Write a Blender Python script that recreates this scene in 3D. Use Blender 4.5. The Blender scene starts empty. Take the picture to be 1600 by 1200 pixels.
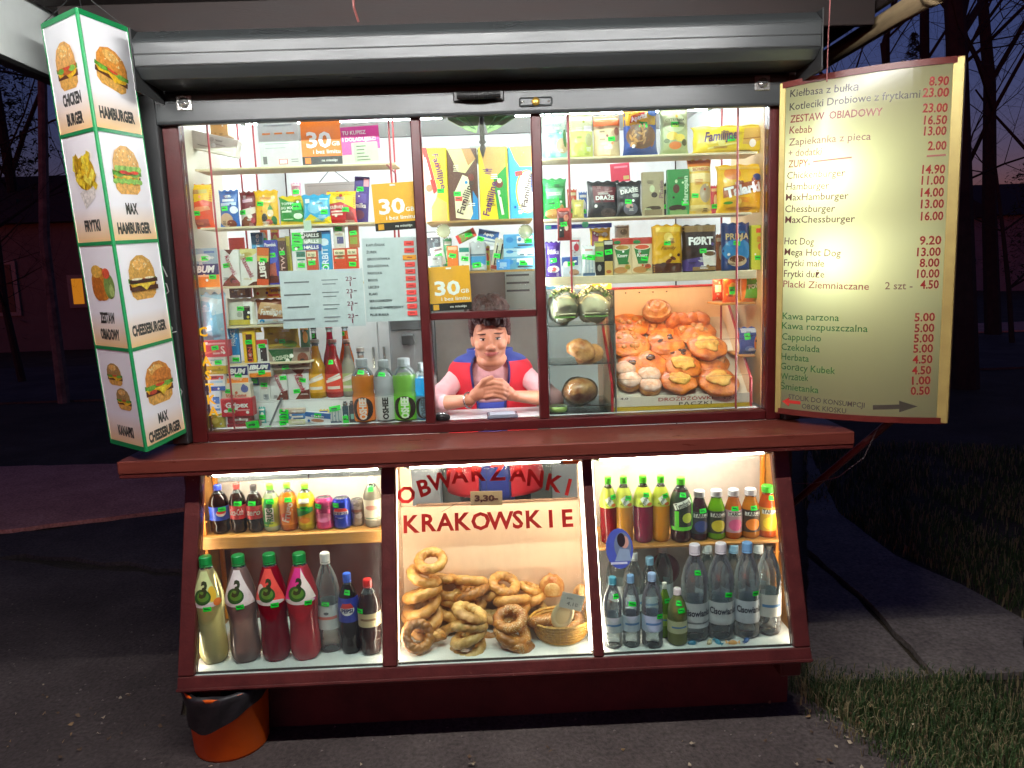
import bpy, bmesh, math, random
from mathutils import Vector, Matrix, noise
from mathutils.geometry import tessellate_polygon

sc = bpy.context.scene
COL = sc.collection
rad = math.radians
PI = math.pi

# ---------------------------------------------------------------- camera
F_PX = 1200.0                       # focal length in pixels of a 1600 x 1200 picture
CAM = Vector((0.0299, -2.9137, 1.6764))
PITCH, YAW, ROLL = .1483, .0222, -.0363
_f = Vector((math.sin(YAW)*math.cos(PITCH), math.cos(YAW)*math.cos(PITCH), -math.sin(PITCH)))
_r0 = Vector((math.cos(YAW), -math.sin(YAW), 0)); _u0 = _r0.cross(_f)
_r = math.cos(ROLL)*_r0 + math.sin(ROLL)*_u0
_u = -math.sin(ROLL)*_r0 + math.cos(ROLL)*_u0
cd = bpy.data.cameras.new('camera'); co = bpy.data.objects.new('camera', cd); COL.objects.link(co)
cd.sensor_width = 36; cd.lens = F_PX/1600*36; cd.clip_start = .05; cd.clip_end = 400
co.matrix_world = Matrix(((_r.x, _u.x, -_f.x, CAM.x), (_r.y, _u.y, -_f.y, CAM.y), (_r.z, _u.z, -_f.z, CAM.z), (0, 0, 0, 1)))
sc.camera = co

# ---------------------------------------------------------------- sky, sun, exposure
SUN_EL, SUN_AZ = 1.6, 215
w = bpy.data.worlds.new('World'); sc.world = w; w.use_nodes = True
nt = w.node_tree; bg = nt.nodes['Background']
sky = nt.nodes.new('ShaderNodeTexSky'); sky.sky_type = 'NISHITA'; sky.sun_disc = False
sky.sun_elevation = rad(SUN_EL); sky.sun_rotation = rad(SUN_AZ); sky.air_density = 1.0; sky.dust_density = .6; sky.ozone_density = 5.0
tint = nt.nodes.new('ShaderNodeMix'); tint.data_type = 'RGBA'; tint.blend_type = 'MULTIPLY'; tint.inputs[0].default_value = 1
tint.inputs[7].default_value = (2.8, .72, .74, 1)          # the violet of the late dusk
nt.links.new(sky.outputs[0], tint.inputs[6]); nt.links.new(tint.outputs[2], bg.inputs[0])
bg.inputs[1].default_value = .15
sd = bpy.data.lights.new('sun', 'SUN'); sd.energy = .02; sd.angle = rad(12); sd.color = (.75, .7, 1)
so = bpy.data.objects.new('sun', sd); COL.objects.link(so); so.rotation_euler = (rad(80), 0, rad(-SUN_AZ))

sc.view_settings.view_transform = 'Standard'; sc.view_settings.look = 'None'
sc.view_settings.exposure = 0.0; sc.view_settings.gamma = 1; sc.view_settings.use_curve_mapping = False
sc.render.engine = 'CYCLES'
cy = sc.cycles
cy.use_denoising = True; cy.denoiser = 'OPENIMAGEDENOISE'
cy.max_bounces = 7; cy.diffuse_bounces = 4; cy.glossy_bounces = 3; cy.transmission_bounces = 6; cy.transparent_max_bounces = 24
cy.caustics_reflective = False; cy.caustics_refractive = False; cy.sample_clamp_indirect = 4

# ---------------------------------------------------------------- picture <-> place
def ray(px, py): return _f + (px-800)/F_PX*_r - (py-600)/F_PX*_u
def at(px, py, Y):
    d = ray(px, py); return CAM + d*((Y-CAM.y)/d.y)
def atz(px, py, Z=0):
    d = ray(px, py); return CAM + d*((Z-CAM.z)/d.z)

# ---------------------------------------------------------------- colour and materials
def lin(h):
    if not isinstance(h, str): return tuple(h)[:3]
    h = h.lstrip('#'); v = [int(h[i:i+2], 16)/255 for i in (0, 2, 4)]
    return tuple(c/12.92 if c <= .04045 else ((c+.055)/1.055)**2.4 for c in v)
_M = {}
def M(key, col='#808080', rough=.5, metal=0., var=.0, scale=12., bump=0., bscale=60., coat=0., col2=None, spec=.5, stretch=None, detail=4):
    """a Principled material: colour broken up by noise, fine relief from a second noise"""
    if key in _M: return _M[key]
    m = bpy.data.materials.new(key); m.use_nodes = True; t = m.node_tree; b = t.nodes['Principled BSDF']
    c = lin(col); b.inputs['Base Color'].default_value = (*c, 1)
    b.inputs['Roughness'].default_value = rough; b.inputs['Metallic'].default_value = metal
    b.inputs['Specular IOR Level'].default_value = spec
    if coat: b.inputs['Coat Weight'].default_value = coat; b.inputs['Coat Roughness'].default_value = .12
    if var or bump or col2:
        tc = t.nodes.new('ShaderNodeTexCoord'); src = tc.outputs['Object']
        if stretch:
            mp = t.nodes.new('ShaderNodeMapping'); mp.inputs['Scale'].default_value = stretch
            t.links.new(src, mp.inputs[0]); src = mp.outputs[0]
    if var or col2:
        n = t.nodes.new('ShaderNodeTexNoise'); n.inputs['Scale'].default_value = scale; n.inputs['Detail'].default_value = detail
        n.inputs['Roughness'].default_value = .65
        t.links.new(src, n.inputs['Vector'])
        cr = t.nodes.new('ShaderNodeValToRGB'); cr.color_ramp.elements[0].position = .35; cr.color_ramp.elements[1].position = .66
        a = lin(col2) if col2 else tuple(x*(1-var) for x in c); d = c if col2 else tuple(min(1, x*(1+var)) for x in c)
        cr.color_ramp.elements[0].color = (*a, 1); cr.color_ramp.elements[1].color = (*d, 1)
        t.links.new(n.outputs[0], cr.inputs[0]); t.links.new(cr.outputs[0], b.inputs['Base Color'])
        rr = t.nodes.new('ShaderNodeMapRange'); rr.inputs[3].default_value = max(0, rough-.1); rr.inputs[4].default_value = min(1, rough+.12)
        t.links.new(n.outputs[0], rr.inputs[0]); t.links.new(rr.outputs[0], b.inputs['Roughness'])
    if bump:
        n2 = t.nodes.new('ShaderNodeTexNoise'); n2.inputs['Scale'].default_value = bscale; n2.inputs['Detail'].default_value = 5
        t.links.new(src, n2.inputs['Vector'])
        bp = t.nodes.new('ShaderNodeBump'); bp.inputs['Strength'].default_value = bump; bp.inputs['Distance'].default_value = .01
        t.links.new(n2.outputs[0], bp.inputs['Height']); t.links.new(bp.outputs[0], b.inputs['Normal'])
    _M[key] = m; return m
def pm(col, rough=.34):                                  # printed ink or film of one colour
    return M('print_%s_%d' % (col, rough*100), col, rough, var=.05, scale=40)
def paper(col): return M('paper_%s' % col, col, .7, var=.04, scale=30)
def emit(key, col, s):
    if key in _M: return _M[key]
    m = bpy.data.materials.new(key); m.use_nodes = True; t = m.node_tree; t.nodes.remove(t.nodes['Principled BSDF'])
    e = t.nodes.new('ShaderNodeEmission'); e.inputs[0].default_value = (*lin(col), 1); e.inputs[1].default_value = s
    t.links.new(e.outputs[0], t.nodes['Material Output'].inputs[0]); _M[key] = m; return m
def film(key, col, clear=.6, rough=.08, body=None, ior=1.45, bump=0, refr=0, edge=0):
    """clear plastic, glass or a drink: tinted see-through + coloured body + Fresnel gloss"""
    if key in _M: return _M[key]
    m = bpy.data.materials.new(key); m.use_nodes = True; t = m.node_tree; t.nodes.remove(t.nodes['Principled BSDF'])
    c = lin(col); bc = lin(body) if body else c
    tr = t.nodes.new('ShaderNodeBsdfTransparent'); tr.inputs[0].default_value = (*c, 1)
    df = t.nodes.new('ShaderNodeBsdfDiffuse'); df.inputs[0].default_value = (*bc, 1)
    tl = t.nodes.new('ShaderNodeBsdfTranslucent'); tl.inputs[0].default_value = (*bc, 1)
    m0 = t.nodes.new('ShaderNodeMixShader'); m0.inputs[0].default_value = .5
    t.links.new(df.outputs[0], m0.inputs[1]); t.links.new(tl.outputs[0], m0.inputs[2])
    m1 = t.nodes.new('ShaderNodeMixShader'); m1.inputs[0].default_value = clear
    t.links.new(m0.outputs[0], m1.inputs[1]); t.links.new(tr.outputs[0], m1.inputs[2])
    if refr:                                             # a full bottle bends what is behind it
        rf = t.nodes.new('ShaderNodeBsdfRefraction'); rf.inputs[0].default_value = (*c, 1); rf.inputs['IOR'].default_value = refr; rf.inputs['Roughness'].default_value = .02
        mr_ = t.nodes.new('ShaderNodeMixShader'); mr_.inputs[0].default_value = .3; t.links.new(rf.outputs[0], mr_.inputs[1]); t.links.new(tr.outputs[0], mr_.inputs[2]); t.links.new(mr_.outputs[0], m1.inputs[2])
    if edge:                                             # a thin shell is looked through least at its rim
        lw = t.nodes.new('ShaderNodeLayerWeight'); lw.inputs[0].default_value = .45; mp_ = t.nodes.new('ShaderNodeMapRange'); mp_.inputs[3].default_value = clear; mp_.inputs[4].default_value = edge
        t.links.new(lw.outputs['Facing'], mp_.inputs[0]); t.links.new(mp_.outputs[0], m1.inputs[0])
    gl = t.nodes.new('ShaderNodeBsdfGlossy'); gl.inputs['Roughness'].default_value = rough
    fr = t.nodes.new('ShaderNodeFresnel'); fr.inputs[0].default_value = ior
    m2 = t.nodes.new('ShaderNodeMixShader'); t.links.new(fr.outputs[0], m2.inputs[0])
    t.links.new(m1.outputs[0], m2.inputs[1]); t.links.new(gl.outputs[0], m2.inputs[2])
    if bump:
        tc = t.nodes.new('ShaderNodeTexCoord'); n2 = t.nodes.new('ShaderNodeTexNoise'); n2.inputs['Scale'].default_value = 45
        t.links.new(tc.outputs['Object'], n2.inputs['Vector'])
        bp = t.nodes.new('ShaderNodeBump'); bp.inputs['Strength'].default_value = bump; bp.inputs['Distance'].default_value = .01
        t.links.new(n2.outputs[0], bp.inputs['Height'])
        for nd in (gl, fr): t.links.new(bp.outputs[0], nd.inputs['Normal'])
    t.links.new(m2.outputs[0], t.nodes['Material Output'].inputs[0]); _M[key] = m; return m

# ---------------------------------------------------------------- objects
def tag(o, label=None, cat=None, group=None, kind=None):
    if label: o['label'] = label
    if cat: o['category'] = cat
    if group: o['group'] = group
    if kind: o['kind'] = kind
    return o
def empty(name, loc=(0, 0, 0), rot=(0, 0, 0)):
    o = bpy.data.objects.new(name, None); COL.objects.link(o); o.location = loc; o.rotation_euler = rot; o.empty_display_size = .05; return o
def obj(name, verts, faces, mats, parent=None, fm=None, smooth=False, loc=None, rot=None):
    me = bpy.data.meshes.new(name); me.from_pydata([tuple(v) for v in verts], [], faces)
    for m in (mats if isinstance(mats, (list, tuple)) else [mats]): me.materials.append(m)
    if fm: me.polygons.foreach_set('material_index', fm)
    if smooth: me.polygons.foreach_set('use_smooth', [True]*len(me.polygons))
    me.update()
    return ob(name, me, parent, loc, rot)
def ob(name, me, parent=None, loc=None, rot=None):
    o = bpy.data.objects.new(name, me); COL.objects.link(o)
    if parent: o.parent = parent
    if loc is not None: o.location = loc
    if rot is not None: o.rotation_euler = rot
    return o
def bmobj(name, bm, mats, parent=None, smooth=False, loc=None, rot=None):
    me = bpy.data.meshes.new(name); bmesh.ops.recalc_face_normals(bm, faces=bm.faces[:]); bm.to_mesh(me); bm.free()
    for m in (mats if isinstance(mats, (list, tuple)) else [mats]): me.materials.append(m)
    if smooth: me.polygons.foreach_set('use_smooth', [True]*len(me.polygons))
    return ob(name, me, parent, loc, rot)
def bm_box(bm, x0, x1, y0, y1, z0, z1, bev=.0, mi=0):
    vs = [bm.verts.new(p) for p in ((x0,y0,z0),(x1,y0,z0),(x1,y1,z0),(x0,y1,z0),(x0,y0,z1),(x1,y0,z1),(x1,y1,z1),(x0,y1,z1))]
    fs = [bm.faces.new([vs[i] for i in q]) for q in ((3,2,1,0),(4,5,6,7),(0,1,5,4),(1,2,6,5),(2,3,7,6),(3,0,4,7))]
    for f in fs: f.material_index = mi
    if bev:
        es = {e for f in fs for e in f.edges}
        bmesh.ops.bevel(bm, geom=list(es), offset=bev, segments=1, affect='EDGES', profile=.5)
def box(name, x0, x1, y0, y1, z0, z1, mat, parent=None, bev=.002, loc=None, rot=None):
    bm = bmesh.new(); bm_box(bm, min(x0,x1), max(x0,x1), min(y0,y1), max(y0,y1), min(z0,z1), max(z0,z1), bev)
    return bmobj(name, bm, mat, parent, False, loc, rot)
def extr(name, prof, x0, x1, mat, parent=None, bev=0):
    """a Y-Z outline pushed along X"""
    bm = bmesh.new(); a = [bm.verts.new((x0, y, z)) for y, z in prof]; b = [bm.verts.new((x1, y, z)) for y, z in prof]; n = len(prof)
    bm.faces.new(a); bm.faces.new(b[::-1])
    for i in range(n): bm.faces.new((a[i], b[i], b[(i+1)%n], a[(i+1)%n]))
    if bev: bmesh.ops.bevel(bm, geom=bm.edges[:], offset=bev, segments=1, affect='EDGES')
    return bmobj(name, bm, mat, parent)
def tube_v(p0, p1, r0, r1=None, n=8):
    r1 = r0 if r1 is None else r1
    p0, p1 = Vector(p0), Vector(p1); d = (p1-p0).normalized(); a = d.orthogonal().normalized(); b = d.cross(a)
    vs = [p + (a*math.cos(2*PI*i/n)+b*math.sin(2*PI*i/n))*r for p, r in ((p0, r0), (p1, r1)) for i in range(n)]
    fs = [(i, (i+1)%n, n+(i+1)%n, n+i) for i in range(n)] + [tuple(range(n-1, -1, -1)), tuple(range(n, 2*n))]
    return vs, fs
def tube(name, p0, p1, r, mat, parent=None, n=8, r1=None):
    v, f = tube_v(p0, p1, r, r1, n); return obj(name, v, f, mat, parent, smooth=n > 8)
def path_tube(name, pts, r, mat, parent=None, n=6):
    V, Fc = [], []
    for a, b in zip(pts[:-1], pts[1:]):
        v, f = tube_v(a, b, r, r, n); k = len(V); V += v; Fc += [tuple(i+k for i in q) for q in f]
    return obj(name, V, Fc, mat, parent)
def lathe(prof, n=24, z0=0., r=1., h=1.):
    """profile [(radius, height)] turned about Z; returns verts, faces"""
    V = [(r*p[0]*math.cos(2*PI*i/n), r*p[0]*math.sin(2*PI*i/n), z0+h*p[1]) for p in prof for i in range(n)]
    Fc = [(j*n+i, j*n+(i+1)%n, (j+1)*n+(i+1)%n, (j+1)*n+i) for j in range(len(prof)-1) for i in range(n)]
    return V, Fc

# ---------------------------------------------------------------- lettering and flat print, laid on any surface
_G = {}
def glyphs(txt, bold=.0, shear=0., space=1.):
    k = (txt, bold, shear, space)
    if k not in _G:
        cu = bpy.data.curves.new('t', 'FONT'); cu.body = txt; cu.offset = bold; cu.shear = shear; cu.resolution_u = 2; cu.space_character = space
        o = bpy.data.objects.new('t', cu); me = bpy.data.meshes.new_from_object(o)
        vs = [(v.co.x/.729, v.co.y/.729) for v in me.vertices]; fs = [tuple(p.vertices) for p in me.polygons]
        bpy.data.objects.remove(o); bpy.data.meshes.remove(me); bpy.data.curves.remove(cu)
        x0 = min(v[0] for v in vs); x1 = max(v[0] for v in vs)
        _G[k] = ([(v[0]-(x0+x1)/2, v[1]-.5) for v in vs], fs, x1-x0)
    return _G[k]
def R_(x, y, w, h, c, rot=0): return ('r', x, y, w, h, c, rot)
def E_(x, y, w, h, c, rot=0): return ('e', x, y, w, h, c, rot)
def P_(pts, c): return ('p', pts, c)
def T_(x, y, h, s, c, W=None, rot=0, bold=.02, shear=0., space=1., al='c'): return ('t', x, y, h, s, c, W, rot, bold, shear, space, al)
def TV_(x, y, hw, s, c, L, rot=PI/2, bold=.03, shear=0.): return ('v', x, y, hw, s, c, L, rot, bold, shear)     # text set upright: letter height in widths, length in heights
def _shape(it, W, H):
    k = it[0]
    if k == 'p':
        v = [(x*W, y*H) for x, y in it[1]]
        return v, [tuple(q) for q in tessellate_polygon([[Vector((a, b, 0)) for a, b in v]])], it[2]
    if k == 'v':
        _, x, y, hw, s, c, L, rot, bold, shear = it; g, f, gw = glyphs(s, bold, shear, 1.); sx = L*H/gw; hh = hw*W; v = [(a*sx, b*hh) for a, b in g]
    elif k in 're':
        _, x, y, w, h, c, rot = it; w *= W; h *= H
        if k == 'r': v = [(-w/2, -h/2), (w/2, -h/2), (w/2, h/2), (-w/2, h/2)]; f = [(0, 1, 2), (0, 2, 3)]
        else:
            n = 20; v = [(0, 0)]+[(w/2*math.cos(2*PI*i/n), h/2*math.sin(2*PI*i/n)) for i in range(n)]; f = [(0, i+1, (i+1)%n+1) for i in range(n)]
    else:
        _, x, y, h, s, c, fit, rot, bold, shear, space, al = it
        g, f, gw = glyphs(s, bold, shear, space); hh = h*H; sx = hh
        if fit: sx = fit*W/gw
        dx = {'c': 0, 'l': gw/2*sx, 'r': -gw/2*sx}[al]
        v = [(a*sx+dx, b*hh) for a, b in g]
    ca, sa = math.cos(rot), math.sin(rot)
    return [(a*ca-b*sa+x*W, a*sa+b*ca+y*H) for a, b in v], f, c
def prints(name, parent, items, W, H, mp, maxlen=None, off0=.0005, step=.00025, matf=pm):
    V, Fc, FM, mats, idx = [], [], [], [], {}
    for i, it in enumerate(items):
        v, f, c = _shape(it, W, H); off = off0+i*step
        if c not in idx: idx[c] = len(mats); mats.append(matf(c) if isinstance(c, str) else c)
        def put(tri, dep=0):
            if maxlen and dep < 7:
                L = [((tri[a][0]-tri[b][0])**2+(tri[a][1]-tri[b][1])**2, a, b) for a, b in ((0, 1), (1, 2), (2, 0))]
                l, a, b = max(L)
                if l > maxlen*maxlen:
                    m = ((tri[a][0]+tri[b][0])/2, (tri[a][1]+tri[b][1])/2); o = 3-a-b
                    put((tri[a], m, tri[o]), dep+1); put((m, tri[b], tri[o]), dep+1); return
            k = len(V); V.extend(mp(x, z, off) for x, z in tri)
            a2 = (tri[1][0]-tri[0][0])*(tri[2][1]-tri[0][1])-(tri[2][0]-tri[0][0])*(tri[1][1]-tri[0][1])
            Fc.append((k, k+1, k+2) if a2 > 0 else (k, k+2, k+1)); FM.append(idx[c])
        for q in f:
            for j in range(1, len(q)-1): put((v[q[0]], v[q[j]], v[q[j+1]]))
    return obj(name, V, Fc, mats, parent, FM)
def flat(y=0., cx=0., cz=0.): return lambda x, z, off: (x+cx, y-off, z+cz)

def wear(m, col, scale=30, thr=.70, rough=.8):
    """chips and rubbed spots with their own outline, on top of a painted material"""
    t = m.node_tree; b = t.nodes['Principled BSDF']; src = b.inputs['Base Color'].links[0].from_socket
    tc = t.nodes.new('ShaderNodeTexCoord'); n = t.nodes.new('ShaderNodeTexNoise'); n.inputs['Scale'].default_value = scale; n.inputs['Detail'].default_value = 9; n.inputs['Roughness'].default_value = .75
    t.links.new(tc.outputs['Object'], n.inputs[0]); r = t.nodes.new('ShaderNodeMapRange'); r.inputs[1].default_value = thr; r.inputs[2].default_value = thr+.03
    t.links.new(n.outputs[0], r.inputs[0]); mx = t.nodes.new('ShaderNodeMix'); mx.data_type = 'RGBA'; mx.inputs[7].default_value = (*lin(col), 1)
    t.links.new(r.outputs[0], mx.inputs[0]); t.links.new(src, mx.inputs[6]); t.links.new(mx.outputs[2], b.inputs['Base Color'])
    return m
# ================================================================ the setting: ground, paths, grass, houses, trees
def nodes_ground(key, cols, scale, bump, rough=.85, fine=60):
    m = bpy.data.materials.new(key); m.use_nodes = True; t = m.node_tree; b = t.nodes['Principled BSDF']; b.inputs['Roughness'].default_value = rough
    b.inputs['Specular IOR Level'].default_value = .25
    tc = t.nodes.new('ShaderNodeTexCoord'); n = t.nodes.new('ShaderNodeTexNoise'); n.inputs['Scale'].default_value = scale; n.inputs['Detail'].default_value = 8; n.inputs['Roughness'].default_value = .7
    t.links.new(tc.outputs['Object'], n.inputs[0]); cr = t.nodes.new('ShaderNodeValToRGB'); el = cr.color_ramp.elements
    el[0].position, el[1].position = .3, .7; el[0].color = (*lin(cols[0]), 1); el[1].color = (*lin(cols[-1]), 1)
    for i, c in enumerate(cols[1:-1]): e = el.new(.3+.4*(i+1)/(len(cols)-1)); e.color = (*lin(c), 1)
    t.links.new(n.outputs[0], cr.inputs[0])
    n2 = t.nodes.new('ShaderNodeTexNoise'); n2.inputs['Scale'].default_value = fine; n2.inputs['Detail'].default_value = 6
    t.links.new(tc.outputs['Object'], n2.inputs[0])
    mx = t.nodes.new('ShaderNodeMix'); mx.data_type = 'RGBA'; mx.blend_type = 'OVERLAY'; mx.inputs[0].default_value = .85
    t.links.new(cr.outputs[0], mx.inputs[6]); t.links.new(n2.outputs[0], mx.inputs[7]); t.links.new(mx.outputs[2], b.inputs[0])
    bp = t.nodes.new('ShaderNodeBump'); bp.inputs['Strength'].default_value = bump; bp.inputs['Distance'].default_value = .02
    t.links.new(n2.outputs[0], bp.inputs['Height']); t.links.new(bp.outputs[0], b.inputs['Normal'])
    return m
m_soil = nodes_ground('soil', ['#3a3228', '#4c4234', '#5a5044'], 1.3, .8)
m_asph = nodes_ground('asphalt', ['#3a3230', '#4e4543', '#645a56'], 1.1, .6)
m_conc = nodes_ground('concrete', ['#645a56', '#766c66', '#8a8079'], 1.6, .35)
m_red = nodes_ground('red_paving', ['#b07870', '#c88c80', '#d89c90'], 2., .3)
tag(obj('ground', [(-150, -40, -.03), (150, -40, -.03), (150, 200, -.03), (-150, 200, -.03)], [(0, 1, 2, 3)], m_soil), kind='structure')

def sheet(name, pix, z, mat, parent=None, jag=0., seed=0, world=None, thick=.03):
    """a paved area: outline as points on the ground, with a broken edge and real thickness"""
    rnd = random.Random(seed); P = [Vector(q) for q in world] if world else [Vector(atz(x, y, z)[:2]) for x, y in pix]
    pts = []
    for i, a in enumerate(P):
        b = P[(i+1) % len(P)]; n = max(1, int((b-a).length/.12)) if jag else 1
        for j in range(n):
            q = a.lerp(b, j/n)
            if jag and j: q = q+Vector((rnd.uniform(-jag, jag), rnd.uniform(-jag, jag)))
            pts.append(q)
    if sum(a.x*b.y-b.x*a.y for a, b in zip(pts, pts[1:]+pts[:1])) < 0: pts.reverse()
    n = len(pts); V = [(p.x, p.y, z) for p in pts]+[(p.x, p.y, z-thick) for p in pts]
    tri = tessellate_polygon([[Vector((p.x, p.y, 0)) for p in pts]])
    Fc = []
    for q in tri:
        a, b, c = (pts[i] for i in q); Fc.append(tuple(q) if (b-a).cross(c-a) > 0 else tuple(reversed(q)))
    Fc += [(i, i+n, (i+1) % n+n, (i+1) % n) for i in range(n)]
    o = obj(name, V, Fc, mat, parent); return o
tag(sheet('pavement', None, 0, m_asph, jag=.03, seed=3, world=[(-7, -9), (9, -9), (9, -2.2), (1.75, -.95), (1.30, -.42), (1.1, -.1), (-1.25, -.1), (-1.4, .3), (-1.75, 1.3), (-3.1, 1.75), (-7, 1.0)]), kind='structure')
tag(sheet('path', None, .012, m_red, jag=.012, seed=5, world=[(-7.5, 2.1), (-3.4, 2.32), (-2.08, 2.72), (-2.6, 4.1), (-7.5, 4.5)]), kind='structure')
tag(sheet('alley', None, -.004, m_asph, jag=.03, seed=8, world=[(-7, 1.1), (-3.0, 1.85), (-1.65, 1.4), (-1.3, .4), (-1.3, 3.2), (-2.0, 2.68), (-3.4, 2.25), (-7.5, 1.95)]), kind='structure')
# the concrete path beside and behind the kiosk: big slabs with open joints
slabs = empty('concrete_path'); tag(slabs, kind='structure')
for i, q in enumerate([[(1262, 1062), (1262, 870), (1340, 935), (1452, 1056)],
                       [(1262, 858), (1262, 700), (1310, 800), (1400, 868), (1500, 912), (1600, 968), (1600, 1050), (1464, 1055), (1348, 930)]]):
    sheet('paving_slab', q, .006, m_conc, slabs, jag=.008, seed=20+i)
sheet('paving_slab', None, .004, m_conc, slabs, jag=.01, seed=30, world=[(1.2, .55), (1.2, 2.6), (1.9, 3.4), (.4, 4.2), (-1.1, 3.2), (-1.1, 2.0)])
tag(sheet('road', None, .0, m_asph, world=[(-40, 9.5), (40, 7.0), (40, 11.5), (-40, 14.5)], jag=0), kind='structure')
tag(sheet('far_path', None, .004, m_red, world=[(9, 13.2), (26, 12.5), (30, 14.5), (9, 15.2)]), kind='structure')

# grass: real blades, in one mass
def grass(name, label, n, region, hmin, hmax, wid, mats, seed, dead=.18):
    rnd = random.Random(seed); V, Fc, FM = [], [], []
    k = 0
    while k < n:
        p = region(rnd)
        if p is None: continue
        c = noise.noise(Vector((p[0]*2.1, p[1]*2.1, 3.)))
        if c < -.25 and rnd.random() < .7: k += 1; continue
        h = rnd.uniform(hmin, hmax)*(1+.5*c); a = rnd.uniform(0, 2*PI); ln = rnd.uniform(.2, 1.1)*h; b = a+rnd.uniform(-.6, .6)
        dx, dy = math.cos(a)*wid, math.sin(a)*wid; lx, ly = -math.sin(b)*ln, math.cos(b)*ln; i = len(V)
        V += [(p[0]-dx, p[1]-dy, -.03), (p[0]+dx, p[1]+dy, -.03), (p[0]+lx*.45+dx*.7, p[1]+ly*.45+dy*.7, h*.65), (p[0]+lx*.45-dx*.7, p[1]+ly*.45-dy*.7, h*.65), (p[0]+lx, p[1]+ly, h*rnd.uniform(.75, 1))]
        Fc += [(i, i+1, i+2, i+3), (i+3, i+2, i+4)]; m = 2 if rnd.random() < dead else (0 if rnd.random() < .5+c else 1); FM += [m, m]; k += 1
    o = obj(name, V, Fc, mats, None, FM); tag(o, label, 'grass', kind='stuff'); return o
gm = [M('grass_a', '#40582a', .7), M('grass_b', '#2e4420', .7), M('grass_c', '#8a7d58', .7)]
def inpoly(x, y, P):
    r = False
    for (a, b), (c, d) in zip(P, P[1:]+P[:1]):
        if (b > y) != (d > y) and x < (c-a)*(y-b)/(d-b)+a: r = not r
    return r
near_poly = [tuple(atz(*q)[:2]) for q in ((1268, 1075), (1290, 1062), (1700, 1046), (1750, 1260), (1430, 1240), (1385, 1185), (1330, 1140))]
def reg_near(r):
    x, y = r.uniform(1.0, 2.8), r.uniform(-1.2, .1); return (x+r.gauss(0, .03), y+r.gauss(0, .03)) if inpoly(x, y, near_poly) else None
grass('grass', 'tufty short grass at the corner of the concrete path', 11000, reg_near, .010, .045, .0022, gm, 1, .3)
def reg_edge(r):
    x, y = r.gauss(1.27, .06), r.gauss(-.18, .14); return (x, y)
grass('weeds', 'dry weeds and litter at the foot of the kiosk corner', 500, reg_edge, .02, .07, .0025, gm, 2, .5)
lawn_poly = [tuple(atz(*q)[:2]) for q in ((1255, 790), (1320, 808), (1400, 860), (1500, 906), (1600, 962), (1750, 1040), (1800, 700), (1255, 690))]
def reg_lawn(r):
    x, y = r.uniform(1.2, 8), r.uniform(-.2, 7)
    return (x, y) if inpoly(x, y, lawn_poly) and r.random() < 2.2/(1+y) else None
grass('lawn', 'dark lawn beyond the concrete path', 12000, reg_lawn, .02, .05, .0035, gm, 4, .3)
# fallen leaves on the ground
rl = random.Random(12)
lv = [M('leaf_a', '#8b6f4a', .7), M('leaf_b', '#b5a58a', .7), M('leaf_c', '#5d4630', .7)]
V, Fc, FM = [], [], []
for i in range(170):
    z = .012
    if i < 60: x, y = rl.gauss(1.35, .16), rl.gauss(-.33, .12)
    elif i < 110: x, y = rl.uniform(-2.2, -1.1), rl.uniform(-.7, .2)
    else: x, y = rl.uniform(-1.2, 1.3), rl.uniform(-.75, -.42)
    s = rl.uniform(.004, .014); a = rl.uniform(0, 6.3); k = len(V)
    V += [(x+s*math.cos(a+q)*f, y+s*math.sin(a+q)*f, z+rl.uniform(-.006, .006)) for q, f in ((0, 1), (1.2, .5), (2.1, .6), (3.14, .9), (4.1, .5), (5.2, .6))]
    Fc.append(tuple(range(k, k+6))); FM.append(rl.randrange(3))
SV, SF = [], []
for i in range(900):
    x, y = rl.uniform(-3.2, 2.2), rl.uniform(-1.1, 1.2)
    if -1.1 < x < 1.1 and y > -.22: continue
    if x > 1.1 and y > -.5: continue
    q = rl.uniform(.002, .007); k = len(SV); SV += [(x+q, y, .001), (x-q*.5, y+q*.8, .001), (x-q*.6, y-q*.7, .001), (x+q*.1, y, .001+q*rl.uniform(.6, 1.1))]; SF += [(k, k+1, k+3), (k+1, k+2, k+3), (k+2, k, k+3)]
tag(obj('gravel', SV, SF, M('grit', '#7c726c', .9, var=.3, scale=3)), 'loose grit strewn over the pavement', 'gravel', kind='stuff')
tag(obj('leaves', V, Fc, lv, None, FM), 'scattered dry leaves and crumbs on the pavement round the kiosk', 'leaves', kind='stuff')

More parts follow.
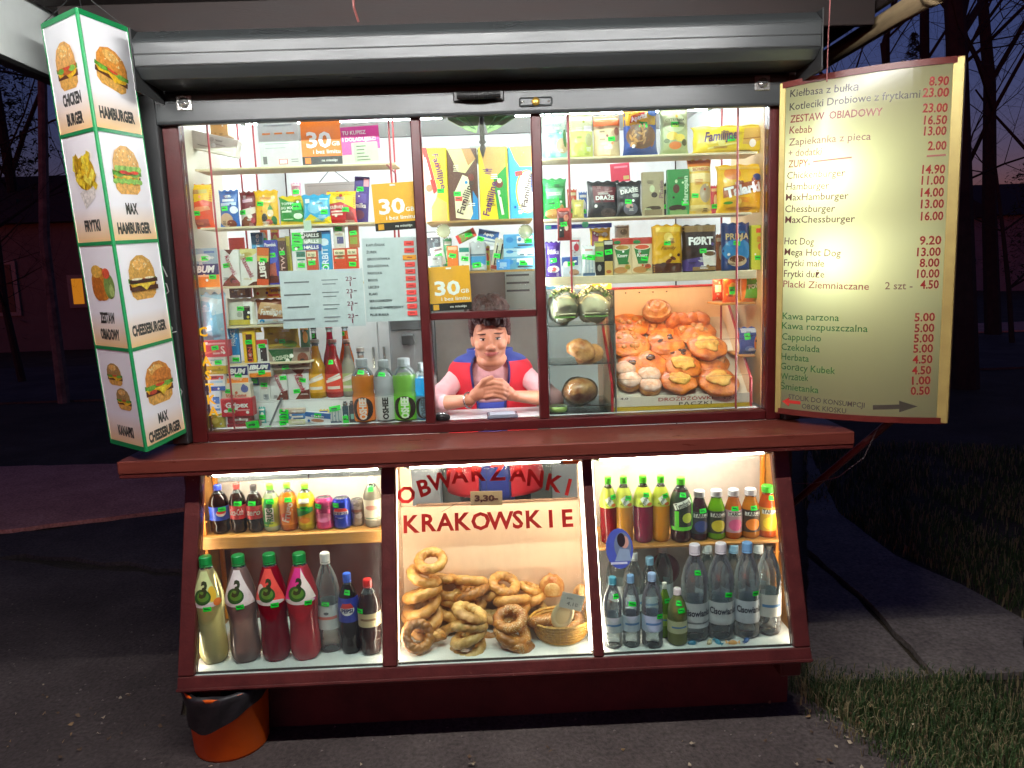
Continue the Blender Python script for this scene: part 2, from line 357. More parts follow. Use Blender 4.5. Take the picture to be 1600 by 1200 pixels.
# ---- trees: tapered trunk, limbs, twigs
def tree(label, base, H, r, seed, lean=(0, 0), depth=5, spread=.55, evergreen=False, bark='#2a2422', first=.35, group='trees in the park'):
    rnd = random.Random(seed); root = empty('tree', base); tag(root, label, 'tree', group)
    TV, TF, CV, CF = [], [], [], []
    def seg(a, b, ra, rb, n, dep):
        v, f = tube_v(a, b, ra, rb, n); V, Fc = (TV, TF) if dep < 2 else (CV, CF); k = len(V); V += v; Fc += [tuple(i+k for i in q) for q in f[:n]]
    def grow(p, d, L, ra, dep):
        n = 4 if dep < 3 else 2; q = p
        for i in range(n):
            d2 = (d+Vector((rnd.uniform(-1, 1), rnd.uniform(-1, 1), rnd.uniform(-.4, .7)))*(.1 if dep == 0 else .22)).normalized()
            b = q+d2*(L/n); r0 = ra*(1-.6*i/n); r1 = ra*(1-.6*(i+1)/n); seg(q, b, r0, r1, 9 if dep == 0 else (6 if dep == 1 else 3), dep)
            if dep < depth and (dep > 0 or (i+1)/n > first):
                for _ in range(2 if dep < 3 else 2):
                    s = d2.orthogonal().normalized(); s.rotate(Matrix.Rotation(rnd.uniform(0, 2*PI), 3, d2))
                    nd = (d2*(1-spread)+s*spread*rnd.uniform(.7, 1.3)+Vector((0, 0, .12))).normalized()
                    grow(b, nd, L*rnd.uniform(.42, .66), r1*rnd.uniform(.4, .6), dep+1)
            q, d = b, d2
    grow(Vector((0, 0, -.05)), Vector((lean[0], lean[1], 1)).normalized(), H, r, 0)
    if evergreen:
        for _ in range(5200):
            z = rnd.uniform(.1, 1)**1.0; R0 = (1-z)**.8*H*.32*(.75+.25*math.sin(z*38+seed)); a = rnd.uniform(0, 2*PI); rr = R0*math.sqrt(rnd.random()); s = rnd.uniform(.08, .22)*H/9
            c = Vector((rr*math.cos(a), rr*math.sin(a), z*H-rr*.3)); o = Vector((rnd.uniform(-1, 1), rnd.uniform(-1, 1), rnd.uniform(-.8, .2)))*s; o2 = Vector((rnd.uniform(-1, 1), rnd.uniform(-1, 1), rnd.uniform(-.5, .5)))*s*.5
            k = len(CV); CV += [c, c+o, c+o2]; CF.append((k, k+1, k+2))
    obj('trunk', TV, TF, M('bark_'+bark, bark, .9, var=.4, scale=6, bump=.6, bscale=12), root)
    obj('crown', CV, CF, M('fir_green', '#20301c', .8) if evergreen else M('twig_'+bark, bark, .9), root)
    return root
tree('thick bare tree trunk forking against the violet sky, right edge', (at(1508, 600, 6.6).x, 6.6, 0), 8.5, .17, 3, (-.02, 0), 5, .6, first=.3)
tree('bare tree with arching boughs just above the menu board', (at(1440, 600, 8.6).x, 8.6, 0), 8, .10, 11, (-.06, 0), 5, .62, first=.2)
tree('slender dark tree standing on the far pink path', (at(1553, 500, 12.6).x, 12.6, 0), 10, .16, 21, (0, 0), 5, .5, first=.3)
tree('bare tree far behind the lawn, nearest the right picture edge', (19.5, 17.0, 0), 12, .22, 25, (0, 0), 5, .55)
tree('thin pale birch trunk behind the triangular sign', (at(82, 480, 8.4).x, 8.4, 0), 9.5, .085, 5, (-.05, 0), 4, .45, bark='#6a5c58', first=.55)
tree('bare tree at the far left edge, twigs over the blue sky', (-12.5, 13.0, 0), 11, .2, 8, (.02, 0), 5, .55, first=.3)
tree('tall dark fir beside the white house', (at(40, 430, 20).x, 20, 0), 9.6, .2, 9, evergreen=True, depth=1)
tree('broad dark fir left of the tall one', (-15.5, 17.5, 0), 7.4, .22, 14, evergreen=True, depth=1)
tree('dark fir far off behind the menu board', (13.5, 22.0, 0), 8.5, .24, 17, evergreen=True, depth=1)
tree('dark fir at the far right, behind the bare trees', (21.0, 26.0, 0), 9.0, .24, 19, evergreen=True, depth=1)
tree('small dark fir low behind the lawn', (9.6, 19.0, 0), 5.2, .18, 27, evergreen=True, depth=1)

tree('bare bushy tree before the pale house', (at(20, 480, 11).x, 11, 0), 5.5, .07, 31, (.05, 0), 5, .65, first=.1)
tree('low bare bush at the left picture edge', (at(-40, 500, 9).x, 9, 0), 3.6, .05, 33, (.1, 0), 5, .7, first=.05)
tree('low bare bush beyond the lawn', (at(1585, 480, 11).x, 11, 0), 4.2, .05, 35, (-.1, 0), 5, .7, first=.05)
# ---- houses
def house(label, x0, x1, y, dep, h, wallcol, roofcol, wins, ridge=1.6):
    root = empty('house', ((x0+x1)/2, y, 0)); tag(root, label, 'house', 'houses across the park'); wd = (x1-x0)/2
    box('wall', -wd, wd, 0, dep, -.1, h, M('plaster_'+wallcol, wallcol, .9, var=.12, scale=1.5), root, .02)
    ov = .35
    bm = bmesh.new(); P = [(-wd-ov, -ov, h+.0), (wd+ov, -ov, h), (wd+ov, dep+ov, h), (-wd-ov, dep+ov, h), (-wd-ov, dep/2, h+ridge), (wd+ov, dep/2, h+ridge)]
    v = [bm.verts.new(q) for q in P]
    for q in ((0, 1, 5, 4), (2, 3, 4, 5), (1, 2, 5), (3, 0, 4), (3, 2, 1, 0)): bm.faces.new([v[i] for i in q])
    rf = bmobj('roof', bm, M('roof_'+roofcol, roofcol, .85, var=.2, scale=2), root)
    box('chimney', wd*.3, wd*.3+.5, dep*.4, dep*.4+.5, h+ridge*.4, h+ridge+.7, M('chimney', '#5a4640', .9), rf, .01)
    for (wx, wz, ww, wh, lit) in wins:
        f = box('window', wx-ww/2-.07, wx+ww/2+.07, -.06, -.005, wz-.07, wz+wh+.07, M('win_frame', '#8b8580', .6), root, .005)
        for s in (-1, 1):
            box('pane', wx+s*ww/4-ww/4+.05, wx+s*ww/4+ww/4-.05, -.075, -.062, wz+.03, wz+wh-.03, emit('lit_window', '#f09428', .55) if lit else M('dark_pane', '#101014', .5), f, .002)
    return root
house('pale plaster house with a glowing amber window', at(120, 430, 17.8).x-4.3, at(120, 430, 17.8).x+1.2, 17.8, 6, 3.3, '#6a5f5c', '#33241f', [(1.75, 1.15, .75, .72, True), (-.6, 1.0, 1.1, 1.3, False), (-1.9, .2, 1.0, 2.1, False)])
house('long pale house low beyond the lawn and pink path', 22, 34, 30, 7, 3.2, '#8a7a80', '#2a2024', [(-4, 1, 1.1, 1.2, False), (-1.5, 1, 1.1, 1.2, False), (1.5, 1, 1.1, 1.2, False), (4, 1, 1.1, 1.2, False)])
house('dim house at the far left behind the firs', -30, -20.5, 24, 7, 3.6, '#4e4648', '#241a1a', [(-2.5, 1, 1.1, 1.2, False), (0, 1, 1.1, 1.2, False), (2.8, 1, 1.1, 1.2, False)])
# small pale sign post beyond the board
sg = empty('park_notice', (9.3, 9.5, 0)); tag(sg, 'small pale notice plate on a post beyond the lawn', 'notice')
tube('post', (0, 0, 0), (0, 0, 1.75), .03, M('post_grey', '#3c3a3c', .6), sg); box('plate', -.14, .14, -.05, -.032, 1.5, 1.68, M('plate_grey', '#8d8890', .6), sg)
# ================================================================ the kiosk
m_wine = M('wine_paint', '#480f10', .38, var=.16, scale=9, bump=.08, bscale=120)
m_wine2 = M('wine_paint_worn', '#54201c', .42, var=.22, scale=14, bump=.15, bscale=90)
wear(m_wine, '#7d5a50', 34, .69); wear(m_wine2, '#8a6a5e', 28, .655)
m_ctr = M('counter_laminate', '#6c342a', .3, var=.1, scale=7, stretch=(1, 6, 6), bump=.03, bscale=200)
wear(m_ctr, '#8a5a4c', 18, .72)
m_char = M('charcoal_metal', '#383b3c', .3, metal=.05, spec=.32, var=.08, scale=3, stretch=(.4, 3, 3), bump=.03, bscale=40)
m_guide = M('guide_metal', '#2e2f30', .5, metal=.2, var=.1, scale=5)
m_white = M('inner_white', '#e8e8e6', .55, var=.03, scale=4)
m_cream = M('cream_board', '#d8c9a4', .55, var=.08, scale=10, stretch=(1, 8, 8))
m_tan = M('tan_wood', '#b07c3a', .5, var=.14, scale=8, stretch=(1, 10, 10), bump=.05)
m_peach = M('peach_board', '#f0cfae', .5, var=.03, scale=4)
m_brown = M('dark_board', '#5e2a26', .6, var=.1)
m_eave = M('eave_boards', '#1f1311', .7, var=.25, scale=5, stretch=(1, 12, 6), bump=.1)
m_glass = film('pane_glass', '#f4faf7', .985, .01, ior=1.22)
t_ = m_glass.node_tree; tc_ = t_.nodes.new('ShaderNodeTexCoord'); mpg = t_.nodes.new('ShaderNodeMapping'); mpg.inputs['Scale'].default_value = (3, 3, 1.2); ng = t_.nodes.new('ShaderNodeTexNoise'); ng.inputs['Scale'].default_value = 2.2; ng.inputs['Detail'].default_value = 9; ng.inputs['Roughness'].default_value = .72
rg = t_.nodes.new('ShaderNodeMapRange'); rg.inputs[1].default_value = .45; rg.inputs[2].default_value = .78; rg.inputs[3].default_value = .992; rg.inputs[4].default_value = .93          # dust and wiped streaks
t_.links.new(tc_.outputs['Object'], mpg.inputs[0]); t_.links.new(mpg.outputs[0], ng.inputs[0]); t_.links.new(ng.outputs[0], rg.inputs[0])
for nd in t_.nodes:
    if nd.type == 'MIX_SHADER' and abs(nd.inputs[0].default_value-.985) < 1e-4: t_.links.new(rg.outputs[0], nd.inputs[0])
m_steel = M('steel', '#b8b8b4', .25, metal=.9, var=.08)
m_black = M('black_plastic', '#161616', .4)
m_brass = M('brass', '#c9a24a', .3, metal=.8)

K = empty('kiosk'); tag(K, 'wine red wooden snack kiosk with lit shop windows and roller shutter', 'kiosk')
HX = 1.078                     # half width of the window opening
ZS, ZT = 1.10, 2.247           # sill and head of the opening
# walls, floor, ceiling and roof
for s in (-1, 1):
    box('side_wall', s*1.15, s*1.19, .01, 1.7, .22, 2.5, m_wine, K, .003)
    box('wall_lining', s*1.135, s*1.148, .03, 1.68, .25, 2.45, m_white, K, .002)
box('back_wall', -1.19, 1.19, 1.702, 1.74, .22, 2.5, m_wine, K, .003)
box('back_lining', -1.13, 1.13, 1.685, 1.70, .2, 2.45, m_white, K, .002)
box('floor', -1.148, 1.148, .12, 1.68, .12, .16, M('inner_floor', '#5f564c', .6, var=.15), K, .002)
box('plinth', -1.12, 1.12, -.10, 1.6, -.02, .118, M('plinth_dark', '#3a1a18', .8, var=.2), K, .004)
box('ceiling', -1.148, 1.148, .03, 1.68, 2.452, 2.48, m_white, K, .002)
box('front_skirt', -1.1, 1.1, -.215, -.20, .0, .262, M('skirt_wine', '#5a2a26', .7, var=.25, scale=6, bump=.2), K, .003)
box('skirt_batten', -1.1, 1.1, -.222, -.2155, .15, .19, M('skirt_wine', '#5a2a26', .7), K, .003)
# window frame
for s, nm in ((-1, 'jamb'), (1, 'jamb')):
    box('jamb', s*HX, s*1.137, -.002, .055, ZS-.04, 2.33, m_wine, K, .004)
    box('shutter_guide', s*1.139, s*1.2, -.035, .04, 1.064, 2.335, m_guide, K, .004)
MX = (-.2235, .2165)
for x in MX: box('mullion', x-.0185, x+.0185, -.004, .05, ZS-.001, 2.33, m_wine, K, .004)
zc = at(760, 492, 0).z
box('transom', MX[0]+.019, MX[1]-.019, .0, .045, zc-.013, zc+.013, m_wine, K, .003)
box('sill_rail', -HX+.001, HX-.001, -.006, .06, 1.062, ZS, m_wine, K, .004)
box('head_rail', -1.13, 1.13, .002, .05, 2.335, 2.4, m_wine, K, .003)
box('front_panel', -1.19, 1.19, .012, .048, 2.402, 2.5, m_wine, K, .002)
# panes: the serving hatch between the mullions is open below the transom
for x0, x1, z0 in ((-HX, MX[0]-.019, ZS), (MX[0]+.019, MX[1]-.019, zc+.014), (MX[1]+.019, HX, ZS)):
    box('pane', x0+.001, x1-.001, .018, .022, z0+.001, 2.33, m_glass, K, 0)
# roller shutter: box, raised bottom bar with handle, lock and two latches
sb = extr('shutter_box', [(-.262, 2.455), (-.265, 2.445), (-.260, 2.372), (-.255, 2.366), (-.213, 2.340), (-.045, 2.340), (-.045, 2.49), (-.22, 2.49)], -1.10, 1.155, m_char, K, .003)
for x in (-1.1055, 1.1555): box('box_end_cap', x, x+.005, -.264, -.04, 2.296, 2.492, m_guide, sb, .002)
for zb in (2.372, 2.408): tube('bead', (-1.099, -.2605-(zb-2.372)*.06, zb), (1.154, -.2605-(zb-2.372)*.06, zb), .0022, m_guide, sb, 6)
tube('bead', (-1.099, -.262, 2.447), (1.154, -.262, 2.447), .004, m_char, sb, 6)
for x, z, a in () and ((1.03, 2.325, .3), (1.05, 2.327, 1.2), (1.04, 2.33, -.5)): box('scratch', -.012, .012, -.0006, 0, -.001, .001, M('scratch', '#9a9a96', .5), sb, 0, (x, -.2435, z), (.75, a, 0))
bar = extr('shutter_bar', [(-.034, 2.230), (-.038, 2.238), (-.038, 2.326), (-.03, 2.336), (-.003, 2.336), (-.003, 2.230)], -1.138, 1.138, m_char, K, .002)
box('bar_groove', -1.136, 1.136, -.0395, -.0385, 2.3, 2.303, m_black, bar, 0)
box('curtain_slat', -1.13, 1.13, -.03, -.012, 2.338, 2.37, m_guide, K, .004)
def onbar(px, py): q = at(px, py, -.04); return q.x, q.z
for px, py in ((288, 161), (1191, 130)):
    x, z = onbar(px, py); l = box('latch', x-.028, x+.028, -.044, -.0385, z-.026, z+.026, m_steel, bar, .003)
    v, f = lathe([(.004, 0), (.016, 0), (.018, .004), (.016, .008), (.006, .009)], 16); obj('latch_knob', v, f, m_steel, l, smooth=True, loc=(x, -.045, z), rot=(PI/2, 0, 0))
    box('latch_arm', x-.02, x+.016, -.054, -.05, z-.003, z+.004, m_black, l, .001, rot=None)
x, z = onbar(748, 151)
h = empty('shutter_handle', (x, -.04, z)); h.parent = bar
for s in (-1, 1): box('handle_foot', s*.075-.016, s*.075+.016, -.014, .0, -.018, .018, m_black, h, .004)
pts = [(-.075+.15*i/10, -.03-.012*math.sin(PI*i/10), -.004*math.sin(PI*i/10)) for i in range(11)]
path_tube('grip', pts, .0135, m_black, h, 10)
x, z = onbar(837, 159)
lk = box('lock_plate', x-.06, x+.06, -.043, -.0385, z-.016, z+.016, m_char, bar, .006)
v, f = lathe([(.0005, .006), (.013, .006), (.0145, .003), (.0145, 0)], 18); obj('lock_cylinder', v, f, m_brass, lk, smooth=True, loc=(x, -.0432, z), rot=(PI/2, 0, 0))
box('keyhole', x-.0015, x+.0015, -.0505, -.0493, z-.006, z+.005, m_black, lk, 0)
for s in (-1, 1): v, f = lathe([(.0005, .003), (.004, .003), (.005, 0)], 10); obj('screw', v, f, m_steel, lk, smooth=True, loc=(x+s*.048, -.0435, z), rot=(PI/2, 0, 0))
# graffiti strokes on the left guide
gl = [[(268, 425), (274, 415), (279, 432)], [(270, 440), (266, 452), (272, 462), (279, 455), (277, 443), (270, 440)], [(268, 470), (276, 480), (272, 492), (266, 487)], [(273, 505), (279, 512), (276, 520), (284, 518)], [(277, 600), (283, 612), (280, 622)]]
for g in gl: path_tube('graffiti_stroke', [(-1.17+(x-274)*.0028, -.0355, at(274, y, -.035).z) for x, y in g], .0022, M('chalk', '#b9b9b4', .8), K, 5)

# counter shelf
ct = box('counter', -1.302, 1.305, -.266, .0, 1.013, 1.060, m_ctr, K, .004)
box('counter_lip', -1.30, 1.303, -.262, -.25, .998, 1.0125, m_wine2, ct, .002)

# ---- lower display case, its glass leaning out towards the foot
CA = math.atan2(.27, .75); CL = (0, -.40, .262); CR = (-CA, 0, 0); SL = math.hypot(.27, .75)
tdir = Vector((0, math.sin(CA), math.cos(CA))); ndir = Vector((0, -math.cos(CA), math.sin(CA)))
def oncase(px, py, out=0.):
    d = ray(px, py); p0 = Vector(CL)+ndir*out; t = (p0-CAM).dot(ndir)/d.dot(ndir); q = CAM+d*t-p0
    return q.x, q.dot(tdir)
case = empty('display_case', CL, CR); case.parent = K; case['label'] = 'lower shop window with three slanting panes'
CX = [-1.118, -1.062, -.404, -.352, .34, .377, 1.056, 1.113]
box('case_rail', CX[0], CX[7], -.004, .05, 0, .052, m_wine2, case, .004)
box('case_rail', CX[0], CX[7], .0, .05, SL-.02, SL, m_wine2, case, .003)
for a, b in ((0, 1), (2, 3), (4, 5), (6, 7)): box('case_stile', CX[a], CX[b], -.002, .048, .053, SL-.021, m_wine2, case, .004)
for a, b in ((1, 2), (3, 4), (5, 6)):
    box('case_pane', CX[a]+.001, CX[b]-.001, .02, .024, .053, SL-.021, m_glass, case, 0)
    box('glass_bead', CX[a]+.001, CX[b]-.001, .026, .04, .053, .062, M('dirty_bead', '#3a3430', .8, var=.3), case, .001)
box('rail_bead', CX[0], CX[7], -.012, -.0045, .004, .014, m_wine2, case, .002)
for x in (-1.02, 1.052): box('case_foot', x-.038, x+.038, -.36, -.225, .19, .258, m_wine2, K, .004)
# case carcass
ZF = .305                                        # floor of the case
def trap(name, x, th, mat, y1=.08):
    return extr(name, [(-.357, .275), (-.105, .985), (y1, .985), (y1, .275)], x-th/2, x+th/2, mat, K)
for s in (-1, 1):
    trap('case_side', s*1.108, .018, m_wine)
    trap('case_side_lining', s*1.0955, .006, m_tan)
for x in (-.378, .3585): trap('case_divider', x, .03, m_peach if x else m_peach)
box('case_floor', -1.115, 1.115, -.385, .08, .264, ZF, M('case_white', '#e6ebe8', .4, var=.05), K, .002)
box('case_ceiling', -1.115, 1.115, -.10, .08, .987, 1.0, m_white, K, .001)
box('case_back', -1.092, -.395, .082, .095, .27, .70, m_brown, K, .001)
box('case_back', -1.092, -.395, .082, .095, .702, .88, M('case_grey', '#cfc4ba', .6, var=.15, scale=5), K, .001)
box('case_back', .375, 1.092, .082, .095, .27, .60, M('case_back_pale', '#c2bcb8', .6, var=.2, scale=5), K, .001)  # lower panel made pale in colour to brighten the bottles before it
box('case_back', .375, 1.092, .082, .095, .602, .985, M('case_grey2', '#cfc4bc', .6, var=.15, scale=5), K, .001)
# peach back board of the middle window, leaning back; a gap over it looks into the kiosk
extr('case_back', [(-.02, ZF), (-.012, ZF), (.03, .765), (.022, .765)], -.362, .343, m_peach, K)
box('case_top_board', -.36, -.315, .03, .038, .766, .985, m_peach, K, .001)
box('back_board_edge', -.30, .34, .018, .034, .7655, .772, M('edge_brown', '#8a6a52', .6), K, .001)
ls = empty('case_shelf', (0, 0, .728)); ls.parent = K
box('shelf_board', -1.09, -.398, -.135, .08, -.016, 0, m_tan, ls, .002)
box('shelf_lip', -1.09, -.398, -.141, -.136, -.046, -.0, m_tan, ls, .002)
rs = empty('case_shelf', (0, 0, .630)); rs.parent = K
box('shelf_board', .377, 1.09, -.165, .08, -.010, 0, m_tan, rs, .002)
# shelf strips with notches on the case sides
for x, y in ((-1.082, -.10), (1.082, -.12), (1.082, .04), (-1.082, .04)):
    st = box('shelf_strip', x-.006, x+.006, y-.012, y+.012, .33, .96, M('strip_orange', '#e08a2a', .5), K, .001)
    for i in range(9): tube('strip_pin', (x-.012, y-.008, .36+i*.07), (x+.012, y-.008, .36+i*.07), .003, M('strip_orange', '#e08a2a', .5), st, 5)

# ---- roof overhang
box('soffit', -1.52, 1.46, -1.65, 1.9, 2.66, 2.68, m_eave, K, .002)
for i in range(15): box('soffit_board', -1.5, 1.45, -1.62+i*.115, -1.515+i*.115, 2.642, 2.659, m_eave, K, .004)
box('front_fascia', -1.53, 1.49, -1.69, -1.652, 2.60, 2.78, m_eave, K, .004)
box('side_fascia', -1.56, -1.525, -1.65, 1.9, 2.424, 2.80, M('fascia_white', '#c9cfcc', .5, var=.1, scale=3), K, .003)
box('fascia_edge', -1.566, -1.519, -1.65, 1.9, 2.405, 2.4235, m_black, K, .003)
box('roof_sheet', -1.57, 1.5, -1.7, 1.95, 2.80, 2.83, m_guide, K, .003)
box('side_fascia', 1.462, 1.488, -1.65, 1.9, 2.56, 2.79, m_eave, K, .003)
box('upper_front_board', -1.45, 1.45, -.02, .01, 2.502, 2.655, m_eave, K, .003)
tube('verge_pole', (1.50, -1.68, 2.505), (1.50, 1.7, 2.525), .036, M('pale_wood', '#8d7a5c', .6, var=.25, scale=6, stretch=(4, .5, 4)), K, 14)
tube('pole_collar', (1.50, -.33, 2.512), (1.50, -.29, 2.512), .041, M('pale_wood', '#8d7a5c', .6), K, 14)
path_tube('hanging_cable', [(at(1298, -60, -.2)), at(1297, 0, -.2), at(1294, 60, -.2), at(1292, 128, -.2)], .0022, M('cable_red', '#9a5a58', .6), K, 5)
path_tube('hanging_cable', [at(550, -20, -.3), at(553, 12, -.3), at(560, 34, -.27)], .004, M('cable_red2', '#7a4440', .6), K, 5)
path_tube('hanging_cable', [at(1240, 755, .0), at(1268, 756, -.05), at(1310, 745, -.12), at(1350, 715, -.16), at(1372, 668, -.2)], .0018, M('cable_grey', '#6a6464', .6), K, 5)

# ---- lamps
def tube_lamp(label, p0, p1, r, strength, col, group, cover=True):
    p0, p1 = Vector(p0), Vector(p1); root = empty('tube_lamp', (p0+p1)/2); tag(root, label, 'lamp', group); a, b = p0-root.location, p1-root.location
    d = (b-a).normalized()
    obj('tube', *tube_v(a, b, r, r, 12), emit('tube_%s_%g' % (col, strength), col, strength), root, smooth=False)
    for q, s in ((a, -1), (b, 1)): tube('lamp_cap', q, q+d*s*.022, r*1.15, m_steel, root, 10)
    if cover: box('housing', -.5*(b-a).length-.03, .5*(b-a).length+.03, -.03, .03, r*1.4, r*1.4+.03, m_white, root, .003)
    return root
for lab, x0, x1 in (('lit tube lamp at the top of the cola and lemonade window', -1.03, -.42), ('lit tube lamp at the top of the pretzel window', -.30, .31), ('lit tube lamp at the top of the juice and water window', .41, 1.03)):
    tube_lamp(lab, (x0, -.108, .962), (x1, -.108, .962), .009, 95, '#ffeedd', 'tube lamps in the lower windows')
for lab, x in (('ceiling tube lamp inside the kiosk over the sweets', -.62), ('ceiling tube lamp inside the kiosk over the coffee and crisps', .62)):
    tube_lamp(lab, (x-.45, .8, 2.39), (x+.45, .8, 2.39), .013, 120, '#f2f6ff', 'ceiling tube lamps inside the kiosk')
tube_lamp('tube lamp inside the kiosk just behind the shutter bar', (-.95, .085, 2.41), (.95, .085, 2.41), .010, 75, '#f6f6ff', None)
for lab, x in (('left eave tube lamp under the overhanging roof', -1.0), ('middle eave tube lamp under the overhanging roof', -.13), ('right eave tube lamp under the overhanging roof', .75)):
    tube_lamp(lab, (x-.41, -1.3, 2.55), (x+.41, -1.3, 2.55), .014, 300, '#f7f6f4', 'eave tube lamps')

for lab, x in (('added upright fill lamp hidden behind the left jamb', -1.116), ('added upright fill lamp hidden behind the right jamb', 1.116)):
    tube_lamp(lab, (x, .082, 1.14), (x, .082, 2.2), .008, 90, '#f8f8ff', 'added fill lamps behind the window frame', False)  # added fill lamps, kept out of view, to brighten the lower shelves
for lab, x in (('added upright fill lamp hidden behind the left mullion', MX[0]-.006), ('added upright fill lamp hidden behind the right mullion', MX[1]+.006)):
    tube_lamp(lab, (x, .062, 1.16), (x, .062, 2.2), .006, 46, '#f8f8ff', 'added fill lamps behind the window frame', False)  # added fill lamps behind the mullions, lighting the fronts of the goods
for lab, x in (('added slanting fill lamp hidden behind the outer stile of the cola window', -1.081), ('added slanting fill lamp hidden behind the inner stile of the cola window', -.3995), ('added slanting fill lamp hidden behind the left stile of the pretzel window', -.3565), ('added slanting fill lamp hidden behind the right stile of the pretzel window', .3365), ('added slanting fill lamp hidden behind the inner stile of the water window', .3805), ('added slanting fill lamp hidden behind the outer stile of the water window', 1.079)):
    a_, b_ = Vector(CL)+tdir*.07-ndir*.056, Vector(CL)+tdir*(SL-.05)-ndir*.056; tube_lamp(lab, (x, a_.y, a_.z), (x, b_.y, b_.z), .0042, 36, '#ffeedd', 'added fill lamps behind the case stiles', False)  # added fill lamps that brighten the bottles and give them upright glints
zj = at(1000, 428, .14).z
wl_ = tube_lamp('warm strip lamp under the coffee shelf, over the rolls and pastry tray', (.27, .15, zj-.021), (.97, .15, zj-.021), .006, 80, '#ffc690', None, False)
# ---- things at the back of the kiosk
lk = empty('locker', (.02, 1.15, .16)); tag(lk, 'grey metal locker at the back behind the saleswoman', 'locker')
mg = M('locker_grey', '#767a72', .45, var=.06)
box('body', -.30, .30, 0, .45, 0, 1.62, mg, lk, .004)
for x0, x1 in ((-.296, -.003), (.003, .296)):
    d = box('door', x0, x1, -.018, -.001, .05, 1.6, mg, lk, .004)
    box('handle', x1-.05 if x0 < 0 else x0+.03, x1-.03 if x0 < 0 else x0+.05, -.03, -.0185, .85, .97, m_black, d, .002)
    for zz in (1.48, 1.44, 1.40): box('vent_slot', (x0+x1)/2-.06, (x0+x1)/2+.06, -.0195, -.0182, zz, zz+.01, m_black, d, 0)
c0, c1 = at(722, 418, 1.02), at(791, 488, 1.02)
db = box('brown_cupboard', c0.x, c1.x, 1.02, 1.128, c1.z, c0.z, M('dark_card', '#4a3c34', .7, var=.2), None, .004); tag(db, 'dark brown hanging cupboard behind the head of the saleswoman', 'cupboard')
box('door', c0.x+.006, c1.x-.006, 1.008, 1.0195, c1.z+.006, c0.z-.006, M('dark_card2', '#40332c', .65, var=.15), db, .003)
tube('knob', ((c0.x+c1.x)/2+.06, 1.0075, c1.z+.05), ((c0.x+c1.x)/2+.06, .995, c1.z+.05), .007, m_steel, db, 8)
wc = empty('wall_cabinet', (-.62, 1.45, 1.15)); tag(wc, 'plain white cupboard against the back wall, left of the locker', 'cupboard')
box('body', -.26, .26, 0, .22, -.99, .72, m_white, wc, .004)
for s in (-1, 1): d = box('door', s*.13-.128, s*.13+.128, -.018, -.001, -.97, .7, M('door_white', '#dcdcda', .5), wc, .004); box('handle', s*.03-.006, s*.03+.006, -.03, -.0185, 0, .12, m_steel, d, .002)
cm = empty('coffee_machine', (-.40, 1.0, 1.13)); tag(cm, 'grey coffee machine on a stand behind the clear drinks', 'coffee machine')
box('body', -.10, .10, 0, .3, 0, .42, M('machine_grey', '#7e8082', .4), cm, .01); box('top_panel', -.09, .09, -.012, -.001, .26, .40, M('machine_dark', '#3c3e40', .35), cm, .004)
box('spout', -.03, .03, -.06, -.001, .19, .24, m_black, cm, .004); box('drip_tray', -.09, .09, -.07, -.001, 0, .03, m_black, cm, .003); box('stand', -.12, .12, 0, .3, -.97, -.001, m_white, cm, .004)
wl = empty('coat', (-.315, 1.6, 1.35)); tag(wl, 'white work coat hanging behind the saleswoman', 'coat')
V = [];Fc = []
for i in range(9):
    for j in range(7):
        u, v_ = i/8-.5, j/6; V.append((u*(.14+.1*(1-v_)), -.03*math.cos(u*9)-.03, -.45+.7*v_))
for i in range(8):
    for j in range(6): k = i*7+j; Fc.append((k, k+7, k+8, k+1))
o = obj('cloth', V, Fc, M('white_cloth', '#d2d0cc', .8), wl, smooth=True); md = o.modifiers.new('s', 'SOLIDIFY'); md.thickness = .01
tube('peg', (0, .08, .26), (0, -.04, .27), .008, m_steel, wl)
# ================================================================ goods: builders
GRP = [None]; WH_ = '#f2f2ee'
m_green = M('sticker_green', '#10e03a', .55); m_greenink = M('sticker_ink', '#0a5a22', .6); m_redst = M('sticker_red', '#f5504a', .55)
_seed = [100]
def nseed(): _seed[0] += 1; return _seed[0]
def smooth01(a): a = max(0., min(1., a)); return a*a*(3-2*a)
def spot(px, Y, z=None):
    x0, y0, x1, y1 = px; xc = (x0+x1)/2; ym = (y0+y1)/2
    w = at(x1, ym, Y).x-at(x0, ym, Y).x; b = at(xc, y1, Y); t = at(xc, y0, Y)
    return Vector((b.x, Y, b.z if z is None else z)), w, t.z-(b.z if z is None else z)
def sticker(parent, mp, x, z, w=.027, h=.017, curved=None, mat=None, rot=0):
    a = math.cos(rot)
    prints('price_sticker', parent, [('r', x, z, w, h, mat or m_green, rot), ('r', x-.003, z+.001, w*.5, h*.22, m_greenink, rot), ('r', x+.006*a, z-.001, w*.2, h*.16, m_greenink, rot)], 1, 1, mp, curved, .0022, .0003)
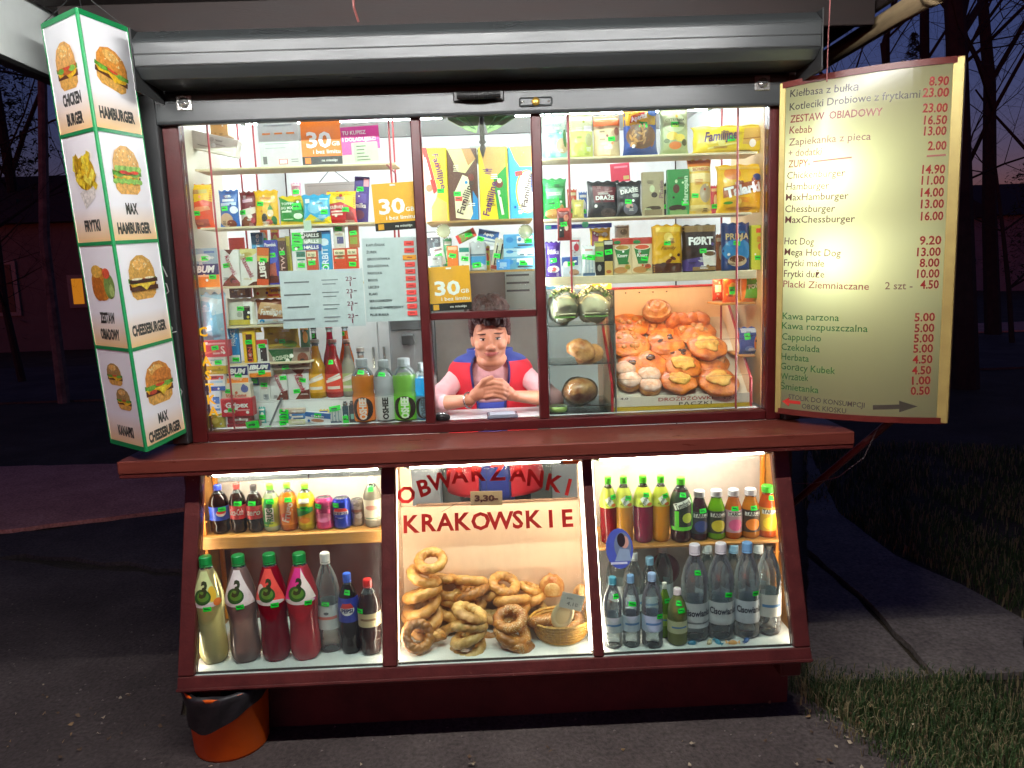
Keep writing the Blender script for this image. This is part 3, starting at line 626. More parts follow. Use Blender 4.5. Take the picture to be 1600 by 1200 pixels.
def finish(o, label, cat, items, st, W, H, mp, curved=None, name='printed_front', ssize=(.027, .017), red=()):
    tag(o, label, cat, GRP[0])
    if items and name == 'printed_front' and W > .04:            # the small print of a real pack
        rnd = random.Random(len(label)*7+int(W*9000)); cols = [i[5] if i[0] in 're' else (i[2] if i[0] == 'p' else i[5]) for i in items]; cols = [q for q in cols if isinstance(q, str)] or [WH_]
        ex = []
        for _ in range(3):
            cx, cz = rnd.uniform(-.28, .28), rnd.choice([rnd.uniform(.08, .3), rnd.uniform(.62, .9)]); cc = rnd.choice(cols+['#f4f4ee', '#2a2624']); ww = rnd.uniform(.16, .4)
            ex += [R_(cx, cz-q*.026, ww*rnd.uniform(.6, 1), .011, cc) for q in range(rnd.randint(2, 4))]
        ex += [E_(rnd.uniform(-.35, .35), rnd.uniform(.1, .85), .1, .1*W/H, rnd.choice(cols+['#f4f4ee'])) for _ in range(2)]
        items = [i for i in items if i[0] not in 'tv']+ex+[i for i in items if i[0] in 'tv']
    if items: prints(name, o, items, W, H, mp, curved)
    for i, s in enumerate(st or ()): sticker(o, mp, s[0]*W, s[1]*H, *(ssize), curved, m_redst if i in red else None, random.Random(i+int(W*1e4)).uniform(-.15, .15))
    return o

def bag(name, label, cat, px, Y, z, col, items=(), st=(), d=None, kind='pillow', lean=.05, yaw=0., roll=0., rough=.3, wr=1., ssize=(.027, .017), red=()):
    """a filled film bag: swelling front and back, pressed seams, creases"""
    loc, w, h = spot(px, Y, z); d = d or min(w, h)*.36; sd = nseed()
    def hump(u, v):
        if kind == 'pillow': V = max(0., 1-abs(2*v-1)**3.0)**.6*smooth01((v-.03)/.09)*smooth01((.97-v)/.09)
        elif kind == 'pouch': V = smooth01(v/.03+.35)*max(0., 1-v**3.0)**.75*smooth01((.95-v)/.1)
        else: V = smooth01((v+.04)/.06)*smooth01((1.04-v)/.06)
        return max(0., 1-abs(u)**(2.4 if kind != 'brick' else 6))**.6*V
    def fy(x, zz):
        u, v = max(-1, min(1, 2*x/w)), max(0, min(1, zz/h)); k = hump(u, v)
        n = noise.noise(Vector((x*26+sd, zz*17, sd*.37)))*.0042+noise.noise(Vector((x*70, zz*48+sd, sd)))*.0016
        n += .0022*math.sin(x*150+sd)*math.exp(-min(v, 1-v)*14)
        return d/2*k+n*wr*(.25+.75*k)*min(1, w/.11)
    def sx(zz):
        v = max(0, min(1, zz/h)); return 1-.07*(hump(0, v) if kind == 'pillow' else 0)+.012*math.sin(v*9+sd)
    def mp(x, zz, off): return (x*sx(zz), -fy(x, zz)-off-.0008, zz)
    nx, nz = 25, 31; V, Fc = [], []
    for s in (-1, 1):
        for j in range(nz):
            for i in range(nx):
                x = (i/(nx-1)-.5)*w; zz = j/(nz-1)*h
                e = .0028*math.sin(i*.85+sd)*(1 if j == nz-1 else 0)*wr
                V.append((x*sx(zz), s*max(fy(x, zz), .0006), zz+e))
    N = nx*nz
    for j in range(nz-1):
        for i in range(nx-1):
            a = j*nx+i; Fc.append((a, a+1, a+nx+1, a+nx)); Fc.append((N+a+nx, N+a+nx+1, N+a+1, N+a))
    ring = [i for i in range(nx)]+[j*nx+nx-1 for j in range(1, nz)]+[(nz-1)*nx+i for i in range(nx-2, -1, -1)]+[j*nx for j in range(nz-2, 0, -1)]
    for a, b in zip(ring, ring[1:]+ring[:1]): Fc.append((b, a, N+a, N+b))
    loc.y += d/2*.0
    o = obj(name, V, Fc, M('foil_%s_%d' % (col, rough*100), col, rough, var=.07, scale=30, bump=.3, bscale=38, coat=.3), None, smooth=True, loc=loc, rot=(-lean, roll, yaw))
    return finish(o, label, cat, items, st, w, h, mp, .010, ssize=ssize, red=red)

def carton(name, label, cat, px, Y, z, col, items=(), st=(), d=.03, yaw=0., lean=0., roll=0., side=None, rough=.4, bev=.0015, ssize=(.027, .017), red=(), round_=False):
    loc, w, h = spot(px, Y, z)
    bm = bmesh.new(); bm_box(bm, -w/2, w/2, -d/2, d/2, 0, h, bev)
    mats = [M('card_%s_%d' % (col, rough*100), col, rough, var=.05, scale=25)]
    if side:
        mats.append(M('card_%s_%d' % (side, rough*100), side, rough, var=.05, scale=25)); bm.normal_update()
        for f in bm.faces:
            if abs(f.normal.y) < .5: f.material_index = 1
    o = bmobj(name, bm, mats, None, False, loc, (-lean, roll, yaw))
    return finish(o, label, cat, items, st, w, h, flat(-d/2), None, ssize=ssize, red=red)

PROF = {
 'pet': [(0, 0), (.55, .0), (.8, .004), (.93, .03), (.96, .08), (.93, .16), (1, .24), (1, .30), (.985, .31), (.985, .57), (1, .58), (.98, .64), (.82, .74), (.58, .82), (.38, .87), (.33, .885), (.33, .93)],
 'bell': [(0, 0), (.5, 0), (.78, .004), (.9, .035), (.95, .11), (.92, .2), (.86, .33), (.9, .44), (.98, .53), (1, .6), (.93, .66), (.78, .75), (.58, .84), (.44, .89), (.34, .905), (.34, .94)],
 'sport': [(0, 0), (.6, 0), (.88, .004), (.98, .03), (1, .06), (1, .42), (.93, .45), (.92, .49), (1, .53), (1, .70), (.95, .74), (.78, .80), (.55, .85), (.44, .87), (.44, .90)],
 'long': [(0, 0), (.6, 0), (.88, .004), (.98, .02), (1, .05), (1, .44), (.96, .5), (.8, .58), (.6, .66), (.46, .74), (.38, .84), (.36, .93), (.40, .935), (.40, .96)],
 'water': [(0, 0), (.55, 0), (.82, .004), (.95, .03), (1, .06), (.94, .085), (1, .11), (.94, .135), (1, .16), (.94, .185), (1, .21), (.98, .23), (.98, .50), (1, .51), (.93, .535), (1, .56), (.93, .585), (.97, .61), (.94, .64), (.78, .74), (.52, .83), (.36, .88), (.33, .89), (.33, .93)],
 'can': [(0, .015), (.7, .015), (.76, .0), (.84, .012), (.98, .06), (1, .09), (1, .89), (.95, .93), (.82, .975), (.84, .99), (.80, 1.0), (.78, .985), (0, .98)],
 'juice': [(0, 0), (.6, 0), (.86, .004), (.97, .03), (1, .07), (1, .52), (.96, .60), (.82, .69), (.66, .77), (.56, .84), (.52, .87), (.52, .91)],
}
def drink(col, clear=.35): return film('drink_%s_%d' % (col, clear*100), col, clear*.8, .04, bump=.05, body=col, refr=0)
m_pet = film('clear_pet', '#f4fafa', .90, .04, body='#e8f2f4', bump=.1, edge=.45)
def rad_at(prof, v):
    for (r0, z0), (r1, z1) in zip(prof[:-1], prof[1:]):
        if z0 <= v <= z1 and z1 > z0: return r0+(r1-r0)*(v-z0)/(z1-z0)
    return prof[-1][0]
def bottle(name, label, px, Y, z, kind, liquid, fill=.82, cap='#20a050', lab=None, items=(), st=(), cat='bottle', capz=None, turn=0., clear=.35, roll=0., labmat=None, capr=None, ssize=(.027, .017), body=None):
    """lab = (z0, z1, colour) of a sleeve round the bottle; items are laid on the sleeve, in fractions of width and height"""
    loc, w, h = spot(px, Y, z); pr = PROF[kind]; R = w/2; n = 28
    dense = []
    for (r0, z0), (r1, z1) in zip(pr[:-1], pr[1:]):
        k = max(1, int((z1-z0)/.035)); dense += [(r0+(r1-r0)*i/k, z0+(z1-z0)*i/k) for i in range(k)]
    dense.append(pr[-1])
    V, Fc = lathe(dense, n, 0, 1, 1); V = [(x*R, y*R, zz*h) for x, y, zz in V]
    if kind == 'pet' or kind == 'water' or kind == 'bell':            # petal foot
        V = [((x*(1-.10*max(0, 1-zz/h/.07)*(.5+.5*math.cos(5*math.atan2(y, x))))), y*(1-.10*max(0, 1-zz/h/.07)*(.5+.5*math.cos(5*math.atan2(y, x)))), zz) for x, y, zz in V]
    metal = kind == 'can'
    mats = [M('can_'+liquid, liquid, .28, metal=.5, var=.05, coat=.3)] if metal else [body or drink(liquid, clear), m_pet]
    fm = None if metal else [0 if dense[i//n][1] < fill else 1 for i in range(len(Fc))]
    o = obj(name, V, Fc, mats, None, fm, smooth=True, loc=loc, rot=(0, roll, turn))
    def mp(x, zz, off):
        r = R*rad_at(pr, max(0, min(1, zz/h)))+.0006+off; a = x/max(R, 1e-4); return (r*math.sin(a), -r*math.cos(a), zz)
    top = pr[-1][1]
    if metal:
        v, f = lathe([(.0, .0), (.76, .0), (.78, .01)], n, h*.985, R, h*.4); obj('lid', v, f, m_steel, o, smooth=True)
    elif cap:
        cr = (capr or pr[-1][0]*1.16)*R; z0 = h*(top-.012); z1 = h
        pf = [(cr, z0), (cr, z1-.003), (cr*.9, z1), (0, z1)]
        vv = [(r*(1+(.03 if (i % 2 and q < 2) else 0))*math.cos(2*PI*i/24), r*(1+(.03 if (i % 2 and q < 2) else 0))*math.sin(2*PI*i/24), zz) for q, (r, zz) in enumerate(pf) for i in range(24)]
        ff = [(j*24+i, j*24+(i+1) % 24, (j+1)*24+(i+1) % 24, (j+1)*24+i) for j in range(3) for i in range(24)]
        obj('cap', vv, ff, M('cap_'+cap, cap, .35), o)
        tube('neck_ring', (0, 0, h*(top-.035)), (0, 0, h*(top-.022)), cr*1.04, M('cap_'+cap, cap, .35) if kind != 'long' else m_pet, o, 16)
    if lab:
        for z0, z1, c in (lab if isinstance(lab, list) else [lab]):
            k = 8; vs = [(z0+(z1-z0)*i/k) for i in range(k+1)]
            v, f = lathe([(rad_at(pr, q)*R+.0006, q*h) for q in vs], n, 0, 1, 1)
            obj('label_sleeve', v, f, (labmat or pm(c)) if isinstance(c, str) else c, o, smooth=True)
    return finish(o, label, cat, items, st, w, h, mp, .008, 'printed_label', ssize)

def sheet_card(name, label, cat, px4, Y, col, items, mat=None, st=(), thick=.0012):
    """a flat card hung in the window; px4 = picture corners top-left, top-right, bottom-left"""
    a, b, c = (at(x, y, Y) for x, y in px4); ex, ez = b-a, a-c; W, H = ex.length, ez.length
    xa = ex.normalized(); za = (ez-xa*ez.dot(xa)).normalized(); ya = xa.cross(za)*-1
    o = empty(name, (0, 0, 0)); bm = bmesh.new(); bm_box(bm, -W/2, W/2, 0, thick, 0, H); 
    bpy.data.objects.remove(o); o = bmobj(name, bm, mat or paper(col))
    mid = (b+c)/2-za*(H/2); yv = za.cross(xa)
    o.matrix_world = Matrix(((xa.x, yv.x, za.x, mid.x), (xa.y, yv.y, za.y, mid.y), (xa.z, yv.z, za.z, mid.z), (0, 0, 0, 1)))
    tag(o, label, cat, GRP[0])
    if items: prints('printing', o, items, W, H, flat(0), None, .0004, .0002)
    return o

# ================================================================ shelving inside the windows
def Z(px, py, Y=.14): return at(px, py, Y).z
SA, SB, SC, SD, SE = Z(480, 262), Z(450, 353), Z(370, 447), Z(380, 509), Z(400, 566, .16)
SF, SG = Z(740, 346), Z(780, 422)
SH, SI, SJ = Z(1000, 246), Z(1000, 339), Z(1000, 428)
FLO = 1.102
m_rod = M('rod_red', '#a23a3e', .4)
lr = empty('shelf_rack', (-.65, .18, FLO)); tag(lr, 'red wire rack with cream shelves in the sweets window', 'rack')
def board(par, x0, x1, zt, y0=.075, y1=.215, mat=m_cream, th=.008): return box('shelf', x0-par.location.x, x1-par.location.x, y0-par.location.y, y1-par.location.y, zt-th-par.location.z, zt-par.location.z, mat, par, .0015)
def rod(par, x, y, z0, z1, r=.0042): return tube('upright', (x-par.location.x, y-par.location.y, z0-par.location.z), (x-par.location.x, y-par.location.y, z1-par.location.z), r, m_rod, par, 6)
board(lr, -1.06, -.31, SA); board(lr, -1.06, -.26, SB); board(lr, -1.06, -.42, SC); board(lr, -1.06, -.62, SD, .12, .26); board(lr, -1.06, at(488, 560, .16).x, SE, .13, .24)
for x, y in ((at(333, 300, .05).x, .049), (at(346, 300, .05).x, .305), (at(372, 300, .05).x, .305), (at(603, 230, .05).x, .305), (at(609, 230, .05).x, .049)):
    rod(lr, x, y, FLO if x < -.5 else SB-.2, 2.42)
for z in (SA, SB): tube('side_wire', (at(603, 230, .05).x-lr.location.x, -.131, z-.012-lr.location.z), (at(603, 230, .05).x-lr.location.x, .125, z-.012-lr.location.z), .003, m_rod, lr, 6)
mr = empty('shelf_rack', (0, .18, SG)); tag(mr, 'two thin wooden shelves over the serving hatch', 'rack')
board(mr, MX[0]+.02, MX[1]-.02, SF, .05, .30, M('shelf_wood', '#b08a4a', .5, var=.1)); board(mr, MX[0]+.02, MX[1]-.02, SG, .05, .28, M('shelf_wood', '#b08a4a', .5, var=.1))
rr_ = empty('shelf_rack', (.65, .18, FLO)); tag(rr_, 'red wire rack with cream shelves in the coffee window', 'rack')
board(rr_, .24, 1.06, SH); board(rr_, .24, 1.04, SI); board(rr_, .24, 1.06, SJ); box('shelf_lip', .24-.65, 1.06-.65, .0715-.18, .0745-.18, SJ-.032-FLO, SJ-.0005-FLO, m_cream, rr_, .001)
for x, y in ((at(890, 300, .05).x, .049), (at(1152, 300, .05).x, .049), (at(1128, 300, .3).x, .305), (at(1180, 300, .3).x, .305)): rod(rr_, x, y, SJ-.06 if x < .6 else FLO, 2.42)
zr1, zr2 = Z(1180, 471, .16), Z(1180, 552, .16)
board(rr_, at(1120, 471, .16).x, 1.07, zr1, .10, .30, m_tan); board(rr_, at(1150, 552, .16).x, 1.07, zr2, .10, .30, m_tan)
box('side_panel', 1.085-.65, 1.13-.65, -.1, .3, 0, 1.2, M('side_panel', '#d8b98a', .5), rr_, .002)
box('side_panel', -1.13+.65, -1.095+.65, -.1, .3, 0, 1.2, M('side_panel2', '#d9d2bd', .5), lr, .002)
zst = Z(470, 626, .17)
sp = box('step', at(396, 640, .17).x, at(563, 640, .17).x, .165, .34, FLO-.001, zst, m_white, None, .003); tag(sp, 'low white step carrying the small bottles and chocolate', 'display step')
box('step_top', at(396, 640, .17).x, at(563, 640, .17).x, .163, .342, zst+.0005, zst+.004, m_white, sp, .001)
zst += .0045
ib = box('inner_counter', -1.07, 1.07, .062, .27, FLO-.03, FLO-.001, M('inner_counter', '#dcdedd', .35), None, .002); tag(ib, 'white inner counter behind the window sill', 'counter')

# ================================================================ goods: sweets window, left
WH = '#f2f2ee'; BK = '#161616'
GRP[0] = 'phone cards and notices in the window'
def gb30(lab, px4, Y, c):
    sheet_card('phone_card', lab, 'poster', px4, Y, c, [R_(0, .085, 1, .17, '#1a1a18'), R_(-.36, .085, .14, .12, c), T_(.18, .09, .055, 'na miesiąc', '#d8d8d0', .4), T_(-.06, .52, .32, '30', WH, .62, bold=.03), T_(.36, .43, .09, 'GB', WH, .2, bold=.01),
        T_(.12, .27, .085, 'i bez limitu', WH, .68, bold=.01), R_(0, .955, .13, .035, WH)], mat=pm(c, .45))
gb30('orange phone data card in the top row beside the magenta one', ((467, 182), (530, 180), (474, 258)), .13, '#ef7d1a')
gb30('amber phone data card taped at the glass beside the mullion', ((581, 288), (647, 283), (586, 362)), .028, '#f0a91c')
gb30('amber phone data card over the serving hatch', ((669, 418), (734, 414), (672, 487)), .028, '#eea91c')
sheet_card('phone_card', 'grey-white phone tariff card with orange pills, top row', 'poster', ((400, 186), (463, 183), (409, 261)), .135, '#c9ccc8',
           [R_(-.3, .68, .2, .035, '#ef8a3a'), R_(0, .68, .2, .035, '#ef8a3a'), R_(.3, .68, .2, .035, '#ef8a3a'), R_(0, .85, .7, .02, '#9aa0a0'), R_(-.05, .47, .6, .015, '#9aa0a0'), R_(-.1, .38, .5, .015, '#9aa0a0'), R_(-.38, .13, .1, .16, '#5a5a58'), R_(.07, .09, .22, .11, '#c0504a'), R_(.07, .09, .18, .08, '#e4e2de'), R_(.36, .13, .18, .02, '#8a8a88'), R_(.36, .08, .18, .02, '#8a8a88'), R_(0, .965, .3, .04, WH)])
sheet_card('phone_card', 'magenta phone top-up card beside the orange one, top row', 'poster', ((532, 195), (592, 191), (535, 256)), .12, '#c9c4bc',
           [P_([(-.5, .22), (-.25, .22), (-.25, .52), (.42, .52), (.42, .34), (.5, .34), (.5, .93), (-.5, .93)], '#e0409a'), T_(-.46, .78, .1, 'TU KUPISZ', WH, .62, al='l'), T_(-.46, .61, .1, 'I DOŁADUJESZ!', WH, .86, al='l'),
            R_(.12, .27, .62, .48, '#b9c8a8'), R_(.0, .42, .25, .025, '#55604a'), R_(-.02, .33, .2, .025, '#55604a'), R_(-.02, .24, .2, .025, '#55604a'), R_(.03, .15, .3, .025, '#55604a'), R_(.05, .07, .34, .025, '#55604a')])
R11 = ['KAPUŚNIAK', 'ŻUREK', 'GROCHÓWKA', 'GULASZOWA', 'FASOLKA', 'BIGOS', 'LECZO', 'FLAKI', 'SEROGORZEW', 'GULASZ WIEPRZOWY', 'PLUS BUŁKA']
it = []
for i, s in enumerate(R11):
    v = .92-i*.0835; it.append(T_(-.42, v, .030, s, '#3c4448', None, bold=.025, al='l'))
for i in range(11):
    v = .925-i*.0835; c = '#f7a02a' if i == 2 else '#f0524c'; it += [R_(.36, v, .18 if i != 2 else .25, .058, c), R_(.36, v, .09, .012, '#a02a2a')]
sheet_card('price_list', 'white soup price list with red price stickers beside the mullion', 'price list', ((562, 373), (648, 370), (575, 503)), .027, '#c3cdd0', it)
it = []
for i in range(4):
    v = .80-i*.215; it += [R_(-.3, v, (.3, .32, .26, .38)[i], .026, '#6c7478'), R_(.1, v+.02, .2, .018, '#8c9498'), R_(.09, v-.05, .16, .018, '#8c9498'), T_(.33, v+.03, .075, '23', '#8a3a52', .075, bold=.005), R_(.4, v+.03, .035, .015, '#6a3a4a'), R_(.345, v-.06, .012, .08, '#8a3a52')]
sheet_card('price_list', 'plain white price sheet with four lines priced 23', 'price list', ((436, 424), (566, 419), (443, 514)), .0255, '#c6d0d4', it)
# vertical yellow letters on the glass
GRP[0] = None
wd_ = empty('window_lettering', (0, 0, 0)); tag(wd_, 'vertical yellow lettering on the glass beside the left jamb', 'lettering')
for i, (s, y) in enumerate(zip('CIASTKA', (518, 542, 564, 586, 606, 624, 642))):
    q = at(317+i*2.7, y, .016); prints('letter', wd_, [T_(q.x, q.z, .036, s, '#f2bb1e', None, bold=.03, rot=.0)], 1, 1, flat(.0172))

GRP[0] = 'snacks on the second shelf of the sweets window'
YB = .14
bag('snack_bag', 'yellow and red crisp bag beside the left jamb', 'snack bag', (292, 288, 336, 352), YB, SB, '#e9542a', [P_([(-.5, .5), (-.2, .58), (.2, .64), (.5, .6), (.5, 1), (-.5, 1)], '#f2c81a'), R_(-.05, .82, .8, .09, '#d8c86a', .08), P_([(-.4, .2), (-.1, .48), (.4, .5), (.45, .42), (0, .36), (-.3, .12)], '#f3a06a'), R_(.0, .12, .7, .16, '#a8584a', .05)], [(-.05, .34)])
bag('candy_bag', 'blue candy bag with round white picture', 'candy bag', (345, 297, 376, 352), YB-.02, SB, '#1f62b4', [R_(0, .72, .6, .07, '#dfe8f2'), R_(0, .62, .8, .08, '#b9cfe8', .05), E_(.28, .46, .4, .2, '#e6eef6'), E_(-.15, .2, .7, .36, '#cfae8e'), E_(.1, .1, .5, .2, '#7a3a2a'), R_(0, .93, .3, .05, '#123a7a')], [(-.2, .5)])
bag('candy_bag', 'maroon chocolate candy bag', 'candy bag', (377, 299, 404, 352), YB+.03, SB, '#7a1d24', [R_(0, .74, .6, .09, '#d8a8b8', .1), P_([(-.5, .2), (.5, .42), (.5, .58), (-.5, .48)], '#e2d8cc'), E_(-.1, .16, .6, .3, '#8a5238'), E_(.25, .2, .3, .16, '#b03a4a'), E_(.1, .3, .3, .12, '#f0e6da'), R_(0, .93, .25, .05, '#3a0a10')], [(-.35, .42)])
bag('candy_bag', 'yellow candy bag with green-hatted gnome shapes', 'candy bag', (400, 297, 438, 352), YB, SB, '#eeb816', [R_(0, .77, .5, .06, '#d88a12'), E_(.18, .36, .26, .2, '#f2d8b0'), P_([(.05, .45), (.31, .45), (.18, .6)], '#2e8a2e'), E_(-.08, .22, .26, .26, '#20281c'), E_(.32, .16, .24, .24, '#1f6a34'), E_(.1, .12, .3, .14, '#c8564a'), E_(.14, .3, .1, .06, '#f6f0e6')], [(-.24, .62)])
bag('candy_bag', 'green candy bag with white lines of print', 'candy bag', (438, 306, 479, 351), YB-.01, SB, '#e6c822', [P_([(-.5, .15), (.4, .1), (.5, .4), (.4, .75), (-.1, .8), (-.5, .98)], '#1d8a34'), T_(-.2, .72, .09, 'TOFFI', '#e6f2e0', .4), T_(-.17, .58, .09, 'BIG MIX', '#e6f2e0', .5), R_(-.2, .46, .4, .06, '#cfe6c8'), E_(.25, .3, .34, .2, '#d8e8d0'), R_(-.15, .2, .4, .03, '#bfe0b8')], [(.22, .62)], ssize=(.036, .026))
bag('candy_bag', 'light blue candy bag with yellow foot', 'candy bag', (474, 304, 519, 351), YB-.02, SB, '#36a8d8', [P_([(-.5, .0), (.5, 0), (.5, .3), (.2, .1), (-.2, .34), (-.5, .12)], '#e8d028'), R_(-.3, .78, .18, .14, '#e8f4fa'), E_(-.05, .55, .5, .4, '#7ac6e6'), T_(.28, .55, .12, 'fresh', '#eaf6fa', .35), R_(.3, .84, .3, .04, '#d8eef8')], [(.3, .4)])
bag('candy_bag', 'red candy bag with yellow top', 'candy bag', (513, 299, 559, 351), YB-.01, SB, '#c8242c', [P_([(-.5, .6), (.0, .66), (.5, .45), (.5, 1), (-.5, 1)], '#f0d01e'), T_(-.15, .5, .1, 'KRÓWKA', '#f6e8d8', .5), R_(-.15, .37, .45, .05, '#f0d8c8'), R_(-.15, .28, .4, .05, '#f0d8c8'), E_(.3, .2, .3, .4, '#8a1a1e'), E_(0, .86, .12, .1, '#c8242c')], [(.16, .42)])
carton('chocolate_bar', 'tall purple chocolate bar leaning at the end of the sweets shelf', 'chocolate', (552, 276, 575, 351), .2, SB, '#3c2a84', [R_(.3, .88, .35, .16, '#e8a0b0'), R_(0, .55, .7, .2, '#5a48a4'), E_(-.1, .2, .7, .2, '#6a3a5a'), T_(0, .4, .1, 'milka', WH, .7)], [(-.1, .74)], d=.012, roll=.1)
bag('candy_bag', 'small purple candy bag behind the red one', 'candy bag', (548, 305, 572, 351), .26, SB, '#4a3a90', [E_(0, .4, .6, .4, '#8a6ab0')])
GRP[0] = 'sweets and medicine on the third shelf of the sweets window'
YC = .12
def ibum(label, px, Y, z, top=True, st=((.2, .3),), cat='medicine'):
    it = [R_(0, .16, 1, .32, '#f08a2c'), R_(-.1, .3, .7, .06, '#f6c89a'), R_(0, .46, 1, .28, '#262a62'), T_(-.02, .47, .17, 'IBUM', WH, .78, shear=.25, bold=.05)]
    if top: it += [R_(0, .8, 1, .4, '#8fa4b0'), E_(-.1, .76, .7, .2, '#c9d2cc'), E_(0, .72, .4, .12, '#e8e2d0'), R_(.2, .9, .4, .05, '#4a6aa0')]
    else: it[2] = R_(0, .72, 1, .5, '#262a62'); it[3] = T_(0, .72, .3, 'IBUM', WH, .86, shear=.25, bold=.05)
    carton('medicine_box', label, cat, px, Y, z, '#e8e4dc', it, st, d=.04)
ibum('tall painkiller box with navy band on the third shelf', (306, 388, 347, 446), YC, SC, True, ((.02, .74), (.25, .26)))
carton('chocolate_box', 'white chocolate box with brown corners, third shelf', 'chocolate', (349, 390, 377, 447), YC, SC, '#dcdcd8', [P_([(-.3, 1), (.2, 1), (0, .86)], '#5a2a1c'), P_([(-.5, 0), (.5, 0), (.5, .1), (.1, .34), (-.4, .1)], '#7a3a26'), TV_(.05, .58, 0.26, 'Kasztanki', '#b04a62', 0.55, rot=-1.2, bold=.01), E_(.1, .16, .3, .14, '#3a1a12')], [(-.2, .57)], d=.02, roll=.03)
carton('chocolate_box', 'white chocolate box with lemon-coloured corner, third shelf', 'chocolate', (375, 389, 407, 445), YC+.015, SC, '#dcdcd8', [P_([(-.5, 1), (.45, 1), (.5, .9), (.0, .72)], '#d8cf8a'), TV_(.02, .5, 0.26, 'Kasztanki', '#b04a62', 0.55, rot=-1.2, bold=.01), P_([(-.1, 0), (.5, 0), (.5, .12), (.2, .1)], '#4a2a20'), E_(.0, .86, .5, .1, '#c0b060')], [(.1, .72)], d=.02)
carton('wafer_bar', 'light blue wafer bar sticking up behind the brown bar', 'wafers', (399, 363, 417, 445), .2, SC, '#4a9ac8', [TV_(0, .75, 0.4, 'Prince', '#dcecf6', 0.42, rot=PI/2, bold=.02), R_(0, .96, 1, .06, '#2a6a98')], d=.015)
carton('chocolate_bar', 'brown chocolate bar with orange top, third shelf', 'chocolate', (403, 386, 421, 447), YC, SC, '#4a2a1c', [R_(0, .88, 1, .2, '#d0682a'), R_(0, .7, 1, .15, '#d8b45a'), TV_(0, .38, 0.5, '3BIT', '#e8e2d8', 0.45, rot=-PI/2, bold=.04) if False else TV_(.02, .4, 0.5, '3BIT', '#e8e2d8', 0.45, rot=-PI/2+.15, bold=.05), R_(0, .08, 1, .16, '#c0502a')], [(.05, .66)], d=.018, roll=.08)
carton('chocolate_bar', 'blue chocolate bar, third shelf', 'chocolate', (418, 375, 440, 447), YC+.02, SC, '#2434a0', [E_(0, .6, .8, .3, '#3a5ac0'), P_([(-.3, .12), (.3, .2), (.25, .5), (-.15, .46)], '#b05a48'), R_(0, .12, .8, .16, '#5a2a20'), T_(0, .9, .08, 'Pawełek', WH, .8)], [(.05, .66)], d=.018)
carton('chocolate_bar', 'dark brown chocolate bar beside the blue one', 'chocolate', (440, 371, 452, 447), YC+.01, SC, '#4a2a20', [TV_(0, .55, 0.5, 'TWIX', '#d8b0a8', 0.5, rot=PI/2, bold=.02), R_(0, .96, 1, .06, '#9a7a3a')], [(0, .67)], d=.018, ssize=(.02, .016))
carton('chocolate_bar', 'olive and yellow bar beside the stacked throat sweets', 'chocolate', (452, 369, 459, 447), YC+.02, SC, '#a89a1e', [R_(0, .5, .6, .6, '#7a7018')], d=.018)
for i, (c, lab, y0, y1) in enumerate((('#2c3a34', 'dark throat sweets pack on top of its little stack', 363, 373), ('#9ab09a', 'pale green throat sweets pack in the middle of its stack', 373, 382), ('#2a4a9a', 'blue throat sweets pack at the foot of its stack', 382, 391))):
    carton('sweets_pack', lab, 'sweets', (457, y0, 503, y1), YC, None, c, [T_(.18, .5, .55, 'HALLS', WH, .5, bold=.04)], [(-.3, .5)], d=.022, ssize=(.042, .022))
for px, c, tp, lab, st in (((466, 391, 483, 447), '#cfd8d0', '#1f7a6a', 'white and green mint box below the throat sweets', (0, .55)), ((482, 391, 500, 447), '#c04a20', '#e8d8b0', 'small orange mint box below the throat sweets', (.0, .62)), ((524, 388, 545, 447), '#c8441c', '#e8dcb8', 'orange mint box, the one nearer the blue gum', None), ((545, 387, 563, 447), '#c8441c', '#e8dcb8', 'orange mint box next to the soup price list', (0, .52))):
    carton('mint_box', lab, 'sweets', px, YC, SC, c, [R_(0, .88, .8, .16, tp), T_(0, .88, .08, 'tic tac', '#1f5a2a', .6), R_(0, .72, .7, .05, tp)], [st] if st else [], d=.018)
carton('gum_pack', 'tall sky-blue chewing gum pack', 'gum', (502, 360, 522, 447), YC+.01, SC, '#3a9ad0', [R_(0, .96, 1, .06, '#1a5a90'), E_(0, .78, .7, .14, '#dceaf2'), TV_(0, .45, 0.5, 'ORBIT', '#dff0fa', 0.45, rot=PI/2, bold=.02), R_(0, .18, .5, .1, '#7ac0e0')], [(0, .33)], d=.018)
carton('mint_box', 'white mint box standing on the orange mint boxes', 'sweets', (523, 352, 540, 388), YC+.01, None, '#d8d4cc', [R_(.1, .35, .6, .3, '#5a5a88'), R_(0, .6, .7, .1, '#b8a890')], [(.0, .84)], d=.018)
carton('mint_box', 'brown mint box standing on the orange mint boxes', 'sweets', (546, 350, 562, 387), YC+.01, None, '#a8602a', [R_(0, .3, .7, .3, '#8aa03a')], [(.0, .62)], d=.018)
o = sheet_card('paper_note', 'pink-red paper behind the white chocolate boxes', 'note', ((357, 372), (382, 371), (358, 392)), .28, '#f06a6e', [R_(0, .5, .7, .05, '#e85a60')])
o = sheet_card('paper_note', 'pale green paper scrap clipped under the sweets shelf', 'note', ((474, 345), (486, 344), (475, 361)), .05, '#b8d0bc', [])
o = sheet_card('hanging_plate', 'grey plate hung on two cords behind the candy bags', 'plate', ((477, 287), (559, 283), (478, 330)), .36, '#a8a8a4', [R_(0, .9, .9, .02, '#8a8a86')])
path_tube('cord', [o.matrix_world.inverted() @ at(499, 285, .36), o.matrix_world.inverted() @ at(517, 263, .36), o.matrix_world.inverted() @ at(545, 284, .36)], .0018, m_guide, o, 5)
bx = carton('long_carton', 'long white carton tilted on the top shelf', 'carton', (300, 212, 372, 240), .2, None, '#d8d4c6', [R_(.1, .5, .3, .05, '#b0aca0')], d=.05, roll=.24); 
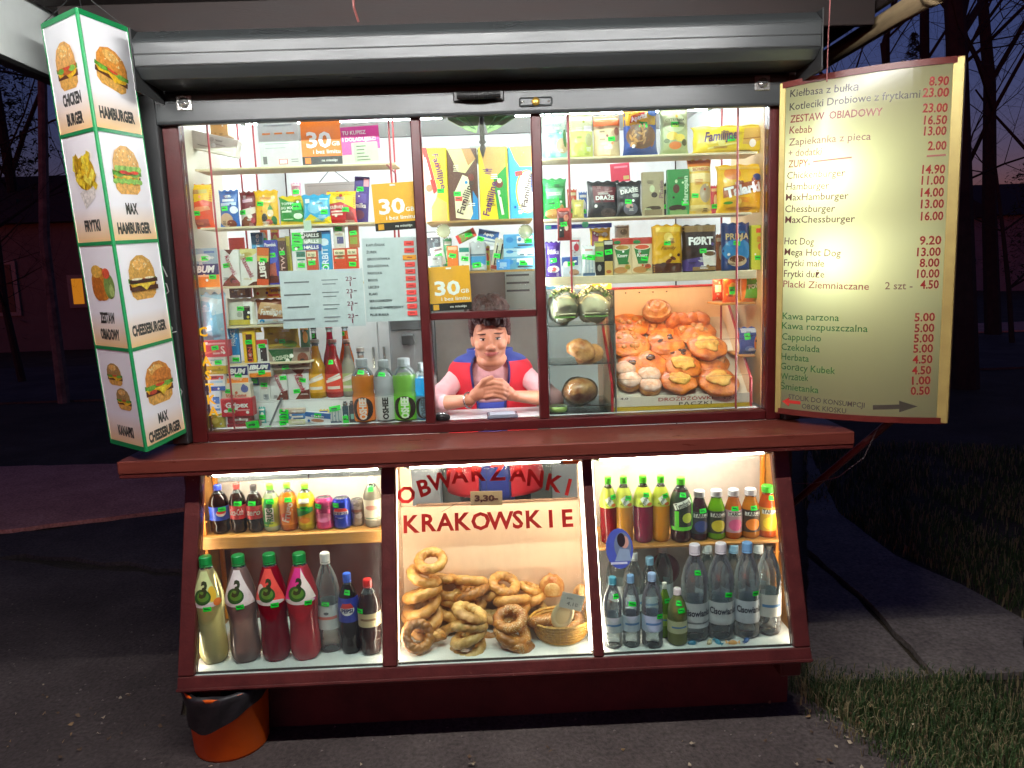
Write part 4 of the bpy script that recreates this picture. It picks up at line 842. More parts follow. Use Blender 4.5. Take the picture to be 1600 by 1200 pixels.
box('end_flap', -.028, .0, -.026, .026, 0, .075, M('card_end', '#c8a85a', .6), bx, .001, loc=(-.095, 0, .0), rot=(0, -.1, 0))
bx = carton('carton', 'tan carton at the back of the top shelf', 'carton', (335, 184, 362, 215), .27, None, '#c89a5a', [R_(0, .7, .8, .1, '#a87a3a')], d=.08)

GRP[0] = 'goods in the lower half of the sweets window'
bag('cellophane_bag', 'clear cellophane bag with pale blue ribbon, beside the left jamb', 'bag', (316, 458, 358, 531), .10, None, '#9fc4d8', [R_(.05, .4, .25, .8, '#8ac0de', .05), R_(.2, .7, .5, .3, '#c9dde6', .2), R_(-.2, .25, .3, .1, '#e2eef2', .3), R_(-.1, .86, .7, .1, '#c0cdd2', -.2)], d=.04, rough=.15, wr=2.2)
carton('medicine_box', 'red medicine box under the cellophane bag', 'medicine', (317, 531, 361, 557), .10, None, '#c8404a', [R_(0, .8, .8, .1, '#e8a8a8'), T_(.3, .45, .4, 'S', '#f2d8d0', .14), R_(-.15, .3, .4, .1, '#e07a5a', .2)], [(.03, .55)], d=.04)
carton('medicine_box', 'small white medicine box under the red box', 'medicine', (322, 557, 356, 571), .10, None, '#d8d4c8', [R_(.1, .65, .6, .2, '#9aa8b0')], [(.15, .4)], d=.035)
carton('medicine_box', 'flat mustard medicine box', 'medicine', (323, 571, 357, 584), .10, None, '#b89a1e', [R_(0, .5, .7, .2, '#8a7414')], d=.035)
carton('medicine_box', 'white box with red print and blue foot', 'medicine', (322, 584, 355, 610), .10, None, '#e2e2de', [R_(0, .15, 1, .26, '#2a5aa8'), R_(.15, .8, .6, .22, '#c04a4a'), R_(.1, .55, .6, .12, '#a8c8e0')], d=.035)
carton('medicine_box', 'pale blue-grey box below the blue-footed one', 'medicine', (325, 610, 350, 646), .10, None, '#c4d2da', [R_(.2, .6, .4, .3, '#4a7ac0'), R_(0, .2, .8, .1, '#5a8ac0'), R_(-.1, .8, .5, .1, '#e2e2de')], d=.035)
bag('sponge_pack', 'olive yellow pack at the foot of the medicine column', 'pack', (326, 646, 354, 672), .09, FLO, '#b0a43a', [E_(0, .5, .4, .4, '#c8bc5a')], kind='brick', d=.035, wr=.6)
ibum('painkiller box half hidden behind the white-gold box', (358, 571, 391, 598), .13, None, False, ((.05, .48),))
ibum('painkiller box beside the chocolate wafers', (391, 566, 426, 588), .15, None, False, ((.1, .32),))
carton('tea_box', 'white and gold box with blue flower on top of the red box', 'tea', (350, 598, 395, 621), .11, None, '#e2dac2', [E_(.3, .62, .26, .5, '#5a6aa8'), T_(0, .22, .2, 'Verbena', '#c8603a', .7, shear=.3)], [(-.25, .5)], d=.04)
carton('medicine_box', 'red cold-remedy box on the maroon packs', 'medicine', (350, 621, 399, 649), .10, None, '#c01c28', [T_(.02, .66, .3, 'Gripex', WH, .72, bold=.03), R_(.2, .35, .4, .08, '#e8a0a0'), E_(-.35, .32, .14, .18, '#f0e6e0')], [(-.17, .36)], d=.05)
for lab, px, c, c2 in (('maroon snack pack right under the cold remedy', (358, 649, 396, 660), '#8a1c26', '#b8b0a8'), ('lowest maroon snack pack on the sill', (358, 661, 392, 672), '#9a2430', '#d09090')): carton('snack_pack', lab, 'snack', px, .10, None, c, [R_(.05, .5, .6, .3, c2)], d=.035)
carton('matchbox', 'small brown box almost covered by a green sticker', 'box', (387, 657, 408, 672), .075, FLO, '#6a4a3a', [], [(0, .4)], d=.03, ssize=(.05, .03))
# bars on the fifth shelf
carton('wafer_bar', 'bright blue wafer bar standing on the fifth shelf', 'wafers', (360, 509, 377, 566), .16, SE, '#2e86c8', [TV_(0, .68, 0.4, 'PRINCE', '#e2eef6', 0.42, rot=PI/2, bold=.02), R_(0, .12, 1, .2, '#e6e6e2')], [(.1, .1)], d=.015)
carton('wafer_bar', 'yellow and brown caramel bar with big lettering', 'chocolate', (383, 514, 402, 567), .15, SE, '#e6b81a', [R_(.02, .45, .5, .8, '#5a2a1c'), TV_(.04, .25, 0.34, 'LION', '#d8584a', 0.45, rot=PI/2, bold=.02)], [(.0, .62)], d=.015)
bag('wafer_pack', 'crumpled yellow wafer pack over the caramel bar', 'wafers', (360, 500, 410, 520), .2, None, '#e0c018', [R_(0, .5, .8, .2, '#f2de6a', .1)], d=.03, wr=1.6)
carton('wafer_bar', 'small red-topped bar beside the green chocolate box', 'chocolate', (404, 530, 421, 568), .155, SE, '#d8d4d0', [R_(0, .88, 1, .2, '#c83a34'), R_(.1, .35, .6, .6, '#3a3438')], [(.0, .72)], d=.015)
carton('chocolate_box', 'chocolate box with dark green banner', 'chocolate', (422, 544, 487, 577), .17, None, '#9a8a7a', [P_([(-.48, .98), (.12, .98), (.1, .6), (-.02, .2), (-.26, .2), (-.38, .6)], '#0f5a26'), T_(-.17, .6, .2, 'ROSHEN', '#d8e2c8', .42, rot=.12), E_(.33, .5, .26, .6, '#7a4028'), E_(.32, .42, .12, .2, '#1c100c')], [(-.1, .12)], d=.03)
bag('snack_bag', 'mustard yellow snack bag behind the green chocolate box', 'snack bag', (412, 505, 470, 545), .24, None, '#c9a41a', [R_(0, .75, .6, .2, '#d8b83a'), E_(.25, .18, .4, .3, '#7aa02a'), E_(-.2, .2, .5, .3, '#d8bc3a')], [(.05, .3)], d=.04)
bag('wafer_pack', 'brown wafer pack with white script and blue foot', 'wafers', (402, 467, 446, 509), .17, SD, '#8a4a2c', [P_([(-.5, .45), (.5, .25), (.5, .75), (-.3, .9)], '#d0a878'), T_(.05, .5, .24, 'Familijne', WH, .8, shear=.3), R_(0, .12, 1, .18, '#c8d8e8'), E_(-.3, .14, .2, .14, '#2a8ac8')], d=.03)
bag('coffee_bag', 'white coffee pouch with black shield on the fourth shelf', 'coffee', (358, 466, 402, 510), .17, SD, '#d8d6c8', [R_(.25, .5, .3, .9, '#ecece8'), R_(-.1, .12, .8, .2, '#c8b43a'), R_(.2, .45, .25, .5, '#1c1c1c'), E_(-.05, .4, .2, .2, '#a8a89a')], [(.0, .62)], d=.03, kind='brick')
bag('wafer_pack', 'cream and yellow wafer pack lying under the third shelf', 'wafers', (395, 448, 442, 466), .2, None, '#e6d49a', [R_(.2, .5, .4, 1., '#f0b22a'), R_(.25, .2, .4, .3, '#e0503a'), T_(.3, .7, .3, 'Familijne', '#5a2a6a', .35)], d=.03)
carton('chocolate_box', 'dark box lying under the third shelf', 'chocolate', (361, 449, 392, 465), .18, None, '#4a2c1a', [R_(.1, .5, .4, .5, '#8a5a2a')], d=.03)
carton('mint_box', 'blue and white mint box beside the painkiller box', 'sweets', (394, 588, 408, 627), .19, zst, '#d4dadc', [R_(0, .8, 1, .3, '#3a7ab8')], [(.0, .82)], d=.02)
carton('mint_box', 'white mint box with grey foot on the step', 'sweets', (408, 585, 424, 627), .185, zst, '#d8d8d2', [R_(.1, .15, .5, .2, '#9aa0a4'), R_(0, .5, .6, .1, '#c8a8a0')], [(0, .62)], d=.02)
for px, a, lab in (((425, 574, 452, 627), '#d8cf9a', 'white chocolate box with lemon corner on the step'), ((453, 572, 486, 627), '#8a4a3a', 'white chocolate box with brown corners on the step')):
    carton('chocolate_box', lab, 'chocolate', px, .19, zst, '#dcdcda', [P_([(-.45, 1), (.45, 1), (.1, .7)], a), TV_(.1, .5, 0.26, 'Kasztanki', '#b84a5a', 0.55, rot=-1.2, bold=.01), P_([(-.2, 0), (.5, 0), (.5, .3), (.1, .25)], '#6a3426')], [(.2, .58), (-.1, .25)] if a == '#8a4a3a' else [(.3, .68)], d=.02)
# on the sill
pen = empty('pen', at(428, 650, .085)); tag(pen, 'grey pen leaning on the white step', 'pen')
a0 = at(419, 671, .075)-pen.location; a1 = at(440, 622, .16)-pen.location
tube('barrel', a0.lerp(a1, .12), a1, .0042, M('pen_grey', '#5a5c60', .4), pen, 8); tube('tip', a0, a0.lerp(a1, .12), .001, m_steel, pen, 8, .004); tube('clip', a0.lerp(a1, .7)+Vector((.006, -.004, 0)), a1+Vector((.006, -.004, 0)), .0013, m_steel, pen, 5)
carton('tag', 'green price tag lying at the foot of the pen', 'price tag', (414, 667, 425, 673), .07, FLO, '#14d83c', [], d=.01)
for i, (c, s, lab) in enumerate((('#2c3c50', 'HALLS', 'bottom roll of the small throat sweet stack on the sill'), ('#d8d8b0', '', 'cream roll, second from the bottom on the sill'), ('#4a80b8', '', 'blue roll, third from the bottom on the sill'), ('#c8b4a0', '', 'beige roll on top of the small stack on the sill'))):
    carton('sweets_roll', lab, 'sweets', (438, 672-(i+1)*8.6, 478, 672-i*8.6), .08, None, c, [T_(.2, .5, .5, s, WH, .45)] if s else [R_(.2, .5, .45, .3, '#e8e2d2')], [(-.32, .5)], d=.02, ssize=(.036, .018), bev=.004)
carton('gum_pack', 'blue and white gum pack tilted on the sill', 'gum', (477, 644, 518, 670), .085, FLO, '#dfe4e6', [P_([(-.5, .6), (.5, .5), (.5, 1), (-.5, 1)], '#3a70b0'), E_(.0, .3, .5, .3, '#b07a5a'), T_(.0, .7, .16, 'Orbit', WH, .5)], [(0, .74)], d=.02, roll=.12)
bag('gum_pack', 'white ribbed gum blister on the sill', 'gum', (515, 634, 536, 668), .08, FLO, '#d0d6d4', [R_(-.2, .4, .1, .6, '#9ab0b0'), R_(.05, .4, .1, .6, '#9ab0b0'), R_(.28, .4, .1, .6, '#9ab0b0'), R_(0, .06, .9, .1, '#4a6a8a')], [(0, .85)], d=.02, ssize=(.045, .02))
for px, c, lab in (((537, 634, 546, 666), '#1f4a5a', 'dark teal cigarette lighter beside the gum'), ((547, 633, 557, 665), '#3a4046', 'black cigarette lighter beside the orange drink')):
    o = carton('lighter', lab, 'lighter', px, .08, FLO, c, [R_(0, .35, .5, .3, '#7ac0b0')], [(0, .2)] if px[0] < 540 else [], d=.012, ssize=(.022, .03))
    H = spot(px, .08, FLO)[2]; box('metal_hood', -.009, .009, -.006, .006, H+.0005, H+.012, m_steel, o, .002); tube('spark_wheel', (-.006, 0, H+.014), (.006, 0, H+.014), .004, m_black, o, 8)

for px, Y, z, c, c2, lab in (((446, 466, 486, 509), .2, SD, '#d8502a', '#f2c838', 'orange-red wafer pack half hidden by the plain price sheet'), ((366, 389, 392, 408), .24, None, '#e8d23a', '#c83a2a', 'yellow pack behind the white chocolate boxes'), ((470, 508, 486, 545), .2, None, '#2a6a3a', '#e8a23a', 'green and orange bar beside the mustard bag'), ((487, 545, 500, 577), .28, None, '#c83a4a', '#f0e2d0', 'red bar behind the small bottles')):
    bag('wafer_pack', lab, 'wafers', px, Y, z, c, [E_(.1, .5, .5, .5, c2), R_(0, .85, .8, .1, c2)], d=.03)
for px, Y, z, c, c2, lab in (((408, 350, 420, 392), .24, None, '#e86a2a', '#f6e0b0', 'orange bar peeking over the brown chocolate bar'), ((424, 356, 438, 392), .25, None, '#c8322a', '#f0d04a', 'red and yellow bar peeking over the blue bar'), ((500, 640, 516, 666), .13, FLO, '#e8c83a', '#3a5ab0', 'small yellow pack behind the tilted gum pack'), ((406, 636, 417, 668), .14, FLO, '#3aa8a0', '#f0f0e8', 'teal stick pack beside the pen'), ((446, 628, 470, 640), .19, None, '#d8604a', '#f0e0d0', 'coral pack behind the sweet rolls'), ((325, 392, 343, 420), .25, None, '#4a7ac0', '#e8e8e8', 'blue pack behind the tall painkiller box'), ((588, 330, 612, 352), .2, SB, '#b0304a', '#f0d0b0', 'crimson pack under the amber phone card'), ((456, 286, 472, 310), .26, None, '#e8a0b8', '#f6f0f0', 'pink pack behind the green candy bag')):
    bag('sweets_pack', lab, 'sweets', px, Y, z, c, [E_(.1, .5, .5, .4, c2), R_(0, .85, .8, .1, c2), R_(0, .15, .7, .08, c2)], [(0, .4)] if c != '#d8604a' else [], d=.02)
# bottles on the step and on the sill
GRP[0] = 'drinks in the sweets window'
def soda(label, px, Y, z, col, c2, cap, st=(), cl=.3): return bottle('bottle', label, px, Y, z, 'long', col, .86, cap, (.1, .42, c2), [R_(0, .32, .9, .05, '#e8e2d8', .3), R_(0, .18, .7, .05, '#e0d8cc'), R_(.05, .37, .7, .03, '#d8d0c4', .4)], st, clear=cl)
soda('yellow lemonade bottle on the step', (484, 530, 513, 627), .21, zst, '#f0b41e', '#eeb03a', '#8a8278')
soda('red lemonade bottle on the step', (511, 530, 540, 626), .21, zst, '#d8302c', '#d8402e', '#a86a60', [(-.1, .62)])
soda('clear lemonade bottle with green label on the step', (536, 530, 559, 624), .215, zst, '#d8d8c4', '#a8bc7a', '#c8a890', cl=.6)
soda('dark cola bottle behind the yellow lemonade', (486, 508, 506, 600), .30, zst, '#3a2420', '#2a2a2a', '#1a1a1a', [(0, .85)])
soda('magenta drink bottle behind the red lemonade', (508, 506, 532, 600), .30, zst, '#d82a5a', '#c8304a', '#c82a48')
soda('orange drink bottle behind the clear lemonade', (533, 504, 556, 600), .30, zst, '#f0781e', '#e87a2a', '#e8681e', [(-.2, .85)])
soda('peach water bottle half hidden behind the orange sports drink', (556, 543, 582, 640), .22, FLO, '#e8d2c0', '#dccabc', '#c8bcae', cl=.7)
def sport(label, px, col, lc, txt, st, cl=.3, oval=True):
    it = ([E_(0, .22, 1.0, .38, '#2e1a14'), E_(-.02, .22, .5, .34, lc)] if oval else [])+[TV_(0 if oval else .05, .225, .30 if oval else .26, 'OSHEE', txt, .34 if oval else .36, bold=.05)]
    b = bottle('sports_drink', label, px, .095, FLO, 'sport', col, .74, '#8a8e90', (.03, .43, lc), it, st, clear=cl, labmat=None, ssize=(.03, .015))
    return b
sport('orange sports drink bottle with oval label on the sill', (554, 560, 589, 664), '#f0961e', '#f08228', '#e8ddd0', [(0, .80)])
sport('clear sports drink bottle with dark upright lettering', (588, 562, 621, 663), '#dfe2e6', '#cfd0cc', '#2c2c2a', [(-.05, .78)], .55, False)
sport('lime green sports drink bottle with oval label', (617, 559, 655, 662), '#9ad860', '#6ecf2a', '#e4eed8', [])
sport('blue sports drink bottle half behind the left mullion', (650, 566, 680, 660), '#2a9ad0', '#7a98a8', '#5a6a72', [], .3)
tr = box('cup_stack', -.03, .03, -.03, .03, 0, .001, m_pet, None, 0); bpy.data.objects.remove(tr)

# ================================================================ goods: over the hatch
GRP[0] = 'wafer packs over the serving hatch'
YW = .13
def fam(label, px, base, items, st, red=()): carton('wafer_pack', label, 'wafers', px, YW, SF, base, items, st, d=.05, bev=.004, rough=.3, red=red)
fam('yellow and pink wafer pack at the left of the four', (664, 232, 703, 342), '#ecd42a', [P_([(-.5, 0), (-.1, 0), (-.05, .25), (.1, .42), (-.28, 1), (-.5, 1)], '#f0b0a0'), P_([(-.48, 1), (-.28, 1), (.08, .42), (-.08, .38)], '#d8342c'), P_([(-.2, 0), (.42, 0), (.42, .26), (.05, .34), (-.2, .2)], '#d8a85a'), TV_(.2, .68, 0.24, 'Familijne', '#6a3a6a', 0.48, rot=-1.35, bold=.02), E_(-.25, .46, .26, .1, '#e86a4a'), R_(-.28, .72, .09, .3, '#f2d8d0', .22)], [(.2, .42)])
fam('brown wafer pack with cream swirl and blue foot', (703, 233, 749, 342), '#5a3424', [P_([(-.48, .99), (.3, .99), (.45, .85), (.1, .66), (-.15, .68)], '#d8cf8c'), P_([(.0, .99), (.3, .99), (.46, .85), (.2, .76)], '#c08a4a'), P_([(-.28, .05), (.2, .02), (.3, .1), (.2, .6), (-.0, .64), (-.3, .4)], '#e8e2b8'), P_([(.2, .02), (.48, .02), (.48, .3), (.32, .42), (.3, .1)], '#2a8ac8'), TV_(.06, .33, 0.24, 'Familijne', '#4a3a34', 0.48, rot=1.2, bold=.02), E_(.28, .6, .2, .1, '#7a3020')], [(-.2, .38), (-.16, .31)], (1,))
fam('yellow and green hazelnut wafer pack', (751, 231, 796, 342), '#ead22a', [P_([(-.45, 1), (.45, 1), (.42, .7), (.1, .56), (-.25, .64)], '#d8a85c'), P_([(.0, .56), (.45, .74), (.48, 0), (.12, 0)], '#2a9a3a'), E_(.18, .5, .28, .12, '#7a3a24'), E_(.2, .54, .16, .07, '#e8d8b8'), TV_(-.16, .3, 0.24, 'Familijne', '#6a2a6a', 0.48, rot=1.3, bold=.02), R_(.22, .24, .09, .34, '#e6f0d8', .15)], [])
fam('light blue wafer pack by the right mullion', (797, 230, 836, 340), '#4aaee0', [P_([(-.45, 1), (.48, 1), (.5, .72), (-.05, .72), (-.25, .82)], '#d8a85c'), E_(.2, .38, .9, .6, '#e8d84a'), E_(.22, .38, .8, .56, '#f2f0e2'), TV_(.2, .4, 0.24, 'Familijne', '#5a4a44', 0.48, rot=1.35, bold=.02), R_(.42, .5, .12, .25, '#2a5aa8')], [(-.1, .63)], (0,))
# hanging fan-shaped ornament
GRP[0] = None
fo = empty('hanging_ornament', at(752, 177, .06)); tag(fo, 'fan-shaped green paper ornament hung on a dark metal bracket', 'ornament')
fm_ = M('fan_paper', '#a8c88a', .6, var=.15, scale=30)
for s in (-1, 1):
    pts = [(0, 0), (s*.13, .012), (s*.125, -.02), (s*.06, -.058), (s*.022, -.072)]
    v = [(x, -.002*i, z) for i, (x, z) in enumerate(pts)]+[(x, .002, z) for x, z in pts]; n = 5
    obj('fan_half', v, [tuple(range(n)), tuple(range(2*n-1, n-1, -1))]+[(i, (i+1) % n, (i+1) % n+n, i+n) for i in range(n)], fm_, fo)
    tube('fan_rib', (s*.03, -.008, -.055), (s*.12, -.008, -.0), .0012, M('fan_rib', '#5a8a5a', .6), fo, 5); tube('fan_rib', (s*.022, -.008, -.06), (s*.07, -.008, .002), .0012, M('fan_rib', '#5a8a5a', .6), fo, 5)
box('bracket', -.009, .009, -.014, -.004, -.11, .09, M('iron', '#4a443e', .5, metal=.4), fo, .002)
v, f = lathe([(.0, -.05), (.007, -.03), (.012, -.012), (.007, 0), (.014, .01), (.007, .02), (.009, .03)], 12); obj('finial', v, f, M('iron', '#4a443e', .5, metal=.4), fo, smooth=True, loc=(0, -.009, -.115))
tube('hang_hook', (0, -.009, .085), (0, .0, .2), .003, M('iron', '#4a443e', .5, metal=.4), fo, 6)
hp = box('ceiling_panel', at(733, 218, .9).x, at(822, 218, .9).x, .9, 1.2, at(770, 232, .9).z-.03, at(770, 216, .9).z-.03, M('panel_grey', '#b8beb8', .5), None, .004); tag(hp, 'pale grey wall unit at the back above the wafer packs', 'wall unit'); box('unit_grille', .0, .2, -.006, 0, 0, .01, m_guide, hp, 0, (at(745, 218, .9).x, .899, at(770, 230, .9).z-.02)); box('mounting', at(760, 218, .9).x, at(800, 218, .9).x, 1.2, 1.684, at(770, 230, .9).z-.03, at(770, 220, .9).z-.03, m_white, hp, .002)
GRP[0] = 'small packs over the serving hatch'
YG = .13
carton('gum_pack', 'dark card with white top at the left end above the hatch', 'pack', (669, 362, 690, 424), .2, SG, '#3a4048', [R_(0, .92, 1, .12, '#d8dcdc'), E_(.1, .6, .2, .06, '#9ab0b8')], d=.02)
carton('medicine_box', 'grey box lying at the left end above the hatch', 'box', (669, 400, 692, 424), .09, SG, '#a8aca8', [R_(0, .3, .7, .2, '#6a8a90')], d=.03)
carton('mint_box', 'tilted white mint box', 'sweets', (678, 386, 698, 414), .10, None, '#d8d4cc', [R_(.1, .85, .6, .12, '#8a6a6a')], [(.05, .5)], d=.018, roll=-.18)
carton('mint_box', 'orange mint box standing above the hatch', 'sweets', (700, 384, 717, 424), .105, SG, '#ee7a22', [R_(0, .9, .8, .12, '#f0c89a')], [(0, .62)], d=.02)
carton('mint_box', 'white mint box with teal top above the hatch', 'sweets', (718, 386, 735, 424), .10, SG, '#dde0dc', [R_(0, .88, .9, .18, '#1f8a7a')], [(.05, .52)], d=.02)
bag('tissue_pack', 'white and blue tissue pack above the hatch', 'tissues', (735, 378, 761, 424), .12, SG, '#b8bcc0', [R_(0, .35, .9, .3, '#4a9ad0'), R_(0, .55, .9, .06, '#6a7a88'), E_(0, .2, .6, .15, '#e2e8ec')], [(-.1, .2)], kind='brick', d=.03, ssize=(.034, .02))
carton('sweets_roll', 'green and red sweets roll lying tilted on the small packs', 'sweets', (716, 361, 747, 375), .14, None, '#8aa04a', [R_(-.42, .5, .16, 1, '#d83a30'), R_(.42, .5, .16, 1, '#e0583a')], [(.12, .5)], d=.02, roll=-.42, bev=.004)
carton('medicine_box', 'blue and white medicine box lying tilted on the small packs', 'medicine', (745, 360, 777, 382), .15, None, '#e0e4e6', [P_([(-.5, .5), (.5, .4), (.5, 1), (-.5, 1)], '#3a6ab0'), R_(.1, .25, .6, .1, '#8a98a8'), T_(0, .72, .2, 'Apap', WH, .5)], [(-.35, .3)], d=.03, roll=.2)
bag('candy_bag', 'striped black and cream sweets stick pack', 'sweets', (765, 372, 783, 424), .11, SG, '#c8c0a8', [R_(-.2, .5, .12, .7, '#2a2a28'), R_(.25, .45, .12, .8, '#2a2a28'), R_(0, .08, .9, .12, '#b04a3a')], [(-.1, .45)], d=.02, roll=.22)
for i, (y0, y1, c, lab) in enumerate(((366, 388, '#5aa8d8', 'top blue and white medicine box in the stack by the right mullion'), (388, 401, '#a8ccd8', 'pale blue box in the middle of the stack by the right mullion'), (401, 422, '#5a9ab8', 'lowest blue box in the stack by the right mullion'))):
    carton('medicine_box', lab, 'medicine', (787, y0, 835, y1), .11, None if i < 2 else SG, c, [R_(.18, .6, .5, .5, '#dfe6ea'), R_(.2, .2, .5, .12, '#3a4a52'), E_(-.3, .6, .24, .4, '#3a8ac8')], [(.3, .5)] if i == 0 else ([(.15, .5)] if i == 2 else []), d=.05, ssize=(.03, .018))
carton('gum_pack', 'blue crumpled gum pack lying before the stack', 'gum', (776, 405, 797, 421), .08, SG, '#4a9ae0', [R_(0, .5, .5, .4, '#a8d0f0')], d=.02)
GRP[0] = 'suction hooks on the glass'
for px, py, lab in ((693, 361, 'round clear suction hook over the small packs'), (821, 362, 'clear suction hook seen edge-on by the right mullion')):
    q = at(px, py, .03); v, f = lathe([(0, .012), (.012, .011), (.02, .004), (.027, 0), (.026, -.001)], 20)
    o = obj('suction_hook', v, f, film('suction', '#e8e8c8', .45, .15, body='#c8c89a'), None, smooth=True, loc=(q.x, .0232, q.z), rot=(-PI/2, 0, 0)); tag(o, lab, 'hook', GRP[0])
    path_tube('wire_hook', [(0, 0, .012), (0, .01, .022), (0, .04, .02), (0, .045, .03)], .0012, m_steel, o, 5)

# ================================================================ goods: coffee window, right
GRP[0] = 'snacks on the top shelf of the coffee window'
YH = .13
bag('snack_pouch', 'teal and white pouch next to the right mullion', 'snack bag', (848, 178, 886, 247), YH, SH, '#8fcfc8', [R_(0, .8, 1, .4, '#cfe2cc'), R_(0, .6, .8, .05, '#b8d8cc'), T_(-.05, .74, .07, 'NATURALNE', '#4a9a94', .7, bold=.0), E_(.3, .28, .5, .34, '#c8b088'), E_(.42, .45, .16, .4, '#3a6a2a'), E_(-.2, .5, .2, .06, '#5ab0b0'), R_(.1, .66, .2, .06, WH)], [], kind='pouch', d=.05)
bag('snack_pouch', 'lime green pouch on the top shelf', 'snack bag', (890, 178, 927, 247), YH, SH, '#c2cc6a', [R_(0, .8, 1, .4, '#d8e0b0'), R_(.28, .66, .34, .12, WH), E_(0, .2, .7, .3, '#b0bc4a'), E_(.3, .4, .3, .3, '#a8a878'), R_(-.1, .46, .2, .05, '#8a9a3a')], [], kind='pouch', d=.05)
bag('snack_pouch', 'beige pouch with orange band on the top shelf', 'snack bag', (928, 180, 969, 247), YH, SH, '#d8bf94', [R_(0, .82, 1, .16, '#ee7a3a', .0), E_(.3, .5, .4, .3, '#b09878'), E_(.36, .6, .2, .2, '#8a5a4a'), R_(-.2, .6, .2, .04, '#8a7a5a'), R_(-.2, .42, .2, .03, '#8a7a5a')], [(.15, .42)], kind='pouch', d=.05)
pretz = []
rp = random.Random(4)
for i in range(34): pretz.append(E_(rp.uniform(-.36, .36), rp.uniform(.2, .58), .17, .045, rp.choice(['#a8763a', '#c8924a', '#7a4a1e', '#b58440']), rp.uniform(0, 3)))
bag('snack_bag', 'yellow and blue pretzel snack bag', 'snack bag', (973, 166, 1028, 246), YH-.01, SH, '#24448c', [R_(0, .8, 1, .4, '#f0bc1c'), E_(0, .38, .9, .5, '#6a4620')]+pretz+[P_([(-.36, .62), (.1, .76), (.1, .86), (-.3, .78)], '#c8282a'), T_(-.08, .74, .1, 'Aperitif', WH, .5, rot=.22, bold=.03), E_(.34, .84, .3, .14, '#3a6ab0')], [(.05, .6)], d=.07, ssize=(.034, .02))
bag('snack_bag', 'sage green citrus snack bag', 'snack bag', (1030, 170, 1076, 243), YH, SH, '#aab884', [E_(0, .68, .8, .4, '#ccd8a8'), T_(0, .74, .06, 'CYTRYNKA', '#5a6a3a', .7), E_(-.1, .4, .4, .18, '#e8c44a'), E_(.18, .36, .36, .16, '#e8d05a'), E_(0, .2, .46, .16, '#e88a4a'), E_(-.3, .3, .2, .1, '#6a7a4a'), E_(.34, .26, .2, .14, '#5a5a3a')], [(.0, .64)], d=.055, ssize=(.034, .02))
bag('wafer_pack', 'long yellow wafer pack lying on the top shelf', 'wafers', (1079, 196, 1198, 243), YH, SH, '#ecd030', [T_(-.14, .62, .34, 'Familijne', '#5a3a5a', .46, shear=.25, rot=.06, bold=.03), P_([(.16, .3), (.2, .86), (.46, .9), (.45, .5), (.3, .26)], '#d8b05a'), R_(.3, .5, .26, .04, '#a87a3a', .1), R_(-.12, .26, .4, .06, '#f4e88a', .15)], [(.0, .5)], d=.06, ssize=(.034, .022))
GRP[0] = 'sweets and snacks on the middle shelf of the coffee window'
bag('candy_bag', 'green nut bag next to the right mullion, middle shelf', 'candy bag', (847, 279, 886, 338), YH, SI, '#1e8a3a', [R_(0, .9, 1, .16, '#3aa85a'), P_([(-.4, .75), (.4, .75), (.3, .5), (-.3, .5)], '#5ab878'), T_(0, .64, .12, 'orzeszki', '#d8ecd8', .6), E_(-.05, .14, .7, .22, '#b88a4a'), E_(.25, .26, .3, .24, '#c8a05a')], [(-.1, .38)], ssize=(.06, .04))
bag('dried_fruit_bag', 'small pale yellow bag between the green and black bags', 'bag', (894, 312, 913, 338), .16, SI, '#e8dc7a', [E_(0, .4, .5, .5, '#d0c060')], d=.03)
def draze(label, px, Y, c): bag('candy_bag', label, 'candy bag', px, Y, SI, '#22242a', [P_([(-.32, .42), (.38, .42), (.42, .82), (-.36, .88)], c), T_(.04, .54, .11, 'DRAŻE', WH, .62, bold=.04), R_(.05, .7, .5, .03, '#b88a8a', .1), E_(.15, .14, .5, .24, '#4a3a3a')], [], d=.03)
draze('black and maroon dragee bag on the middle shelf', (918, 283, 968, 339), .14, '#6a1c28')
bag('candy_bag', 'black dragee bag with white lettering', 'candy bag', (963, 283, 1003, 339), .12, SI, '#1c1e24', [P_([(-.4, .6), (.4, .72), (.42, .78), (.0, .84), (-.4, .72)], '#3a3e44'), T_(0, .72, .12, 'DRAŻE', '#eceae4', .72, rot=.14, bold=.04), E_(.05, .22, .6, .34, '#6a6a78'), E_(.0, .3, .3, .14, '#c89a8a')], [(-.05, .42)], d=.03)
carton('wafer_box', 'tall tan chocolate box', 'chocolate', (1003, 269, 1037, 339), .13, SI, '#a89a74', [E_(-.05, .62, .24, .16, '#c8d0a0'), E_(.05, .48, .28, .12, '#3a2a1c'), E_(0, .18, .7, .1, '#4a3a24'), R_(0, .08, .8, .14, '#8a7a58'), TV_(.34, .6, 0.2, 'Ptasie', '#8a6a6a', 0.4, rot=PI/2, bold=.02)], [], d=.025)
carton('wafer_box', 'tall green chocolate box', 'chocolate', (1042, 265, 1076, 338), .13, SI, '#2e8a3e', [E_(-.1, .58, .3, .2, '#5a3020'), E_(-.1, .74, .12, .08, '#c8e2b0'), TV_(.3, .55, 0.22, 'Marcepan', '#c8e8c0', 0.6, rot=PI/2, bold=.03), E_(-.05, .16, .8, .14, '#3a2418'), R_(0, .06, .8, .1, '#7a9a5a')], [(.3, .26)], d=.025)
bag('rice_bag', 'tall yellow grain bag', 'food bag', (1074, 249, 1112, 337), .14, SI, '#ecc24a', [R_(0, .93, 1, .12, '#e07a2a'), R_(0, .82, .9, .08, '#f2e0a0'), T_(0, .82, .06, 'SONKO', '#c8502a', .7), E_(.2, .38, .5, .34, '#b8a488'), R_(0, .12, .9, .1, '#f0d88a'), R_(0, .66, .9, .16, '#f2d890')], [(-.25, .34)], d=.05)
